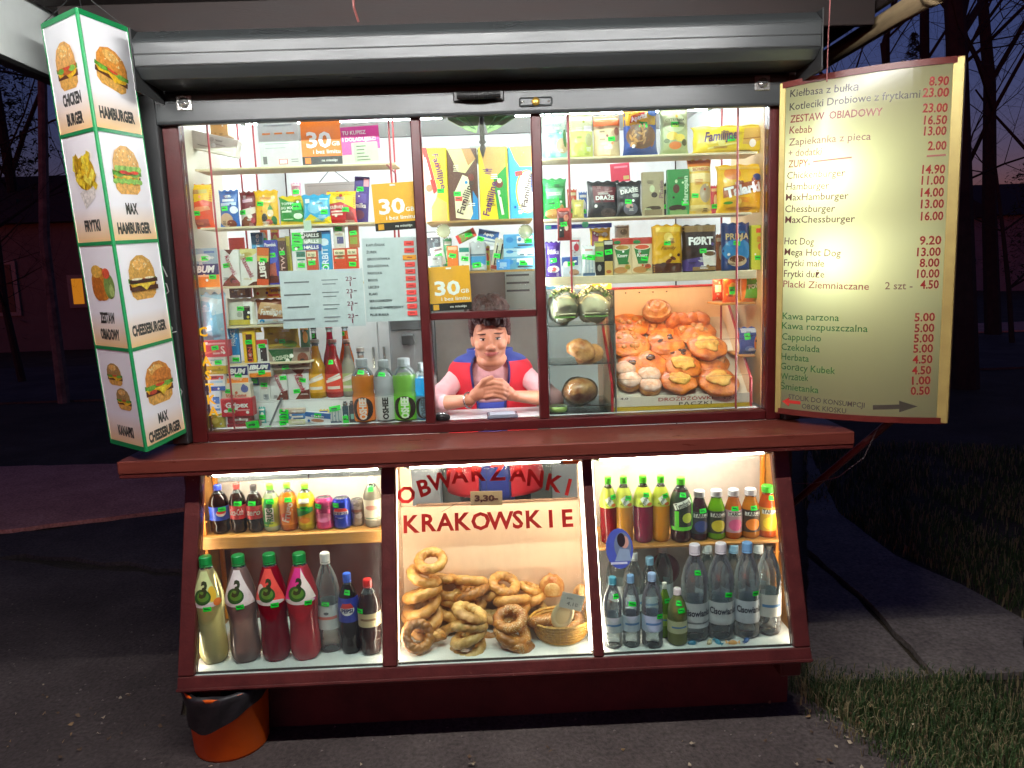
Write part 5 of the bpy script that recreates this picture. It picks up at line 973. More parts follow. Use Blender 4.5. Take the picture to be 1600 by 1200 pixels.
bag('snack_bag', 'large yellow crisp bag with brown lettering', 'snack bag', (1118, 257, 1192, 334), .12, SI, '#f0bc14', [E_(-.2, .8, .36, .26, '#e8842a'), R_(0, .93, .9, .07, '#f6d05a'), T_(-.05, .62, .1, 'na', '#8a3a1c', .16, bold=.04), P_([(-.4, .3), (.5, .5), (.5, .68), (-.4, .52)], '#a85a28'), T_(.02, .47, .2, 'Talarki', WH, .8, rot=.17, bold=.05), E_(-.1, .16, .6, .2, '#e0a81c'), E_(.36, .72, .22, .14, '#3a4a8a'), E_(-.3, .2, .2, .06, '#4a8a2a')], [], d=.08)
bag('candy_stick', 'thin red and black bar hanging before the shelf rod', 'sweets', (871, 325, 892, 376), .045, None, '#8a2a24', [R_(-.2, .4, .4, .6, '#2a2a28'), E_(.2, .7, .4, .2, '#e08a6a'), E_(.2, .4, .3, .2, '#e8c8b0'), R_(0, .95, .9, .1, '#d84a34')], [(0, .5)], d=.012)
sheet_card('paper_note', 'pink-red paper behind the dragee bags', 'note', ((951, 257), (981, 254), (957, 285)), .28, '#e8506a', [R_(.05, .8, .7, .1, '#f0a0b0'), R_(.3, .2, .3, .2, '#e8d890')])
GRP[0] = 'coffee, soups and sweets on the lower shelf of the coffee window'
carton('blue_strip', 'blue shelf strip above the purple chocolate', 'strip', (852, 350, 956, 357), .2, None, '#3a4ab0', [R_(-.45, .5, .08, .7, '#5ad0a0')], d=.004)
bag('candy_bag', 'purple chocolate bag beside the right mullion', 'chocolate', (853, 378, 877, 426), .12, SJ, '#4a2a8a', [T_(0, .72, .14, 'Milka', '#e2d8ee', .8, shear=.2), E_(0, .22, .8, .2, '#e8e0e0'), E_(0, .22, .4, .12, '#d8605a')], [(0, .47)], d=.025)
carton('gum_pack', 'blue and white gum box, lower shelf', 'gum', (878, 400, 909, 426), .11, SJ, '#c4ced6', [R_(-.1, .75, .8, .4, '#3a5a9a'), E_(-.3, .6, .3, .3, '#e8e4dc'), E_(.1, .2, .5, .3, '#b08a6a')], [(-.05, .62)], d=.03)
bag('gum_pack', 'white ribbed stick pack with wide green sticker', 'gum', (910, 384, 931, 428), .095, SJ, '#ced4d4', [R_(-.25, .4, .1, .6, '#a8b8c0'), R_(.0, .4, .1, .6, '#a8b8c0'), R_(.25, .4, .1, .6, '#a8b8c0'), R_(0, .05, .9, .1, '#4a6a90'), R_(0, .86, .6, .06, '#b0806a')], [(0, .62)], d=.02, ssize=(.055, .02))
carton('chocolate_bar', 'olive and black bar with green sticker', 'chocolate', (929, 377, 944, 428), .11, SJ, '#8a8a5a', [R_(0, .2, 1, .4, '#1c1c1c'), E_(0, .22, .4, .2, '#9a9a90'), R_(0, .9, .9, .1, '#c8c060')], [(0, .63)], d=.016, ssize=(.03, .02))
carton('chocolate_bar', 'black and cream bar with green sticker', 'chocolate', (944, 375, 958, 428), .11, SJ, '#1c1a18', [R_(0, .2, .9, .4, '#c8aa62'), R_(0, .92, .9, .1, '#c8c4b8'), E_(0, .1, .6, .1, '#b0602a')], [(0, .66)], d=.016, ssize=(.03, .02))
bag('snack_bag', 'yellow snack bag peeking out behind the bars', 'snack bag', (922, 356, 955, 400), .22, None, '#f2c01e', [E_(.2, .75, .3, .16, WH), P_([(-.5, .0), (-.2, 0), (-.1, .8), (-.4, .9)], '#8a3a5a')], d=.04)
def soup(label, px, c): bag('soup_sachet', label, 'soup', px, .12, SJ, '#d8c49c', [R_(0, .91, 1, .18, '#b83a2c'), E_(-.25, .88, .36, .1, '#1f7a3a'), P_([(-.38, .72), (.38, .72), (.24, .28), (-.2, .28)], '#2a7a3a'), E_(0, .74, .78, .16, '#e8dcc0'), E_(0, .74, .66, .12, c), T_(0, .52, .09, 'Knorr', '#e2ead8', .5, bold=.03), E_(-.1, .12, .7, .18, '#b8844a'), E_(.25, .2, .3, .14, c)], [(.1, .42)] if c == '#d8542a' else [], d=.015, kind='brick', wr=.5)
soup('soup sachet with green cup of golden soup', (957, 372, 988, 427), '#c8a24a'); soup('soup sachet with green cup of red soup', (987, 371, 1020, 427), '#d8542a')
bag('coffee_bag', 'golden yellow coffee bag', 'coffee', (1019, 352, 1066, 427), .12, SJ, '#d8a414', [R_(0, .9, .8, .1, '#e8c040'), T_(0, .52, .07, 'Family', '#8a5a12', .5, shear=.3), R_(0, .1, 1, .2, '#4a2410'), E_(0, .24, .24, .08, '#6a3414', .5), E_(.15, .3, .2, .07, '#6a3414', -.4), E_(-.2, .18, .2, .07, '#3a1c0c', .3), E_(0, .74, .3, .2, '#eed06a')], [(-.04, .62)], d=.055, kind='brick', wr=1.2)
bag('coffee_bag', 'black coffee bag with white lettering', 'coffee', (1066, 352, 1119, 426), .12, SJ, '#2a1c14', [R_(0, .92, 1, .14, '#8a6a34'), T_(.0, .66, .16, 'FØRT', WH, .72, bold=.05), P_([(-.5, .02), (.1, .02), (.05, .32), (-.5, .26)], '#4a3a7a'), P_([(.08, .12), (.46, .12), (.5, .38), (.04, .38)], '#e8e2d4'), E_(.27, .38, .44, .14, '#f0ece2'), E_(.27, .38, .36, .1, '#6a4a24'), R_(.1, .06, .7, .08, '#8a6a3a')], [(.06, .44)], d=.055, kind='brick', wr=1.2)
bag('coffee_bag', 'dark blue coffee bag with cup picture', 'coffee', (1127, 349, 1171, 421), .12, SJ, '#17366e', [E_(0, .42, 1., .5, '#2f86c0'), T_(0, .72, .13, 'PRIMA', '#d8c088', .8), E_(0, .2, .66, .24, '#c8b08a'), E_(0, .24, .54, .14, '#5a3418')], [(-.02, .57)], d=.05, kind='brick', wr=1.2)
carton('tea_box', 'lime yellow tea box beside the right jamb', 'tea', (1171, 352, 1199, 421), .12, SJ, '#c8cf3a', [R_(.25, .5, .5, 1, '#a8b82a'), E_(0, .52, .3, .16, '#d8783a'), R_(-.1, .88, .3, .1, '#d85a3a'), E_(.34, .8, .2, .06, '#d85a3a')], [(-.12, .27)], d=.04)
GRP[0] = 'sweets on the little shelves beside the right jamb'
bag('candy_bag', 'orange and green candy bag on the little upper shelf', 'candy bag', (1129, 431, 1158, 472), .16, zr1, '#e8602a', [E_(0, .5, .5, .5, '#f0d84a'), R_(.3, .4, .3, .8, '#f2b82a')], [(-.05, .45)], ssize=(.024, .03))
bag('candy_bag', 'green candy bag with pale lettering on the little upper shelf', 'candy bag', (1157, 431, 1197, 472), .15, zr1, '#e8842a', [P_([(-.4, .15), (.5, .1), (.5, .95), (-.3, .9)], '#5a9a1e'), T_(.08, .62, .16, 'POWER', '#e8f0c8', .7, rot=.15, bold=.03), E_(.3, .2, .3, .2, '#8ac02a')], [])
bag('candy_bag', 'blue and orange candy bag on the little lower shelf', 'candy bag', (1154, 511, 1192, 552), .15, zr2, '#2f4a9a', [E_(.34, .4, .5, .7, '#e8862a'), E_(.4, .45, .16, .2, '#2a2a4a'), R_(0, .88, .9, .16, '#c8d4e4'), E_(-.1, .2, .4, .2, '#5a7ac0')], [(-.2, .66)], ssize=(.024, .026))
bag('candy_bag', 'red and silver candy bag left of the little upper shelf', 'candy bag', (1113, 432, 1130, 470), .2, None, '#c83a2a', [R_(0, .5, .6, .3, '#e8e0d0')], d=.02)
bag('candy_bag', 'amber candy bag low beside the right jamb', 'candy bag', (1162, 590, 1192, 640), .2, FLO, '#c89a4a', [E_(0, .5, .6, .5, '#e8c88a')], d=.04)
GRP[0] = 'sweets and snacks on the middle shelf of the coffee window'
for px, Y, z, c, c2, lab in (((887, 296, 902, 338), .2, SI, '#d8502a', '#f4e0b0', 'orange bar behind the shelf rod on the middle shelf'), ((905, 300, 918, 338), .22, SI, '#3a6ac0', '#e8e8f0', 'blue bar just left of the dragee bags'), ((1036, 286, 1044, 338), .2, SI, '#20242a', '#c8c0a0', 'black slab between the tan and green boxes'), ((1110, 290, 1122, 337), .22, SI, '#c83a5a', '#f6d8d0', 'pink-red bar beside the grain bag')):
    bag('sweets_pack', lab, 'sweets', px, Y, z, c, [E_(.1, .5, .5, .4, c2), R_(0, .85, .8, .1, c2)], [(0, .3)], d=.02)
GRP[0] = 'small packs over the serving hatch'
for px, Y, z, c, c2, lab in (((694, 372, 708, 424), .2, SG, '#3a9a5a', '#f0f0d8', 'green pack behind the orange mint box above the hatch'), ((754, 384, 767, 424), .2, SG, '#e8c030', '#c8402a', 'yellow pack behind the striped stick pack'), ((782, 384, 792, 424), .2, SG, '#c83a3a', '#f4e8d8', 'red pack behind the blue crumpled gum')):
    bag('sweets_pack', lab, 'sweets', px, Y, z, c, [E_(.1, .5, .5, .4, c2), R_(0, .85, .8, .1, c2)], [(0, .3)], d=.02)
GRP[0] = 'coffee, soups and sweets on the lower shelf of the coffee window'
for px, Y, z, c, c2, lab in (((890, 372, 908, 402), .2, None, '#e8eef2', '#c83a4a', 'white and red pack behind the gum box'), ((1118, 366, 1130, 427), .2, SJ, '#a8602a', '#f0d8a8', 'tan bar between the black and dark blue coffee'), ((960, 352, 984, 374), .22, None, '#d8d8d4', '#9a9a9a', 'white box behind the soup sachets')):
    bag('sweets_pack', lab, 'sweets', px, Y, z, c, [E_(.1, .5, .5, .4, c2), R_(0, .85, .8, .1, c2)], [], d=.02)
GRP[0] = 'magazines behind the coffee window'
for px, c, lab in (((853, 432, 880, 452), '#3a8ad0', 'blue pack peeking out above the wrapped rolls'), ((898, 432, 925, 450), '#d8d8d4', 'white pack peeking out above the wrapped rolls'), ((925, 431, 955, 452), '#f0b81e', 'yellow pack peeking out above the wrapped rolls')):
    carton('pack', lab, 'pack', px, .24, None, c, [E_(.1, .4, .4, .4, '#e8e2d8'), R_(0, .85, .9, .12, '#2a8a4a')], d=.03)
GRP[0] = None
# ================================================================ bakery corner of the coffee window
m_plexi = film('plexi', '#f2f8f6', .90, .03, body='#dfe8e6', ior=1.3)
px_ = empty('sandwich_stand', (at(905, 640, .15).x, .17, FLO)); tag(px_, 'clear plastic stand with shelves of rolls beside the right mullion', 'stand')
X0, X1 = at(857, 560, .13).x-px_.location.x, at(956, 560, .13).x-px_.location.x
PZ = [at(900, y, .10).z for y in (507, 567, 632)]
for z in PZ: box('shelf', X0, X1, -.10, .12, z-FLO-.005, z-FLO, m_plexi, px_, .001)
for x in (X0-.003, X1+.003): box('side', x-.002, x+.002, -.10, .12, 0, PZ[0]-FLO+.13, m_plexi, px_, .0005)
box('back', X0, X1, .121, .124, 0, PZ[0]-FLO+.13, m_plexi, px_, .0005)
box('base', X0-.005, X1+.005, -.102, .125, 0, .006, m_plexi, px_, .001)
tube('front_rod', (X1+.004, -.103, 0), (X1+.004, -.103, PZ[0]-FLO), .003, M('rod_grey', '#6a6a66', .4), px_, 6)

def crust(key, c0, c1, scale=14, seeds=None):
    if key in _M: return _M[key]
    m = M(key, c1, .36, col2=c0, scale=scale, bump=.35, bscale=110, coat=.3, detail=8)
    if seeds:
        t = m.node_tree; b = t.nodes['Principled BSDF']; src = b.inputs['Base Color'].links[0].from_socket
        tc = t.nodes.new('ShaderNodeTexCoord'); v = t.nodes.new('ShaderNodeTexVoronoi'); v.inputs['Scale'].default_value = 230
        t.links.new(tc.outputs['Object'], v.inputs['Vector']); lt = t.nodes.new('ShaderNodeMath'); lt.operation = 'LESS_THAN'; lt.inputs[1].default_value = .32
        t.links.new(v.outputs['Distance'], lt.inputs[0]); n = t.nodes.new('ShaderNodeTexNoise'); n.inputs['Scale'].default_value = 22; t.links.new(tc.outputs['Object'], n.inputs[0])
        gt = t.nodes.new('ShaderNodeMath'); gt.operation = 'GREATER_THAN'; gt.inputs[1].default_value = .5; t.links.new(n.outputs[0], gt.inputs[0])
        mu = t.nodes.new('ShaderNodeMath'); mu.operation = 'MULTIPLY'; t.links.new(lt.outputs[0], mu.inputs[0]); t.links.new(gt.outputs[0], mu.inputs[1])
        mx = t.nodes.new('ShaderNodeMix'); mx.data_type = 'RGBA'; mx.inputs[7].default_value = (*lin(seeds), 1)
        t.links.new(mu.outputs[0], mx.inputs[0]); t.links.new(src, mx.inputs[6]); t.links.new(mx.outputs[2], b.inputs['Base Color'])
    return m
m_bun = crust('crust_bun', '#a8480f', '#ee8e30', 22); m_bun2 = crust('crust_light', '#a85a20', '#e6b068', 20); m_roll = crust('crust_roll', '#b8843a', '#e2c48a')
m_ob = crust('crust_ring', '#a4661f', '#e6b062', 16); m_ob2 = crust('crust_ring_sesame', '#7e4614', '#c8883a', 9, '#f0dfb2'); m_ob3 = crust('crust_ring_poppy', '#7a4414', '#c08438', 9, '#2a2624'); m_ob4 = crust('crust_ring_pale', '#b8863a', '#ecc880', 16)
m_cheese = M('sweet_cheese', '#f0c662', .4, col2='#cf8a30', scale=26, bump=.5, bscale=70); m_jam = M('jam', '#3a1410', .25); m_glaze = M('sugar_glaze', '#ead0c0', .35, col2='#cf9c80', scale=38, bump=.3, bscale=90, coat=.2)
def dome(rx, ry, h, seed, lump=.08, spiral=0, groove=0, n=28, rings=9, flatb=True):
    V, Fc = [(0, 0, h)], []
    for j in range(1, rings+1):
        t = j/rings*1.0; ang = t*PI*.62
        for i in range(n):
            a = 2*PI*i/n; r = math.sin(ang)/math.sin(PI*.5) if ang < PI/2 else math.sin(ang); z = math.cos(ang)
            k = 1+lump*noise.noise(Vector((math.cos(a)*1.6+seed, math.sin(a)*1.6, z*1.4+seed*.7)))+.05*noise.noise(Vector((math.cos(a)*5+seed, math.sin(a)*5, z*5)))
            zz = h*(.35+.65*z if z > 0 else .35+.9*z)*(1+.09*noise.noise(Vector((r*math.cos(a)*4+seed, r*math.sin(a)*4, seed*2.))))
            if spiral: zz += h*.16*math.sin(a*1+r*spiral)*min(1, r*2)
            if groove: zz -= h*.22*max(0, math.cos(a*groove+r*3+seed))**3*min(1, r*1.5)*(z > -.1)
            V.append((rx*r*k*math.cos(a), ry*r*k*math.sin(a), max(0, zz)))
    for i in range(n): Fc.append((0, 1+i, 1+(i+1) % n))
    for j in range(rings-1):
        for i in range(n): a = 1+j*n+i; b = 1+j*n+(i+1) % n; Fc.append((a, a+n, b+n, b))
    return V, Fc
def ball(rx, ry, rz, seed, lump=.08, n=26, m=14):
    V, Fc = [], []
    for j in range(m+1):
        for i in range(n):
            d = Vector((math.sin(PI*j/m)*math.cos(2*PI*i/n), math.sin(PI*j/m)*math.sin(2*PI*i/n), math.cos(PI*j/m))); k = 1+lump*noise.noise(d*1.7+Vector((seed, 0, 0)))+lump*.4*noise.noise(d*5+Vector((0, seed, 0)))
            V.append((d.x*rx*k, d.y*ry*k, d.z*rz*k))
    for j in range(m):
        for i in range(n): Fc.append((j*n+i, (j+1)*n+i, (j+1)*n+(i+1) % n, j*n+(i+1) % n))
    return V, Fc
# wrapped lettuce rolls, filled roll, bun on the stand
GRP[0] = 'rolls on the clear stand'
m_wrap = film('cling_wrap', '#fbfdf8', .84, .22, body='#f2f6ea', bump=.4); m_let = M('lettuce', '#6f9a48', .5, var=.35, scale=30)
def wrapped(label, px, z):
    loc, w, h = spot(px, .11, z); o = empty('wrapped_roll', loc); tag(o, label, 'sandwich', GRP[0])
    V, Fc = ball(w*.45, .05, h*.36, px[0]); obj('roll', V, Fc, M('roll_pale', '#efe6bc', .6, var=.12, scale=16), o, smooth=True, loc=(0, 0, h*.42), rot=(0, .12, 0))
    for q in range(9):
        a = (q+3)/14*PI; x = -w*.42*math.cos(a); z0 = h*.45+h*.48*math.sin(a); V, Fc = [], []
        for i in range(5):
            for j in range(3): V.append((x+(i-2)*.008+.004*math.sin(j*3+q), -.045+.02*j+.006*math.cos(i*2+q), z0+.008*math.sin(i*2.3+q)+j*.003))
        for i in range(4):
            for j in range(2): k = i*3+j; Fc.append((k, k+3, k+4, k+1))
        obj('lettuce_leaf', V, Fc, m_let, o, smooth=True)
    for q in (0, 1): box('filling_slice', -w*.34, w*.34, -.062, -.03, h*.2+q*.012, h*.2+q*.012+.006, m_let if q == 0 else M('slice_pale', '#d8cfa8', .5), o, .002)
    V, Fc = ball(w*.51, .064, h*.5, px[0]+3, .22); obj('cling_wrap', V, Fc, m_wrap, o, smooth=True, loc=(0, 0, h*.5))
wrapped('cling-wrapped lettuce roll next to the right mullion', (857, 449, 905, 503), PZ[0]); wrapped('cling-wrapped lettuce roll next to the pastry tray', (902, 447, 956, 502), PZ[0])
loc, w, h = spot((880, 520, 948, 563), .11, PZ[1]); o = empty('filled_roll', loc); tag(o, 'half-open baguette toast on the middle clear shelf', 'sandwich', GRP[0])
for s, tl in ((-1, .35), (1, -.25)):
    V, Fc = dome(w*.33, .04, h*.55, 5+s, .12); obj('bread_half', V, Fc, m_bun2, o, smooth=True, loc=(s*w*.14, s*.015, h*(.28 if s < 0 else .06)), rot=(.3, tl, s*.2))
for i in range(9): V, Fc = dome(.012, .012, .012, i, .3, n=8, rings=4); obj('topping', V, Fc, M('topping', '#d8a24a', .5), o, smooth=True, loc=(-w*.3+i*w*.045, -.03, h*(.45+.05*math.sin(i))))
loc, w, h = spot((880, 585, 934, 626), .11, PZ[2]); V, Fc = ball(w*.48, .05, h*.44, 8, .06); o = obj('bun', V, Fc, m_bun2, None, smooth=True, loc=loc+Vector((0, 0, h*.44))); tag(o, 'shiny wrapped bun on the lowest clear shelf', 'bun', GRP[0])
V, Fc = ball(w*.53, .056, h*.49, 9, .12); obj('cling_wrap', V, Fc, film('cling_wrap2', '#fdfbf4', .94, .25, body='#f4eee0', bump=.4), o, smooth=True)
loc, w, h = spot((858, 634, 887, 650), .10, FLO+.007); V, Fc = lathe([(0, 0), (.8, 0), (.95, .2), (1, 1), (.9, 1), (.85, .3), (0, .25)], 20, 0, w/2, h); o = obj('dish', V, Fc, M('dish_green', '#a8c46a', .4), None, smooth=True, loc=loc); tag(o, 'small pale green dish at the foot of the clear stand', 'dish'); box('dish_rim', -.002, .002, -.002, .002, 0, .001, M('dish_green', '#a8c46a', .4), o, 0)

# pastry tray: front board, sloping floor, sides with red edges
GRP[0] = None
tl, trr = at(958, 632, .085), at(1171, 622, .085); TX0, TX1 = tl.x, trr.x; zf0 = FLO+.001; zfr = at(1065, 617, .085).z
bt = at(1100, 446, .46); sk = at(1172, 590, .088).z
pt = empty('pastry_tray', ((TX0+TX1)/2, .085, FLO)); tag(pt, 'white pastry tray with red edges and sloping floor', 'tray'); ox, oy, oz = pt.location
m_trw = M('tray_white', '#e6dcc8', .5); m_trp = M('tray_peach', '#f2d2ae', .5); m_trr = M('tray_red', '#b8262e', .45)
fb = box('front_board', TX0-ox, TX1-ox, -.004, .004, .016, zfr-oz, m_trw, pt, .001)
box('yellow_strip', TX0-ox, TX1-ox, -.006, .006, 0, .0155, M('strip_yellow', '#c8a81e', .5), pt, .001)
def sidep(x, name):
    return extr(name, [(.0, zf0-oz), (.0, sk-oz), (.375, bt.z-oz), (.375, zf0-oz)], x-.003, x+.003, m_trp, pt)
for x in (TX0-ox-.0035, TX1-ox+.0035):
    sidep(x, 'side_board')
    path_tube('red_edge', [(x, -.003, 0), (x, -.003, sk-oz), (x, .376, bt.z-oz)], .006, m_trr, pt, 6)
box('back_board', TX0-ox, TX1-ox, .37, .376, 0, bt.z-oz-.004, m_trp, pt, .001)
tube('red_edge', (TX0-ox, .372, bt.z-oz), (TX1-ox, .372, bt.z-oz), .006, m_trr, pt, 6)
for i in range(4): tube('back_pin', (TX0-ox+.12+i*.06, .362, bt.z-oz-.02), (TX0-ox+.12+i*.06, .37, bt.z-oz-.02), .003, m_guide, pt, 6)
FZ0, FZ1 = zfr-oz-.02, .335
extr('floor_board', [(.005, FZ0-.006), (.005, FZ0), (.369, FZ1), (.369, FZ1-.006)], TX0-ox, TX1-ox, m_trw, pt)
for q, (y, zz) in enumerate(((.10, .17), (.20, .30))):
    tube('front_glass_edge', (TX0-ox, -.012+.0*q, at(1050, (612, 555)[q]-22+0, .075).z-oz), (TX1-ox-(.0, .03)[q], -.012, at(1050, (612, 555)[q]-22, .075).z-oz), .0016, m_plexi, pt, 6)
box('front_glass', TX0-ox, TX1-ox-.0, -.014, -.011, .0, at(1050, 533, .075).z-oz, m_plexi, pt, 0) if False else None
W_ = TX1-TX0; H_ = zfr-oz
prints('lettering', fb, [T_(.03, .74, .25, 'DROŻDŻÓWKI', '#b0302a', .40, bold=.015), T_(.10, .38, .25, 'PĄCZKI', '#4a4238', .24, bold=.015, space=1.2), R_(.35, .66, .15, .28, '#efe2d2'), T_(.35, .66, .16, '3,70', '#4a3a34', .1, bold=.0), R_(-.42, .9, .09, .28, '#efe6d8'), T_(-.42, .9, .15, '4,0', '#4a3a34', .06)], W_, H_, flat(-.004))
sl = (FZ1-FZ0)/.364; pn = Vector((0, -sl, 1)).normalized(); pp = Vector((ox, .09, oz+FZ0))
def ontray(px, py, up=.02):
    d = ray(px, py); p0 = pp+pn*up; return CAM+d*((p0-CAM).dot(pn)/d.dot(pn))
GRP[0] = 'pastries in the tray'
def pastry(label, px, py, w, kind, seed, up=.0, turn=0., asp=1.):
    py -= max(0, (py-560)*.16)
    c = ontray(px, py, .016+up)-pn*.016; W = w*(c.y-CAM.y)/F_PX; r = W/2
    o = empty('pastry', c, (math.atan(sl)*.85, 0, turn)); tag(o, label, 'doughnut' if kind == 'donut' else 'pastry', GRP[0])
    if kind == 'cheese':
        V, Fc = dome(r, r*asp, r*.42, seed, .16); obj('crust', V, Fc, m_bun, o, smooth=True)
        V, Fc = dome(r*.60, r*.55*asp, r*.2, seed+1, .5, n=26, rings=7); obj('filling', V, Fc, m_cheese, o, smooth=True, loc=(0, 0, r*.33))
    elif kind == 'cherry':
        V, Fc = dome(r, r*asp, r*.45, seed, .28, groove=3); obj('crust', V, Fc, m_bun, o, smooth=True)
        rnd = random.Random(seed)
        for i in range(4): s = r*rnd.uniform(.08, .2); V, Fc = dome(s*1.3, s, s*.5, i+seed, .6, n=12, rings=5); a = rnd.uniform(0, 6.3); q = rnd.uniform(.25, .62)*r; obj('jam', V, Fc, m_jam, o, smooth=True, loc=(q*math.cos(a), q*math.sin(a), r*(.46-.34*(q/r)**2)), rot=(0, 0, a))
    elif kind == 'swirl':
        V, Fc = dome(r, r*asp, r*.95, seed, .05, spiral=15, n=40, rings=16); obj('crust', V, Fc, m_bun2, o, smooth=True)
    elif kind == 'plait':
        for i in range(4): V, Fc = dome(r*.38, r*.5, r*.5, seed+i, .1, n=20, rings=7); obj('strand', V, Fc, m_bun, o, smooth=True, loc=(-r*.66+i*r*.44, 0, 0), rot=(0, 0, .6 if i % 2 else -.6))
    elif kind == 'donut':
        V, Fc = dome(r, r*.95, r*.95, seed, .06); obj('dough', V, Fc, m_bun2, o, smooth=True)
        V, Fc = dome(r*.97, r*.92, r*.55, seed, .1); obj('glaze', V, Fc, m_glaze, o, smooth=True, loc=(0, 0, r*.46))
    elif kind == 'crumb':
        V, Fc = dome(r, r*asp, r*.45, seed, .26); obj('crust', V, Fc, m_bun, o, smooth=True)
        rnd = random.Random(seed)
        for i in range(14): s = r*rnd.uniform(.1, .2); V, Fc = dome(s, s, s, i, .3, n=7, rings=4); a = rnd.uniform(0, 6.3); q = r*.7*math.sqrt(rnd.random()); obj('crumb', V, Fc, m_bun2, o, smooth=True, loc=(q*math.cos(a), q*math.sin(a)*asp, r*.40*(1-.6*(q/r)**2)))
    return o
for a in (('spiral bun at the top of the tray', 1026, 488, 44, 'swirl', 1, .03), ('plaited loaf by the right side of the tray', 1074, 500, 66, 'plait', 2, .015), ('crumble bun at the upper left of the tray', 986, 507, 58, 'crumb', 3, .0), ('crumble bun under the spiral bun', 1030, 512, 46, 'crumb', 4, 0), ('long plain pastry under the plaited loaf', 1082, 516, 66, 'crumb', 5, 0),
          ('crumble bun at the left edge of the tray', 984, 537, 62, 'crumb', 6, .01), ('cherry pastry in the middle of the tray', 1040, 536, 56, 'cherry', 7, .02), ('smaller cherry pastry just below the middle one', 1060, 556, 50, 'cherry', 8, .015), ('large cheese pastry by the right side of the tray', 1104, 541, 62, 'cheese', 9, .03), ('crumble bun under the large cheese pastry', 1112, 567, 56, 'crumb', 10, 0),
          ('wide cherry pastry above the doughnuts', 1005, 574, 74, 'cherry', 11, .01), ('cheese pastry in the middle of the tray', 1066, 573, 58, 'cheese', 12, .025), ('cheese pastry at the front of the tray', 1060, 600, 58, 'cheese', 13, .02), ('round cheese pastry at the front right corner', 1122, 603, 66, 'cheese', 14, .015), ('crumble bun at the front middle', 1092, 590, 46, 'crumb', 19, .0),
          ('glazed doughnut at the left edge, hindmost of four', 977, 584, 36, 'donut', 15, .01), ('glazed doughnut touching the cherry pastry', 1014, 594, 38, 'donut', 16, .01), ('glazed doughnut at the left front corner', 984, 604, 38, 'donut', 17, .01), ('palest glazed doughnut by the front board', 1016, 613, 36, 'donut', 18, .01)):
    pastry(*a)

# ================================================================ the pretzel window
GRP[0] = None
def rings_mesh(R, r, k, seed, n=84, m=20):
    V, Fc = [], []
    for i in range(n):
        th = 2*PI*i/n; wob = 1+.03*noise.noise(Vector((math.cos(th)*1.3+seed, math.sin(th)*1.3, seed)))
        for j in range(m):
            ph = 2*PI*j/m; rho = r*(.86+.17*abs(math.cos(ph-k*th/2))**.7+.02*math.sin(5*th+seed))*wob
            V.append(((R*wob+rho*math.cos(ph))*math.cos(th), (R*wob+rho*math.cos(ph))*math.sin(th), rho*math.sin(ph)*.92))
    for i in range(n):
        for j in range(m): a, b = i*m+j, ((i+1) % n)*m+j; c, d = i*m+(j+1) % m, ((i+1) % n)*m+(j+1) % m; Fc.append((a, b, d, c))
    me = bpy.data.meshes.new('pretzel_ring'); me.from_pydata(V, [], Fc); me.polygons.foreach_set('use_smooth', [True]*len(Fc)); return me
RM = []
for i, mt in enumerate((m_ob, m_ob4, m_ob2, m_ob3)):
    me = rings_mesh(.0490, .0212, 10+2*(i % 2), i*3.1); me.materials.append(mt); RM.append(me)
GRP[0] = 'twisted ring pretzels in the middle window'
def pz(zx, zy, w, Y, kind, label, tilt=.30, turn=0, roll=0.):
    q = at(600+zx/3.244, 690+zy/3.244, Y); s = (w/3.244)*(Y-CAM.y)/F_PX/.141
    o = ob('pretzel_ring', RM[kind], None, q, (tilt, roll, turn)); o.scale = (s, s, s); tag(o, label, 'pretzel', GRP[0]); return o
for i, a in enumerate(((238, 602, 180, -.13, 0, 'topmost pretzel of the tall stack at the left'), (205, 683, 200, -.135, 0, 'second pretzel from the top of the tall left stack'), (290, 690, 150, -.09, 0, 'pretzel leaning behind the tall left stack'), (192, 772, 222, -.15, 0, 'third pretzel from the top of the tall left stack'), (190, 832, 222, -.15, 0, 'fourth pretzel from the top of the tall left stack'), (196, 882, 230, -.15, 0, 'lowest visible pretzel of the tall left stack'), (205, 945, 230, -.15, 0, 'pretzel hidden at the foot of the tall left stack'),
        (440, 705, 190, -.08, 0, 'pretzel at the back, left of the middle'), (440, 768, 212, -.11, 3, 'poppy-seed pretzel at the back, left of the middle'), (430, 830, 210, -.10, 0, 'pretzel below the poppy-seed one at the back'), (415, 885, 210, -.09, 0, 'lowest pretzel of the back left stack'),
        (435, 868, 205, -.26, 1, 'top pale pretzel of the front middle stack'), (432, 935, 205, -.26, 1, 'second pale pretzel of the front middle stack'), (428, 990, 212, -.26, 1, 'third pale pretzel of the front middle stack'), (425, 1044, 205, -.26, 1, 'bottom pale pretzel of the front middle stack'),
        (610, 722, 178, -.08, 0, 'pretzel at the back, right of the middle'), (745, 745, 150, -.05, 0, 'pretzel half hidden at the back right'), (648, 806, 205, -.12, 0, 'pretzel above the sesame stack'), (655, 860, 205, -.11, 0, 'pretzel just behind the sesame stack'),
        (638, 898, 195, -.24, 2, 'top sesame pretzel of the right front stack'), (650, 968, 215, -.25, 2, 'middle sesame pretzel of the right front stack'), (672, 1022, 215, -.255, 2, 'bottom sesame pretzel of the right front stack'), (815, 905, 200, -.2, 2, 'sesame pretzel in the wicker basket'), (985, 800, 170, -.12, 0, 'pretzel standing at the right of the basket'), (930, 900, 180, -.17, 2, 'pretzel behind the white plate in the basket'))):
    zx, zy, w, Y, kd, lab = a; pz(zx, zy, w, Y, kd, lab, .40 if 'standing' not in lab else 1.2, i*1.3, .025*math.sin(i*2))
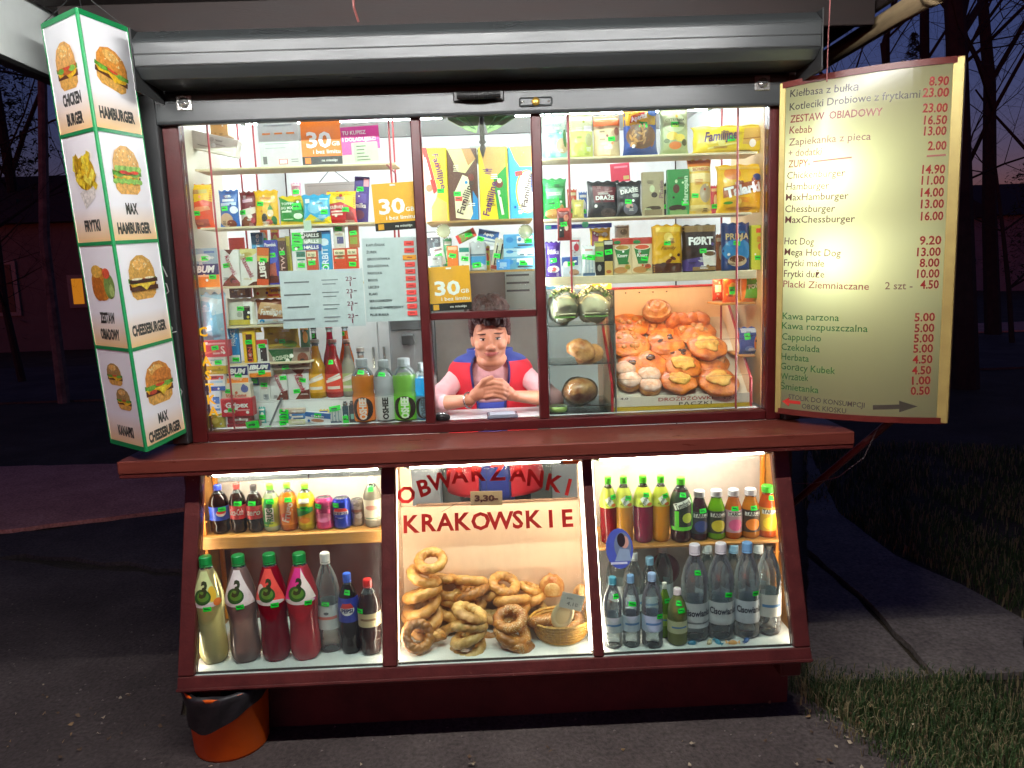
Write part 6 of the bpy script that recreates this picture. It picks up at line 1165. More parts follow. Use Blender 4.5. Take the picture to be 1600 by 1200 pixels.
for i, (zx, zy, w, Y, kd, lab) in enumerate(((330, 740, 180, -.07, 0, 'pretzel lying at the back between the left stacks'), (330, 800, 190, -.06, 0, 'pretzel lower at the back between the left stacks'), (540, 770, 190, -.06, 0, 'pretzel at the back between the middle stacks'), (545, 830, 190, -.06, 1, 'pale pretzel at the back between the middle stacks'), (550, 890, 190, -.08, 0, 'pretzel low at the back between the middle stacks'), (745, 800, 180, -.06, 0, 'pretzel at the back above the basket'), (745, 860, 190, -.09, 1, 'pale pretzel behind the basket rim'), (320, 870, 200, -.08, 0, 'pretzel low behind the left stack'), (325, 935, 200, -.10, 0, 'pretzel at the foot between the left stacks'), (545, 945, 190, -.13, 0, 'pretzel at the foot between the front stacks'))): pz(zx, zy, w, Y, kd, lab, .4, i*2.1, .02*math.sin(i*3))
pz(172, 985, 190, -.27, 3, 'seeded pretzel leaning upright at the foot of the left stack', 1.05, .4, .1)
pz(262, 968, 130, -.22, 0, 'small pretzel lying behind the upright seeded one', .5, 2.)
GRP[0] = None
q = at(600+850/3.244, 690+715/3.244, -.06); V, Fc = dome(.05, .03, .085, 3, .12); o = obj('bread_roll', V, Fc, m_bun2, None, smooth=True, loc=(q.x, q.y, q.z-.05)); tag(o, 'pale upright bread roll at the back right of the pretzel window', 'bread'); V, Fc = dome(.03, .012, .05, 6, .1); obj('scored_crust', V, Fc, m_roll, o, smooth=True, loc=(0, -.026, .01))
# wicker basket
bk = empty('basket', (at(600+900/3.244, 690+985/3.244, -.2).x, -.2, ZF+.002)); tag(bk, 'shallow wicker basket with pretzels', 'basket'); m_wk = M('wicker', '#b98e3c', .55, var=.25, scale=60)
for j in range(7): 
    rr = .085+.03*(j/6)**.7; zz = .006+.011*j; pts = [(rr*math.cos(2*PI*i/30), rr*.8*math.sin(2*PI*i/30), zz+.003*math.sin(i*PI+j*PI)) for i in range(31)]; path_tube('weave', pts, .0058, m_wk, bk, 6)
for i in range(22): a = 2*PI*i/22; path_tube('stake', [(.084*math.cos(a), .067*math.sin(a), .0), (.118*math.cos(a), .094*math.sin(a), .078)], .0035, m_wk, bk, 5)
V, Fc = lathe([(0, .004), (.086, .004)], 24); obj('base', V, [tuple(f) for f in Fc], m_wk, bk)
# paper plate and price notes
q = at(600+905/3.244, 690+880/3.244, -.27); V, Fc = lathe([(0, .004), (.7, .003), (.8, .006), (1, .0)], 26, 0, .042, 1); o = obj('paper_plate', V, Fc, M('plate_cream', '#ecd9a8', .5), None, smooth=True, loc=q, rot=(PI/2+.1, .3, .1)); o.scale = (1, 1.35, 1); tag(o, 'cream paper plate propped against the basket', 'plate'); V, Fc = lathe([(0, .005), (.62, .004)], 20, 0, .042, 1); obj('plate_well', V, Fc, M('plate_cream2', '#e2cc98', .5), o, smooth=True)
sheet_card('price_note', 'small white price note in front of the cream plate', 'note', ((878, 924), (913, 932), (874, 948)), -.285, '#c9c9bc', [T_(-.1, .7, .16, 'szt.', '#4a4a52', .3, bold=0), T_(.05, .35, .24, '4,10', '#4a4a52', .5, bold=0)])
o = sheet_card('price_plate', 'brown price plate reading 3,30 hung in the pretzel window', 'price tag', ((735, 768), (785, 767), (735, 790)), -.09, '#a48f6e', [T_(0, .52, .42, '3,30-', '#4a2018', .74, bold=.05)])
path_tube('string', [o.matrix_world.inverted() @ at(760, 768, -.088), o.matrix_world.inverted() @ at(760, 722, -.088)], .0008, m_guide, o, 5)
path_tube('string', [o.matrix_world.inverted() @ at(741, 770, -.088), o.matrix_world.inverted() @ at(690, 800, -.05)], .0008, m_guide, o, 5)
ws = empty('window_lettering', CL, CR); tag(ws, 'red hand-painted pretzel lettering on the middle slanting pane', 'lettering')
def caseletter(s, zx, zy, h, rot, c='#d83a36', sx=1.):
    x, t = oncase(600+zx/3.244, 690+zy/3.244, -.018); prints('letter', ws, [('t', x, t, h, s, film('letter_'+c, c, .15, .3, body=c), None, rot, .028, 0, 1, 'c')], 1, 1, flat(.0185))
for s, x, y, r in (('O', 112, 268, .30), ('B', 203, 230, .28), ('W', 286, 196, .2), ('A', 382, 165, .05), ('R', 478, 155, .03), ('Z', 575, 152, .0), ('A', 680, 157, -.08), ('N', 768, 183, -.15), ('K', 865, 208, -.25), ('I', 935, 228, -.3)): caseletter(s, x, y, .062, r)
for s, x, y in (('K', 140, 415), ('R', 228, 408), ('A', 310, 405), ('K', 400, 402), ('O', 490, 400), ('W', 590, 397), ('S', 678, 392), ('K', 760, 390), ('I', 845, 388), ('E', 930, 385)): caseletter(s, x, y, .064, 0, '#b8322e')
x, t = oncase(892, 722, -.018); prints('tape', ws, [R_(x, t, .06, .014, '#e0763a'), R_(x-.035, t, .012, .014, '#8a8a8a')], 1, 1, flat(.0185))

# ================================================================ drinks in the slanting windows
GRP[0] = 'drinks on the shelf of the cola window'
ZL, ZR = .7285, .6305
YL = -.078
def cola(label, px, lc, cap, txt, st): bottle('cola_bottle', label, px, YL, ZL, 'pet', '#2a1410', .80, cap, (.30, .58, lc), [E_(.25, .45, .5, .14, '#e8e4e0'), E_(.25, .47, .46, .08, '#d83a34')] if txt is None else [T_(0, .45, .13, txt, '#f0e6e0', .9, shear=.2, bold=.02)], st, clear=.12)
cola('blue-label cola bottle, first on the cola shelf', (331, 757, 362, 836), '#2a50c0', '#3a50c8', None, [(.3, .53)])
cola('red-label cola bottle, second on the cola shelf', (363, 755, 389, 836), '#d8282a', '#d83a34', 'Coca-Cola', [(.15, .62)])
cola('red-label cola bottle with dark cap, third on the cola shelf', (389, 757, 415, 836), '#d8282a', '#3a3434', 'zero', [(0, .64)])
bottle('soft_drink', 'lime soft drink bottle with white upright lettering', (414, 756, 441, 836), YL, ZL, 'pet', '#d8e8c0', .8, '#6ed82a', (.12, .72, '#c8d83a'), [P_([(-.5, .12), (-.1, .12), (.3, .72), (-.3, .72)], '#1f9a4a'), R_(.0, .38, .5, .3, '#f0f4e8'), TV_(0, .4, 0.35, 'FRUGO', '#1f7a3a', 0.45, rot=PI/2, bold=.04)], [(.1, .66)])
bottle('soft_drink', 'orange soft drink bottle on the cola shelf', (440, 754, 468, 836), YL, ZL, 'pet', '#f08a1e', .82, '#7ad82a', (.14, .74, '#f08a28'), [E_(-.1, .3, .6, .2, '#e85a2a'), TV_(.05, .42, 0.4, 'Frugo', '#f6e2c8', 0.42, rot=1.3, bold=.03)], [(.15, .68)])
bottle('soft_drink', 'yellow and green soft drink bottle on the cola shelf', (467, 755, 496, 835), YL, ZL, 'pet', '#f0d83a', .82, '#7ad82a', (.14, .80, '#e8c82a'), [P_([(-.5, .3), (.5, .42), (.5, .52), (-.5, .5)], '#2a9a4a'), E_(0, .24, .6, .14, '#e88a2a'), R_(0, .66, .6, .1, '#f0f0d8')], [(0, .5)])
bottle('can', 'pink drink can on the cola shelf', (496, 776, 524, 835), YL, ZL, 'can', '#f05a9a', 1, None, None, [T_(0, .72, .1, 'FRUGO', '#7a4a5a', 1., bold=.02), E_(0, .4, 1., .3, '#f58ab8')], [(-.25, .78)], cat='can')
bottle('can', 'blue cola can on the cola shelf', (523, 777, 551, 834), YL, ZL, 'can', '#2440c0', 1, None, None, [E_(0, .55, .95, .34, '#f2f2f2'), P_([(-.42, .6), (.42, .6), (.3, .71), (-.3, .71)], '#e03a34'), P_([(-.42, .5), (.42, .5), (.3, .40), (-.3, .40)], '#2a4ac8'), T_(0, .55, .08, 'PEPSI', '#1c2a7a', .7, bold=.03)], [(-.25, .82)], cat='can')
bottle('can', 'silver drink can on the cola shelf', (550, 779, 572, 832), YL+.02, ZL, 'can', '#b8aca0', 1, None, None, [R_(0, .6, .8, .1, '#8a5a4a'), E_(.2, .4, .5, .2, '#d8d0c8')], [], cat='can')
bottle('water_bottle', 'tall clear bottle with cream label on the cola shelf', (571, 746, 599, 831), YL, ZL, 'pet', '#e2dcc8', .82, '#e2ded2', (.16, .58, '#e6dcc0'), [E_(0, .42, .7, .1, '#d89a8a'), R_(0, .2, .9, .03, '#8aa88a')], [(.0, .8)], clear=.6)
GRP[0] = 'large bottles on the floor of the cola window'
YF = -.255
def bell(label, px, col, lc, cap, st, extra=(), cl=.3):
    it = [P_([(-.62, .57), (.62, .57), (.52, .66), (.2, .88), (-.2, .88), (-.52, .66)], lc), E_(0, .585, 1.1, .05, '#e8e2d8')]+list(extra)+[E_(-.05, .66, .6, .14, '#2e5a2a'), E_(-.02, .665, .42, .09, '#5a8a34'), T_(0, .73, .14, '3', '#2c3a1e', .32, shear=.2, bold=.04)]
    bottle('lemonade_bottle', label, px, YF, ZF, 'bell', col, .86, cap, None, it, st, clear=cl)
bell('large lemonade bottle with pale yellow drink', (313, 868, 360, 1033), '#d8d49a', '#cfe09a', '#1e9a48', [(.1, .55)], [E_(.3, .68, .3, .14, '#e8c23a'), E_(.45, .60, .3, .07, '#e8803a')], .4)
bell('large lemonade bottle with clear drink and white label', (362, 866, 411, 1032), '#d8b8b0', '#e2ded8', '#1e9a48', [(.1, .56)], [], .75)
bell('large lemonade bottle with dark red drink', (410, 864, 458, 1031), '#b01c34', '#e8584a', '#1e9a48', [(.2, .56)], [E_(-.3, .7, .3, .1, '#e8d0c0')], .2)
bell('large lemonade bottle with rose drink', (455, 863, 505, 1030), '#ee5a64', '#d83a8a', '#1e9a48', [(.3, .57)], [P_([(.05, .6), (.6, .6), (.45, .72), (.15, .88)], '#f0e8da')], .25)
bottle('water_bottle', 'clear mineral water bottle with white cap beside the rose drink', (499, 863, 538, 1017), -.21, ZF, 'water', '#d0d4ce', .9, '#e2e0da', (.25, .50, '#cfd2cc'), [R_(0, .37, .9, .03, '#d87a6a'), E_(0, .42, .2, .03, '#6a6a6a')], [(0, .52)], clear=.9, body=film('water_clear', '#eef6f6', .92, .02, body='#eef4f4', bump=.12, edge=.28))
bottle('cola_bottle', 'blue-capped cola bottle on the window floor', (534, 895, 567, 1024), -.235, ZF, 'pet', '#1c1210', .84, '#3a6ae0', (.42, .72, '#2a3aa0'), [E_(0, .58, .7, .14, '#e8e4e4'), P_([(-.33, .6), (.33, .6), (.2, .66), (-.2, .66)], '#d83a34'), T_(0, .57, .05, 'PEPSI', '#222a6a', .55, bold=.04)], [(.05, .79)], clear=.1)
bottle('cola_bottle', 'red-capped cola bottle with cream label on the window floor', (564, 904, 600, 1031), -.25, ZF, 'pet', '#3a1a18', .82, '#e03430', (.40, .58, '#cdb98e'), [R_(0, .5, .7, .03, '#8a6a4a')], [(-.35, .62)], clear=.12)
GRP[0] = 'juices on the shelf of the water window'
YR = -.105
def tym(label, px, col, st): bottle('juice_bottle', label, px, YR, ZR, 'pet', col, .60, '#5ee02a', (.56, .84, '#c8d84a'), [R_(0, .66, .34, .12, '#e8f0e0', .6), TV_(0, .67, 0.2, 'Tymbark', '#3a5a2a', 0.19, rot=1.0, bold=.02), E_(.25, .6, .3, .05, '#e87a3a')], st, clear=.2)
tym('dark red juice bottle with lime cap, first on the juice shelf', (938, 745, 965, 848), '#9a1826', [(.3, .72)])
tym('amber juice bottle with lime cap, second on the juice shelf', (961, 744, 990, 847), '#f6b236', [(.2, .7)])
tym('purple juice bottle with lime cap, third on the juice shelf', (990, 743, 1021, 847), '#a82c58', [(.1, .74)])
tym('golden juice bottle with lime cap, fourth on the juice shelf', (1019, 743, 1047, 846), '#fab834', [(.2, .72)])
bottle('juice_bottle', 'dark juice bottle with black and green label', (1047, 746, 1081, 846), YR-.01, ZR, 'pet', '#4a1420', .82, '#5ee02a', (.22, .80, '#1c2a18'), [P_([(-.6, .2), (.6, .2), (.6, .26), (-.6, .26)], '#6ee03a'), R_(0, .62, .9, .1, '#e8eee0', .35), T_(0, .62, .09, 'Tymbark', '#2a3a20', .8, rot=.35, bold=.02), E_(.2, .4, .5, .16, '#c8d83a'), R_(-.3, .38, .2, .26, '#5ad02a'), R_(.52, .5, .12, .5, '#6ee03a')], [(.0, .76)], clear=.15)
def cap_(label, px, col, lc, cc, cap, st, extra=()): bottle('juice_bottle', label, px, YR, ZR, 'juice', col, .82, cap, (.14, .60, lc), [E_(0, .3, .8, .24, cc), R_(0, .52, .9, .08, '#d8d8d0'), T_(0, .53, .08, 'TARCZYN'[:5], '#2a2a2a', .8, bold=.03)]+list(extra), st, clear=.2, capr=.62)
cap_('dark currant juice bottle with white cap', (1079, 766, 1106, 840), '#4a1a2c', '#33343c', '#3a4a8a', '#d8dce4', [(.1, .62)])
cap_('green juice bottle with lemon picture', (1105, 765, 1133, 840), '#8ad020', '#3a3e30', '#d8c83a', '#d8dce4', [])
cap_('pink-label juice bottle with white cap', (1132, 764, 1159, 839), '#e8803a', '#c8a0a8', '#e86a9a', '#d8dce4', [(-.05, .64)])
cap_('orange juice bottle with orange picture', (1158, 763, 1186, 838), '#f09a2a', '#4a3a2a', '#f08a2a', '#d8dce4', [(.05, .64)])
cap_('orange juice bottle with yellow label and green cap', (1184, 758, 1213, 837), '#f06a28', '#d8a83a', '#f0d03a', '#4ac83a', [(.1, .78)])
GRP[0] = 'water bottles on the floor of the water window'
def wat(label, px, Y, tint, cap, lc, st, txt=None, kind='water', cl=.5, lz=(.24, .46)):
    bottle('water_bottle', label, px, Y, ZF, kind, tint, .88, cap, (lz[0], lz[1], lc), ([T_(0, sum(lz)/2+.03, .07, txt, '#2a3440', 1.1, bold=.03)] if txt else [R_(0, sum(lz)/2, .8, .03, '#5a8ab8')]), st, clear=cl, body=film('water_'+tint+str(cl), '#eaf5fa' if cl > .45 else tint, .93 if cl > .45 else cl, .02, body='#eef8fc' if cl > .45 else tint, bump=.12, edge=.28 if cl > .45 else 0))
wat('small water bottle with teal cap next to the stile', (943, 901, 974, 1013), -.29, '#bcdcd8', '#5ab8c8', '#c4d4d6', [(.15, .76)])
wat('small water bottle with pale blue cap, second in the row', (972, 898, 1001, 1014), -.29, '#c4dce4', '#8ac0e0', '#bcd0dc', [(.0, .64)])
wat('water bottle with blue-white label, third in the row', (1003, 895, 1036, 1017), -.30, '#cadfe4', '#a8d0ec', '#b4cce0', [(.3, .45)])
wat('green lemonade bottle half hidden in the water row', (1030, 910, 1048, 1008), -.24, '#8ab83a', '#dfe4dc', '#9ac04a', [(.2, .7)], cl=.3)
wat('short olive drink bottle with green price tags', (1043, 919, 1074, 1012), -.29, '#b4c07a', '#e6e6e0', '#c6cfa0', [(.0, .78), (.1, .66)], cl=.4)
wat('large water bottle with black lettering nearest the small ones', (1064, 850, 1107, 1003), -.255, '#c4d8d8', '#e4e8e8', '#c8d2d4', [(.0, .74)], 'Cisowianka', lz=(.16, .42))
wat('large water bottle with black lettering in the middle', (1104, 848, 1147, 1002), -.255, '#c4d8d8', '#e8ecec', '#c8d2d4', [(.15, .5)], 'Cisowianka', lz=(.18, .42))
wat('large water bottle with blue cap and black lettering', (1146, 847, 1186, 1002), -.255, '#bcd4e0', '#7ab4e0', '#c4d0d8', [(.2, .5)], 'Cisowianka', lz=(.18, .42))
wat('large clear water bottle beside the right stile', (1180, 845, 1219, 994), -.24, '#d8ded8', None, '#d0d4cc', [], None, lz=(.22, .46))
for px, lab in (((948, 850, 985, 960), 'clear bottle at the back of the water window beside the stile'), ((1020, 850, 1052, 950), 'clear bottle at the back of the water window behind the olive drink')): 
    GRP[0] = 'water bottles on the floor of the water window'; bottle('water_bottle', lab, px, -.08, ZF, 'water', '#ccdcde', .9, '#dfe6e6', (.3, .5, '#c8d4d6'), [], [], clear=.9, body=film('water_clear', '#eef6f6', .92, .02, body='#eef4f4', bump=.12, edge=.28))
for px, lab, cp in (((974, 862, 1008, 985), 'clear bottle in the back row above the pale blue cap', '#dfe6e6'), ((1000, 870, 1032, 985), 'clear bottle in the back row above the blue-white label', '#8ac0e0'), ((1086, 850, 1124, 985), 'clear bottle in the back row between the first two large ones', '#dfe6e6'), ((1126, 850, 1164, 985), 'clear bottle in the back row between the last two lettered ones', '#9ac8e8'), ((1164, 850, 1202, 985), 'clear bottle in the back row beside the capless one', '#dfe6e6')):
    GRP[0] = 'water bottles on the floor of the water window'; bottle('water_bottle', lab, px, -.15, ZF, 'water', '#ccdcde', .9, cp, (.26, .48, '#d2dee0'), [R_(0, .37, .8, .03, '#6a98c0')], [], clear=.9, body=film('water_clear', '#eef6f6', .92, .02, body='#eef4f4', bump=.12, edge=.28))
GRP[0] = None
q = at(1037, 890, -.02); V, Fc = lathe([(0, .02), (.7, .018), (.95, .008), (1, 0)], 28, 0, .062, 1); o = obj('round_disc', V, Fc, M('disc_wine', '#7a1830', .35), None, smooth=True, loc=q, rot=(PI/2-.1, 0, 0)); tag(o, 'round wine-red disc in place of a reflection at the back of the water window', 'tray'); tube('disc_rim', (0, 0, -.003), (0, 0, 0), .064, M('disc_wine2', '#5a1024', .4), o, 28)  # solid disc built where a maroon round reflection shows
sw = empty('sticker', CL, CR); tag(sw, 'blue oval sticker on the slanting pane of the water window', 'sticker')
x, t = oncase(968, 857, -.018); prints('oval', sw, [E_(x, t, .10, .145, '#4a5ab0'), E_(x+.012, t+.008, .062, .1, '#6a7a92'), E_(x+.02, t+.022, .03, .045, '#c89a88'), E_(x+.008, t+.03, .03, .05, '#2c2224'), P_([(x-.02, t-.045), (x+.04, t-.045), (x+.035, t-.005), (x, t)], '#8aa0b8'), R_(x-.005, t-.052, .06, .008, '#c8d0e0')], 1, 1, flat(.0185))
rc = random.Random(6)
GRP[0] = 'wrapped sweets lying on the floor of the water window'
for i, (px, py) in enumerate(((1080, 1000), (1105, 996), (1122, 1002), (1145, 1003), (1165, 998))):
    q = atz(px, py, ZF+.008); q.y = min(max(q.y, -.34), -.31); c = ('#2a7a9a', '#d8c8a0', '#4a9ab8', '#e0a860', '#2a5a98')[i]
    V, Fc = dome(.016, .008, .014, i, .3, n=12, rings=5); o = obj('wrapped_sweet', V, Fc, pm(c), None, smooth=True, loc=(q.x, q.y, ZF+.001), rot=(0, 0, i)); tag(o, ('teal wrapped sweet under the first large water bottle', 'cream wrapped sweet between the first two large water bottles', 'sky-blue wrapped sweet under the middle large water bottle', 'tan wrapped sweet beside the sky-blue one', 'dark blue wrapped sweet under the blue-capped bottle')[i], 'sweet', GRP[0])
    for s in (-1, 1): obj('wrapper_twist', [(s*.014, 0, .006), (s*.026, -.006, .012), (s*.026, .006, .002)], [(0, 1, 2)], pm(c), o)
GRP[0] = None
# ================================================================ triangular food sign on the counter end
yaw, S3, HT = .1598, .2492, 1.4219
ax = Vector((-.0199, -.0567, 1)).normalized(); P0 = Vector((-1.1790, -.2979, 1.0987))
def orth(a): d = Vector((math.sin(a), math.cos(a), 0)); d = d-ax*d.dot(ax); return d.normalized()
D1, D2 = orth(yaw), orth(yaw-PI/3)
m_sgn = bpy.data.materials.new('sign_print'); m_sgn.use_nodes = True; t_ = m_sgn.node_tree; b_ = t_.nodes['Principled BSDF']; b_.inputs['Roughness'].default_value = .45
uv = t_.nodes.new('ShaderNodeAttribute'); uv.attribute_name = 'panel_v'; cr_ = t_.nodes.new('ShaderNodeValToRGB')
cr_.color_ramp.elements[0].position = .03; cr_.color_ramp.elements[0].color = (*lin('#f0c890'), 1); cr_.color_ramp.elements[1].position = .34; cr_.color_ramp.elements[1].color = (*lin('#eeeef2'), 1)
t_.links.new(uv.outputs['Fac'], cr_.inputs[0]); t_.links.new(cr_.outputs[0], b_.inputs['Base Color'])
m_gtape = M('green_tape', '#15874c', .4, var=.06)
TS = empty('food_sign', P0); tag(TS, 'tall triangular sign with burger pictures at the left end of the counter', 'sign')
def face(name, o, e, items):
    """one printed board: o = lower left corner, e = unit vector along its width; four panels"""
    nrm = e.cross(ax); nrm.normalize()
    fc = empty(name, o); fc.parent = TS
    for k in range(4):
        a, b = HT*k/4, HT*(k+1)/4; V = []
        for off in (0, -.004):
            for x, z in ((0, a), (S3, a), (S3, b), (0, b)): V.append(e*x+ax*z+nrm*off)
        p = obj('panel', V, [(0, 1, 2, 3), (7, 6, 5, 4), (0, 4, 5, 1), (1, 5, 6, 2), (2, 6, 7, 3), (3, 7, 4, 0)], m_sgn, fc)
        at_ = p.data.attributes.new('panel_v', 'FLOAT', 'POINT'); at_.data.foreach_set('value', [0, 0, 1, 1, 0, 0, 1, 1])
        if items:
            mp = lambda x, z, off, a=a: e*(x+S3/2)+ax*(z+a)+nrm*(off+.0004)
            for grp in items[k]:
                if grp[0][0] == 't': [prints('lettering', p, [q], S3, HT/4, mp) for q in grp]
                else: prints('food_picture', p, grp, S3, HT/4, mp, matf=lambda c: M('food_'+c, c, .5, var=.34, scale=85, detail=8))
    for k in range(5): 
        z = HT*k/4; hw = .006 if 0 < k < 4 else .0085; z = min(max(z, hw), HT-hw)
        obj('tape', [e*x+ax*(z+s*hw)+nrm*.003 for x, s in ((0.004, -1), (S3-.004, -1), (S3-.004, 1), (0.004, 1))], [(0, 1, 2, 3)], m_gtape, fc)
    return fc
def burger(cx, cy, w, h, bun='#d8943c', lo=0, chk=False, tilt=0., style=0):
    B = [P_([(cx-w*.46, cy-h*.22), (cx+w*.46, cy-h*.22), (cx+w*.44, cy-h*.4), (cx+w*.3, cy-h*.5), (cx-w*.3, cy-h*.5), (cx-w*.44, cy-h*.4)], '#d9a552'),
         R_(cx, cy-h*.2, w*1.0, h*.13, '#5a3222'), P_([(cx-w*.5, cy-h*.1), (cx+w*.5, cy-h*.08), (cx+w*.42, cy-h*.2), (cx+w*.1, cy-h*.3), (cx-w*.1, cy-h*.17), (cx-w*.4, cy-h*.22)], '#f0b62a'),
         R_(cx, cy-h*.06, w*1.04, h*.1, '#4a8a2c'), E_(cx-w*.3, cy-h*.09, w*.3, h*.12, '#6aa83c'), E_(cx+w*.26, cy-h*.08, w*.34, h*.13, '#7ab84a'), E_(cx+w*.02, cy-h*.05, w*.34, h*.09, '#d04a32'),
         P_([(cx-w*.48, cy-h*.03), (cx+w*.48, cy-h*.02), (cx+w*.46, cy+h*.18), (cx+w*.34, cy+h*.38), (cx+w*.1, cy+h*.5), (cx-w*.12, cy+h*.5), (cx-w*.36, cy+h*.38), (cx-w*.47, cy+h*.18)], bun),
         E_(cx-w*.05, cy+h*.3, w*.5, h*.26, '#e8b060')]
    rnd = random.Random(int(cx*100+cy*1000))
    B += [E_(cx+rnd.uniform(-.3, .3)*w, cy+rnd.uniform(.12, .42)*h, w*.045, h*.03, '#f4e2b4', rnd.uniform(0, 3)) for _ in range(12)]
    if style == 1:                                       # high, frilly salad, two slices of tomato
        B[3:3] = [E_(cx+q*w*.11, cy-h*.24+.02*h*(q % 2), w*.17, h*.11, '#86b850') for q in range(-4, 5)]+[R_(cx, cy-h*.13, w*.86, h*.05, '#e8c040')]
        B[7+10:] = B[7+10:]+[E_(cx+q*w*.1, cy+h*.02, w*.15, h*.13, ('#9cc860', '#6fa23c')[q % 2]) for q in range(-4, 5)]+[E_(cx-w*.2, cy-h*.05, w*.3, h*.07, '#c83c2a'), E_(cx+w*.2, cy-h*.05, w*.3, h*.07, '#d84a30')]
    if style == 2:                                       # two dark patties, sauce
        B += [R_(cx, cy-h*.08, w*1.02, h*.09, '#3c2218'), R_(cx, cy-h*.25, w*1.0, h*.10, '#4a2a1c'), P_([(cx-w*.45, cy-h*.14), (cx+w*.45, cy-h*.13), (cx+w*.2, cy-h*.2), (cx+w*.05, cy-h*.3), (cx-w*.12, cy-h*.19)], '#f2cc4a'), E_(cx-w*.25, cy-h*.03, w*.4, h*.05, '#efe2c4'), E_(cx+w*.2, cy-h*.02, w*.36, h*.05, '#efe2c4')]
    if style == 3: B += [E_(cx+w*.1, cy+h*.18, w*.7, h*.3, '#c87a34'), P_([(cx-w*.1, cy-h*.12), (cx+w*.22, cy-h*.1), (cx+w*.06, cy-h*.32)], '#f6d23a'), E_(cx-w*.3, cy-h*.18, w*.26, h*.1, '#b8402c')]
    if chk: B.insert(4, E_(cx, cy-h*.02, w*.98, h*.34, '#b8602a'))
    if tilt:
        out = []
        c, s = math.cos(tilt), math.sin(tilt); A = S3/(HT/4)
        def rt(x, y): dx, dy = (x-cx)*A, y-cy; return cx+(dx*c-dy*s)/A, cy+dx*s+dy*c
        for i in B:
            if i[0] == 'p': out.append(P_([rt(*q) for q in i[1]], i[2]))
            else: x, y = rt(i[1], i[2]); out.append((i[0], x, y)+i[3:6]+(i[6]+tilt,))
        B = out
    return B
SG = '#3a3c38'
def word(s, y, W): return T_(0, y, .10, s, SG, W, bold=.05)
def fries(cx, cy):
    rnd = random.Random(3); o = [P_([(cx-.22, cy-.15), (cx+.26, cy-.05), (cx+.2, cy-.2), (cx-.12, cy-.3)], '#d8d4cc'), E_(cx, cy+.02, .56, .3, '#c8a41e')]
    return o+[('r', cx+rnd.uniform(-.22, .24), cy+rnd.uniform(-.08, .14), .09, .14, rnd.choice(['#e8c832', '#d8b024', '#f0d850', '#b8901a']), rnd.uniform(-1.2, 1.2)) for _ in range(26)]
right_items = [[burger(.02, .62, .66, .42, '#c8843a', style=3), [word('MAX', .27, .24), word('CHEESEBURGER', .12, .80)]], [burger(.0, .66, .62, .42, '#c89a4a', style=2), [word('CHEESEBURGER', .17, .80)]], [burger(.0, .66, .60, .44, '#d8a860', style=1), [word('MAX', .31, .26), word('HAMBURGER', .13, .74)]], [burger(.02, .56, .66, .36, '#d8903c', tilt=-.22), [word('HAMBURGER', .16, .74)]]]
left_items = [[burger(-.06, .74, .42, .22, '#a8824a'), burger(.1, .5, .40, .22, '#a88a52'), [word('KANAPKI', .17, .44)]], [[E_(-.02, .62, .54, .32, '#c8822a'), E_(.2, .6, .3, .24, '#7a9a4a'), E_(-.12, .58, .34, .24, '#b86a22'), E_(.16, .72, .2, .1, '#d8583a'), E_(-.1, .74, .3, .12, '#e0b04a'), E_(.26, .56, .14, .12, '#a8c070')], [word('ZESTAW', .30, .42), word('OBIADOWY', .14, .54)]], [fries(.02, .62), [word('FRYTKI', .17, .44)]], [burger(.0, .58, .56, .40, '#d8a058', chk=True), [word('CHICKEN', .30, .52), word('BURGER', .13, .46)]]]
face('right_board', Vector((0, 0, 0)), D1, right_items); face('left_board', D2*S3, -D2, left_items)
o3 = D1*S3; e3 = (D2-D1).normalized(); face('rear_board', o3, e3, None)
for p in (Vector((0, 0, 0)), D1*S3, D2*S3):
    a = p+ax*.002; v, f = tube_v(a, p+ax*(HT-.002), .0065 if p.length < .01 else .004, None, 6); obj('corner_tape', v, f, m_gtape, TS)
for z in (.001, HT-.001):
    c = [p*.985+ax*z for p in (Vector((.001, .001, 0)), D1*S3, D2*S3)]; obj('end_board', c+[q+ax*(.003 if z < 1 else -.003) for q in c], [(0, 1, 2), (5, 4, 3), (0, 3, 4, 1), (1, 4, 5, 2), (2, 5, 3, 0)], m_gtape, TS)

ctr_ = (D1+D2)*S3/3
for q in (Vector((.01, .01, 0)), D1*S3*.95, D2*S3*.95): path_tube('hanging_cord', [q+ax*HT, ctr_*.7+q*.3+Vector((-.03, -.08, HT+.06)), Vector((ctr_.x-.03, ctr_.y-.08, 2.640-P0.z))], .0015, m_guide, TS, 5)
# ================================================================ the lit menu board hinged beside the window
HA, HB = Vector((1.108, -.035)), Vector((1.585, -.345)); BZ0, BZ1 = 1.094, 2.306
BWd = (HB-HA).length; BC = (HA+HB)/2; BA = math.atan2(HB.y-HA.y, HB.x-HA.x); BH = BZ1-BZ0; SAG = .055; DEP = .115
MB = empty('menu_board', (BC.x, BC.y, BZ0), (0, 0, BA)); tag(MB, 'glowing curved menu light box with red rims, right of the window', 'menu board')
bx_ = Vector((math.cos(BA), math.sin(BA), 0)); by_ = Vector((-math.sin(BA), math.cos(BA), 0))
def bulge(x): return -SAG*max(0, 1-(2*x/BWd)**2)
def bmap(x, z, off): return (x, bulge(x)-off, z)
def onboard(px, py):
    d = ray(px, py); yv = -.03
    for _ in range(6):
        p0 = Vector((BC.x, BC.y, BZ0))+by_*yv; tt = (p0-CAM).dot(by_)/d.dot(by_); q = CAM+d*tt-Vector((BC.x, BC.y, BZ0)); x = q.dot(bx_); yv = bulge(x)
    return x, q.z
m_pan = bpy.data.materials.new('opal_panel'); m_pan.use_nodes = True; t_ = m_pan.node_tree; t_.nodes.remove(t_.nodes['Principled BSDF'])
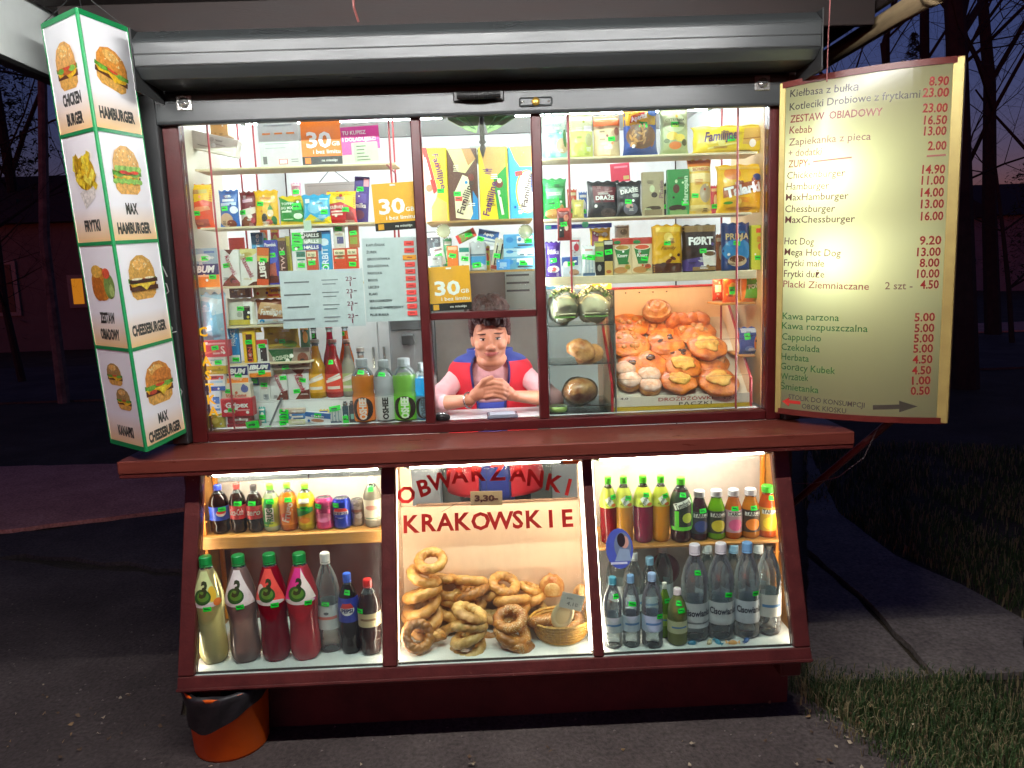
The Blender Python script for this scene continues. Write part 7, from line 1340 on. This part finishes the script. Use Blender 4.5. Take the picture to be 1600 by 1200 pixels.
df = t_.nodes.new('ShaderNodeBsdfDiffuse'); df.inputs[0].default_value = (*lin('#d2cea6'), 1); tl_ = t_.nodes.new('ShaderNodeBsdfTranslucent'); tl_.inputs[0].default_value = (*lin('#eef2c4'), 1); gl_ = t_.nodes.new('ShaderNodeBsdfGlossy'); gl_.inputs['Roughness'].default_value = .18
mx1 = t_.nodes.new('ShaderNodeMixShader'); mx1.inputs[0].default_value = .82; t_.links.new(df.outputs[0], mx1.inputs[1]); t_.links.new(tl_.outputs[0], mx1.inputs[2])
fr_ = t_.nodes.new('ShaderNodeFresnel'); fr_.inputs[0].default_value = 1.4; mx2 = t_.nodes.new('ShaderNodeMixShader'); t_.links.new(fr_.outputs[0], mx2.inputs[0]); t_.links.new(mx1.outputs[0], mx2.inputs[1]); t_.links.new(gl_.outputs[0], mx2.inputs[2]); t_.links.new(mx2.outputs[0], t_.nodes['Material Output'].inputs[0])
nx = 24
V = [(x, bulge(x), z) for z in (.02, BH-.02) for x in [(-.5+i/nx)*BWd for i in range(nx+1)]]; 
N1 = nx+1; Fc = [(i, i+1, N1+i+1, N1+i) for i in range(nx)]
panel = obj('opal_panel', V, Fc, m_pan, MB)
m_rim = M('board_rim', '#5c1f18', .4, var=.1); m_bfr = M('board_frame', '#a89a5a', .45, metal=.3, var=.1)
for z0, z1 in ((0, .021), (BH-.021, BH)):
    V, Fc = [], []
    for i in range(nx+1):
        x = (-.5+i/nx)*BWd; V += [(x, bulge(x)-.006, z0), (x, bulge(x)-.006, z1), (x, bulge(x)+.012, z1), (x, bulge(x)+.012, z0)]
    for i in range(nx):
        k = i*4
        for j in range(4): Fc.append((k+j, k+(j+1) % 4, k+4+(j+1) % 4, k+4+j))
    Fc += [(3, 2, 1, 0), (nx*4, nx*4+1, nx*4+2, nx*4+3)]
    obj('rim', V, Fc, m_rim, MB)
    # lid closing the box behind the rim
    zc_ = (z0+z1)/2; P = [((-.5+i/nx)*BWd, bulge((-.5+i/nx)*BWd)+.012) for i in range(nx+1)]+[(BWd/2, DEP), (-BWd/2, DEP)]; n = len(P)
    obj('lid', [(x, y, zc_-.004) for x, y in P]+[(x, y, zc_+.004) for x, y in P], [tuple(range(n-1, -1, -1)), tuple(range(n, 2*n))]+[(i, (i+1) % n, (i+1) % n+n, i+n) for i in range(n)], m_rim, MB)
m_bin = M('box_inner', '#8c8460', .6)
box('back', -BWd/2, BWd/2, DEP-.004, DEP, .003, BH-.003, m_rim, MB, .001); box('back_liner', -BWd/2+.008, BWd/2-.008, DEP-.008, DEP-.005, .02, BH-.02, m_bin, MB, 0)
for s in (-1, 1):
    box('side', s*(BWd/2-.001), s*(BWd/2+.004), -.004, DEP, .003, BH-.003, m_bfr, MB, .001)
    box('side_liner', s*(BWd/2-.007), s*(BWd/2-.003), .006, DEP-.01, .02, BH-.02, m_bin, MB, 0)
    box('edge_strip', s*(BWd/2-.03) if s > 0 else s*(BWd/2-.017), s*(BWd/2+.005), -.012 if s > 0 else -.008, -.0045, .002, BH-.002, m_bfr, MB, .002)
for z in (.05, BH-.05): tube('hinge', (-BWd/2-.012, .05, z-.03), (-BWd/2-.012, .05, z+.03), .008, m_guide, MB, 8)
# bulbs inside
for k, (px, py, e) in enumerate(((1316, 268, 2.7), (1328, 405, 1.7))):
    x, z = onboard(px, py); ld = bpy.data.lights.new('bulb_light', 'POINT'); ld.energy = e; ld.color = (.95, 1, .84); ld.shadow_soft_size = .03
    lo = bpy.data.objects.new('bulb_light', ld); COL.objects.link(lo); lo.parent = MB; lo.location = (x-.05, .082, z)
    tube('bulb_holder', (x, DEP-.006, z-.05), (x, DEP-.03, z-.05), .018, m_white, MB, 12)
box('middle_stay', -BWd/2+.01, BWd/2-.01, .05, DEP-.01, onboard(1340, 384)[1]-.004, onboard(1340, 384)[1]+.002, m_bin, MB, 0)
path_tube('stay_strut', [MB.matrix_world.inverted() @ v for v in ()], .01, m_wine, MB) if False else None
def bline(s, x0, y0, x1, y1, cap, c, bold=.006):
    a = onboard(x0, y0); b = onboard(x1, y1); W = math.hypot(b[0]-a[0], b[1]-a[1])
    return ('t', (a[0]+b[0])/2, (a[1]+b[1])/2, cap, s, c, W, math.atan2(b[1]-a[1], b[0]-a[0]), bold, 0, 1, 'c')
DK, RD, GN = '#34322e', '#8a2a24', '#22702c'
L = [('Kiełbasa z bułką', 1235, 146, 1342, 135, DK), ('Kotleciki Drobiowe z frytkami', 1234, 167, 1438, 146, DK), ('ZESTAW  OBIADOWY', 1235, 186, 1379, 174, RD), ('Kebab', 1234, 203, 1269, 201, RD), ('Zapiekanka z pieca', 1233, 222, 1361, 212, '#8a5a50'), ('+ dodatki', 1232, 239, 1284, 236, '#8a5a50'), ('ZUPY-', 1232, 256, 1266, 254, RD),
     ('Chickenburger', 1230, 274, 1321, 269, '#5a2e28'), ('Hamburger', 1229, 291, 1296, 289, '#5a2e28'), ('MaxHamburger', 1228, 308, 1326, 305, '#5a2e28'), ('Chessburger', 1227, 326, 1305, 325, '#5a2e28'), ('MaxChessburger', 1227, 343, 1336, 341, '#5a2e28'), ('Hot Dog', 1226, 376, 1272, 377, '#5a2e28'), ('Mega Hot Dog', 1226, 393, 1314, 395, '#5a2e28'), ('Frytki małe', 1225, 410, 1288, 411, '#5a2e28'), ('Frytki duże', 1225, 427, 1288, 428, '#5a2e28'), ('Placki Ziemniaczane', 1224, 443, 1358, 447, '#9a4a44'), ('2 szt -', 1383, 446, 1426, 446, '#8a6a58'),
     ('Kawa parzona', 1223, 493, 1311, 496, GN), ('Kawa rozpuszczalna', 1222, 508, 1356, 513, GN), ('Cappucino', 1222, 525, 1283, 528, GN), ('Czekolada', 1221, 541, 1281, 545, GN), ('Herbata', 1221, 556, 1264, 560, GN), ('Gorący Kubek', 1220, 571, 1305, 579, GN), ('Wrzątek', 1220, 587, 1263, 590, GN), ('Śmietanka', 1219, 602, 1279, 609, GN)]
items = [bline(s, a, b, c, d, .026, col, .012 if s.isupper() else .004) for s, a, b, c, d, col in L]
items += [bline('STOLIK DO KONSUMPCJI', 1232, 619, 1351, 633, .019, '#4a483e'), bline('OBOK KIOSKU', 1253, 634, 1322, 642, .019, '#4a483e')]
for s, a, b, y in (('8.90', 1452, 1483, 126), ('23.00', 1442, 1483, 144), ('23.00', 1442, 1481, 168), ('16.50', 1444, 1480, 187), ('13.00', 1444, 1479, 204), ('2.00', 1450, 1479, 227), ('14.90', 1441, 1477, 264), ('11.00', 1440, 1476, 281), ('14.00', 1439, 1475, 300), ('13.00', 1439, 1475, 318), ('16.00', 1439, 1474, 337), ('9.20', 1437, 1471, 375), ('13.00', 1433, 1470, 393), ('8.00', 1437, 1468, 410), ('10.00', 1433, 1468, 427), ('4.50', 1438, 1467, 444), ('5.00', 1429, 1461, 495), ('5.00', 1429, 1460, 512), ('5.00', 1428, 1459, 528), ('5.00', 1427, 1458, 544), ('4.50', 1426, 1457, 561), ('4.50', 1425, 1455, 578), ('1.00', 1425, 1454, 594), ('0.50', 1423, 1453, 610)):
    items.append(bline(s, a, y+.4, b, y-.4, .029, '#962420', .022))
def bpoly(pts, c): return ('p', [onboard(x, y) for x, y in pts], c)
items += [bpoly([(1222, 627), (1233, 621), (1233, 625), (1251, 627), (1251, 632), (1233, 630), (1233, 635)], '#c0362e'), bpoly([(1364, 633), (1405, 632), (1405, 626), (1434, 635), (1405, 644), (1405, 639), (1364, 640)], '#45443a')]
a = onboard(1268, 254); items += [R_(a[0]+.07, a[1]+.002, .13, .006, '#a8786a'), R_(onboard(1463, 243)[0], onboard(1463, 243)[1], .055, .006, '#a86a60')]
prints('lettering', panel, items, 1, 1, bmap, .03, .0006, .0)
# red strut that carries the board
inv = Matrix.LocRotScale(MB.location, MB.rotation_euler, None).inverted()
s0, s1 = inv @ Vector((1.195, .03, .70)), inv @ Vector((1.475, -.22, 1.10)); tube('strut', s0, s1, .014, m_wine, MB, 8)

# ================================================================ orange bin with black liner under the window
GRP[0] = None
BN = empty('waste_bin', (-.985, -.288, .0)); tag(BN, 'orange plastic bin with black liner under the slanting window', 'bin'); m_or = M('bin_orange', '#ea620c', .42, var=.06, scale=10, bump=.04)
V, Fc = lathe([(0, .006), (.118, .004), (.126, .0), (.130, .01), (.142, .235), (.149, .238), (.149, .25), (.143, .25), (.1395, .22), (.122, .02), (0, .016)], 40); obj('bucket', V, Fc, m_or, BN, smooth=True)
V, Fc = [], []; n = 48
for j in range(8):
    for i in range(n):
        a = 2*PI*i/n; ca = math.cos(a+1.05); low = .175-.055*max(-.8, math.cos(a+PI*.75)); low -= .012*math.sin(3*a+1)
        z = .2585-(.2585-low)*j/7; r = .1535+.004*math.sin(9*a+j*.8)-.0+.003*j/7*math.sin(5*a)-(.254-z)*.085
        if j == 0: r -= .009
        V.append((r*math.cos(a), r*math.sin(a), z))
for j in range(7):
    for i in range(n): a, b = j*n+i, j*n+(i+1) % n; Fc.append((a, b, b+n, a+n))
k = len(V); V += [(.122*math.cos(2*PI*i/n), .122*math.sin(2*PI*i/n), .175+.006*math.sin(i*.8)) for i in range(n)]; Fc += [(i, k+i, k+(i+1) % n, (i+1) % n) for i in range(n)]; Fc.append(tuple(range(k, k+n)))
obj('liner', V, Fc, M('bin_bag', '#232124', .45, bump=.3, bscale=30), BN, smooth=True)
# ================================================================ the saleswoman
_BALL = {}
class Clay:                                            # overlapping shapes, gathered before they are fused into one skin
    def __init__(self): self.V, self.F = [], []
def blob(cl, c, r, rot=None, seg=20):
    if seg not in _BALL:
        n, m = seg, seg//2+1; P = [(0, 0, 1)]+[(math.sin(PI*j/m)*math.cos(2*PI*i/n), math.sin(PI*j/m)*math.sin(2*PI*i/n), math.cos(PI*j/m)) for j in range(1, m) for i in range(n)]+[(0, 0, -1)]
        Q = [(0, 1+i, 1+(i+1) % n) for i in range(n)]+[(1+j*n+i, 1+(j+1)*n+i, 1+(j+1)*n+(i+1) % n, 1+j*n+(i+1) % n) for j in range(m-2) for i in range(n)]
        L = 1+(m-1)*n; Q += [(L, L-n+(i+1) % n, L-n+i) for i in range(n)]; _BALL[seg] = (P, Q)
    P, Q = _BALL[seg]; rx, ry, rz = (r, r, r) if not hasattr(r, '__len__') else r; c = Vector(c); k = len(cl.V)
    if rot: cl.V += [c+rot @ Vector((x*rx, y*ry, z*rz)) for x, y, z in P]
    else: cl.V += [(c.x+x*rx, c.y+y*ry, c.z+z*rz) for x, y, z in P]
    cl.F += [tuple(i+k for i in q) for q in Q]
def limb(bm, pts, radii, steps=10):
    """a tapered chain of overlapping balls along a bent line"""
    for (a, b), (r0, r1) in zip(zip(pts[:-1], pts[1:]), zip(radii[:-1], radii[1:])):
        a, b = Vector(a), Vector(b); n = max(2, int((b-a).length/(min(r0, r1)*.35)))
        for i in range(n+1): t = i/n; blob(bm, a.lerp(b, t), r0+(r1-r0)*t, None, 12)
def fuse(name, bm, voxel, mats, parent, smooth_it=6, fac=.5):
    me = bpy.data.meshes.new(name); me.from_pydata([tuple(v) for v in bm.V], [], bm.F); o = ob(name, me)
    md = o.modifiers.new('r', 'REMESH'); md.mode = 'VOXEL'; md.voxel_size = voxel
    s = o.modifiers.new('s', 'SMOOTH'); s.factor = fac; s.iterations = smooth_it
    dg = bpy.context.evaluated_depsgraph_get(); m2 = bpy.data.meshes.new_from_object(o.evaluated_get(dg)); m2.name = name
    bpy.data.objects.remove(o); bpy.data.meshes.remove(me)
    m2.materials.clear()
    for m in mats: m2.materials.append(m)
    m2.polygons.foreach_set('use_smooth', [True]*len(m2.polygons))
    return ob(name, m2, parent)
m_skin = M('skin', '#bf8264', .45, var=.05, scale=18, bump=.03, bscale=300); m_skin.node_tree.nodes['Principled BSDF'].inputs['Subsurface Weight'].default_value = .12; m_skin.node_tree.nodes['Principled BSDF'].inputs['Subsurface Radius'].default_value = (.012, .005, .003)
m_lip = M('lips', '#b8625a', .4); m_blush = M('skin_cheek', '#d48c76', .45); m_hair = M('hair', '#3a1512', .45, var=.5, scale=60, stretch=(1, 1, .15), bump=.8, bscale=160)
m_pink = M('pink_cotton', '#dca8a8', .8, var=.05, scale=10, bump=.1, bscale=200); m_vred = M('vest_red', '#e0303e', .7, var=.06, scale=8, bump=.12, bscale=160); m_navy = M('vest_navy', '#37489a', .7, var=.08); m_trim = M('vest_trim', '#2a3068', .7); m_trous = M('trousers', '#23252e', .8)
WM = empty('person', (.012, .4, .16)); tag(WM, 'saleswoman in a red and blue vest leaning on her folded hands at the hatch', 'person'); wo = Vector(WM.location)
HC = at(765, 518, .15); HC.x = at(766, 530, .15).x                     # head centre
k = 1.05
tiltm = Matrix.Rotation(-.03, 3, 'Y') @ Matrix.Rotation(.06, 3, 'X')
def hp(x, y, z): return HC+tiltm @ (Vector((x, y, z))*k)
bm = Clay()
hr = tiltm
def hb(c, r, seg=20): blob(bm, hp(*c)-wo, tuple(q*k for q in r), hr, seg)
hb((0, .022, .022), (.066, .088, .080)); hb((0, -.018, -.020), (.065, .075, .092)); hb((0, -.028, -.060), (.056, .057, .048)); hb((0, -.050, -.088), (.032, .028, .018)); hb((0, -.015, -.104), (.058, .055, .034))
for s in (-1, 1):
    hb((s*.033, -.055, -.042), (.028, .0295, .024)); hb((s*.028, -.069, .006), (.026, .017, .008)); hb((s*.067, .008, -.028), (.009, .018, .028)); hb((s*.0105, -.091, -.050), (.0075, .009, .007))
hb((0, -.086, -.024), (.0085, .012, .028)); hb((0, -.097, -.047), (.0122, .012, .0105)); hb((0, -.0835, -.0690), (.024, .0070, .0034)); hb((0, -.0825, -.0762), (.020, .0070, .0046))
NB = Vector((.012, .315, 1.30))
limb(bm, [HC+Vector((0, .02, -.06))-wo, HC.lerp(NB, .6)-wo+Vector((0, -.01, -.02)), NB-wo], [.062, .064, .075])
LOFT = [(.66, .53, .20, .14), (.76, .52, .20, .14), (.86, .50, .185, .13), (.95, .48, .178, .13), (1.03, .455, .18, .13), (1.10, .425, .175, .13), (1.17, .39, .172, .125), (1.225, .358, .168, .115), (1.262, .337, .158, .10), (1.292, .322, .138, .085), (1.315, .313, .108, .072), (1.335, .31, .082, .06)]
def loft_at(z):
    for a, b in zip(LOFT[:-1], LOFT[1:]):
        if a[0] <= z <= b[0]: t = (z-a[0])/(b[0]-a[0]); return [a[i]+(b[i]-a[i])*t for i in range(4)]
    return list(LOFT[-1] if z > 1 else LOFT[0])
def torso(bm, off, z0, z1, dx=.012):
    z = z0
    while z <= z1: _, cy_, a, b = loft_at(z); blob(bm, Vector((dx, cy_, z))-wo, (a+off, b+off, .05)); z += .022
torso(bm, -.012, .86, 1.30)
SHO = {-1: Vector((-.130, .32, 1.232)), 1: Vector((.154, .32, 1.23))}
ELB = {-1: at(676, 652, .19), 1: at(866, 645, .20)}
WRI = {-1: at(736, 625, .075), 1: at(806, 619, .085)}
for s in (-1, 1): ELB[s].z = FLO+.04
for s in (-1, 1):
    limb(bm, [SHO[s]-wo, ELB[s]-wo], [.040, .034]); limb(bm, [ELB[s]-wo, ELB[s].lerp(WRI[s], .4)-wo, WRI[s]-wo], [.034, .031, .0225])
# legs and feet
for s in (-1, 1): limb(bm, [Vector((.012+s*.09, .50, .86))-wo, Vector((.012+s*.10, .53, .52))-wo, Vector((.012+s*.10, .58, .24))-wo], [.085, .06, .045]); blob(bm, Vector((.012+s*.10, .54, .20))-wo, (.042, .11, .035))
# hands: her right hand laid over her left, fingers bent round it
def H_(px, py, Y): return at(px, py, Y)-wo
blob(bm, H_(751, 613, .062), (.034, .020, .030)); blob(bm, H_(744, 617, .068), (.028, .020, .026))
for i in range(4):
    y = 599+i*6.6; x = (0, 3, 3, 0)[i]
    limb(bm, [H_(757+x*.3, y+2, .052), H_(771+x, y-1.0, .036), H_(783+x, y+1.5, .042), H_(789+x, y+5, .056)], [.0098, .0094, .0088, .0076])
limb(bm, [H_(748, 606, .058), H_(756, 595, .046), H_(768, 590, .046)], [.0125, .0115, .0095])
blob(bm, H_(792, 614, .080), (.032, .022, .030)); blob(bm, H_(798, 617, .083), (.026, .020, .025))
for i in range(4):
    y = 601+i*6.4; limb(bm, [H_(790, y, .072), H_(778, y-1, .064), H_(766, y+1, .068), H_(760, y+3, .075)], [.0098, .0094, .0088, .008])
limb(bm, [H_(792, 603, .07), H_(783, 595, .056), H_(773, 594, .052)], [.0122, .011, .009])
body = fuse('body', bm, .0030, [m_skin, m_lip, m_blush, m_trous], WM, 6)
inv_t = tiltm.transposed()
for p in body.data.polygons:
    q = inv_t @ ((p.center+wo)-HC)/k
    if q.y < -.06 and abs(q.x) < .0265-1.2*abs(q.z+.0725) and -.0805 < q.z < -.0662: p.material_index = 1
    elif p.center.z+wo.z < .92: p.material_index = 3
# eyes, brows
m_eye = M('eye_white', '#b8aaa2', .25); m_iris = M('iris', '#2a1c14', .2); m_lash = M('lash', '#2a1614', .6)
for s in (-1, 1):
    def ell(name, c, r, mt, rz=0):
        b2 = Clay(); blob(b2, (0, 0, 0), r, None, 14); return obj(name, b2.V, b2.F, mt, WM, None, True, hp(*c)-wo, (tiltm @ Matrix.Rotation(rz, 3, 'Y')).to_euler())
    ell('eye', (s*.027, -.0830, -.0165), (.0128*k, .0072*k, .0047*k), m_eye, s*-.06)
    ell('iris', (s*.0265, -.0888, -.0165), (.0045*k, .0022*k, .0040*k), m_iris)
    ell('eyelash', (s*.0275, -.0848, -.0122), (.0135*k, .0068*k, .0017*k), m_lash, s*-.05)
    ell('eyebrow', (s*.029, -.0862, .0035), (.0165*k, .0040*k, .0022*k), M('brow', '#4a2a22', .7), s*.02)
path_tube('mouth_line', [hp(x, -.0908+abs(x)**2*9, -.0728+abs(x)**2*7)-wo for x in (-.028, -.019, -.009, 0, .009, .019, .028)], .0011, M('mouth', '#8c443c', .5), WM, 5)
# hair: short, brushed up
bm = Clay()
hb2 = lambda c, r: blob(bm, hp(*c)-wo, tuple(q*k for q in r), hr)
hb2((0, .024, .047), (.074, .092, .088)); hb2((0, -.030, .088), (.056, .044, .036)); hb2((0, .045, -.02), (.069, .07, .07))
rnd = random.Random(5)
for i in range(90):
    a = rnd.uniform(-.2, PI+.2); e = rnd.uniform(.05, 1.2); v = Vector((math.cos(a)*math.cos(e)*.073, .02+.5*rnd.uniform(-.09, .12), .055+math.sin(e)*.076)); hb2(tuple(v), (.013, .024, .016))
for i in range(17):
    x = -.054+i*.00675; hb2((x, -.060-.012*math.cos(x*20), .056-.012*(x/.06)+rnd.uniform(-.006, .005)), (.0085, .015, .024))
for s in (-1, 1):
    for j in range(5): hb2((s*(.0665-.0005*j), -.024+.010*j, .042-.017*j), (.012, .017, .022)); hb2((s*.064, .01+.012*j, .06-.02*j), (.017, .02, .024))
hair = fuse('hair', bm, .0045, [m_hair], WM, 2)
tx = bpy.data.textures.new('hair_n', 'CLOUDS'); tx.noise_scale = .012
dm = hair.modifiers.new('d', 'DISPLACE'); dm.texture = tx; dm.strength = .010; dm.mid_level = .5; dm.texture_coords = 'LOCAL'
# pink shirt with sleeves pushed up to the elbows
bm = Clay(); torso(bm, .004, .90, 1.30)
for s in (-1, 1): limb(bm, [SHO[s]-wo, ELB[s]-wo], [.046, .042]); limb(bm, [ELB[s]-wo, ELB[s].lerp(WRI[s], .30)-wo], [.042, .038])
limb(bm, [NB-wo+Vector((0, .015, -.02)), NB-wo+Vector((0, -.02, .012))], [.085, .074])
shirt = fuse('shirt', bm, .0055, [m_pink], WM, 4)
tx2 = bpy.data.textures.new('fold_n', 'CLOUDS'); tx2.noise_scale = .05
dm = shirt.modifiers.new('d', 'DISPLACE'); dm.texture = tx2; dm.strength = .012; dm.mid_level = .5; dm.texture_coords = 'LOCAL'
# vest: two front panels, back, navy yoke and trim
def vest_point(th, z):
    _, cy_, a, b = loft_at(z); g = (.022 if z < 1.25 else .022+(z-1.25)*.16)+.004*noise.noise(Vector((th*2.5, z*14, 2.)))
    return Vector((.012+(a+g)*math.sin(th), cy_-(b+g)*math.cos(th), z))-wo
nu, nz = 64, 42; V, Fc, FM = [], [], []
def open_half(z): return .30 if z < 1.12 else min(.62, .30+(z-1.12)*1.05)
for j in range(nz+1):
    z = .68+(1.350-.68)*j/nz; oh = open_half(z)
    for i in range(nu+1):
        th = oh+(2*PI-2*oh)*i/nu; p = vest_point(th, min(z, 1.332))
        if z > 1.332: p = p.lerp(Vector((.012, .31, 1.36))-wo, .2); p.z = z-wo.z
        V.append(p)
for j in range(nz):
    for i in range(nu):
        a = j*(nu+1)+i; Fc.append((a, a+1, a+nu+2, a+nu+1)); FM.append(1 if .68+.67*(j+.5)/nz > 1.298 else 0)
vest = obj('vest', V, Fc, [m_vred, m_navy], WM, FM, smooth=True); sm = vest.modifiers.new('s', 'SOLIDIFY'); sm.thickness = .005
for i in (0, nu): path_tube('trim', [V[j*(nu+1)+i] for j in range(nz+1)], .0052, m_trim, vest, 6)
V, Fc = [], []
for j in range(11):
    for i in range(13): V.append(vest_point(-.40+.8*i/12, .66+.465*j/10)*1.0+Vector((0, .006, 0)))
for j in range(10):
    for i in range(12): a = j*13+i; Fc.append((a, a+1, a+14, a+13))
apron = obj('apron', V, Fc, M('apron_navy', '#2c3a8c', .75), WM, smooth=True); sm = apron.modifiers.new('s', 'SOLIDIFY'); sm.thickness = .004
# silver bracelet watch
w0 = WRI[-1].lerp(ELB[-1], .06)-wo; dd = (ELB[-1]-WRI[-1]).normalized(); a_ = dd.orthogonal().normalized(); b_2 = dd.cross(a_)
path_tube('bracelet', [w0+(a_*math.cos(2*PI*i/18)+b_2*math.sin(2*PI*i/18))*.0305 for i in range(19)], .0042, m_steel, WM, 6)
# things on the sill of the hatch
tr_ = box('cash_tray', -.06, .06, -.045, .045, 0, .012, film('tray_clear', '#d8e4ee', .5, .1, body='#c0d0de'), None, .003, (at(785, 650, .06).x, .075, FLO), (0, 0, .03)); tag(tr_, 'pale glass change tray on the hatch sill', 'tray'); box('tray_well', -.05, .05, -.036, .036, .0125, .014, M('tray_paper', '#b8c4d0', .5), tr_, .001)
pv, pf = dome(.032, .022, .03, 4, .1); pu = obj('purse', pv, pf, m_black, None, smooth=True, loc=(at(690, 652, .05).x, .055, FLO)); tag(pu, 'small black pouch on the hatch sill beside the left mullion', 'pouch'); path_tube('zip', [(-.028+.0056*i, -.012, .021+.007*math.sin(PI*i/10)) for i in range(11)], .0012, m_steel, pu, 5)
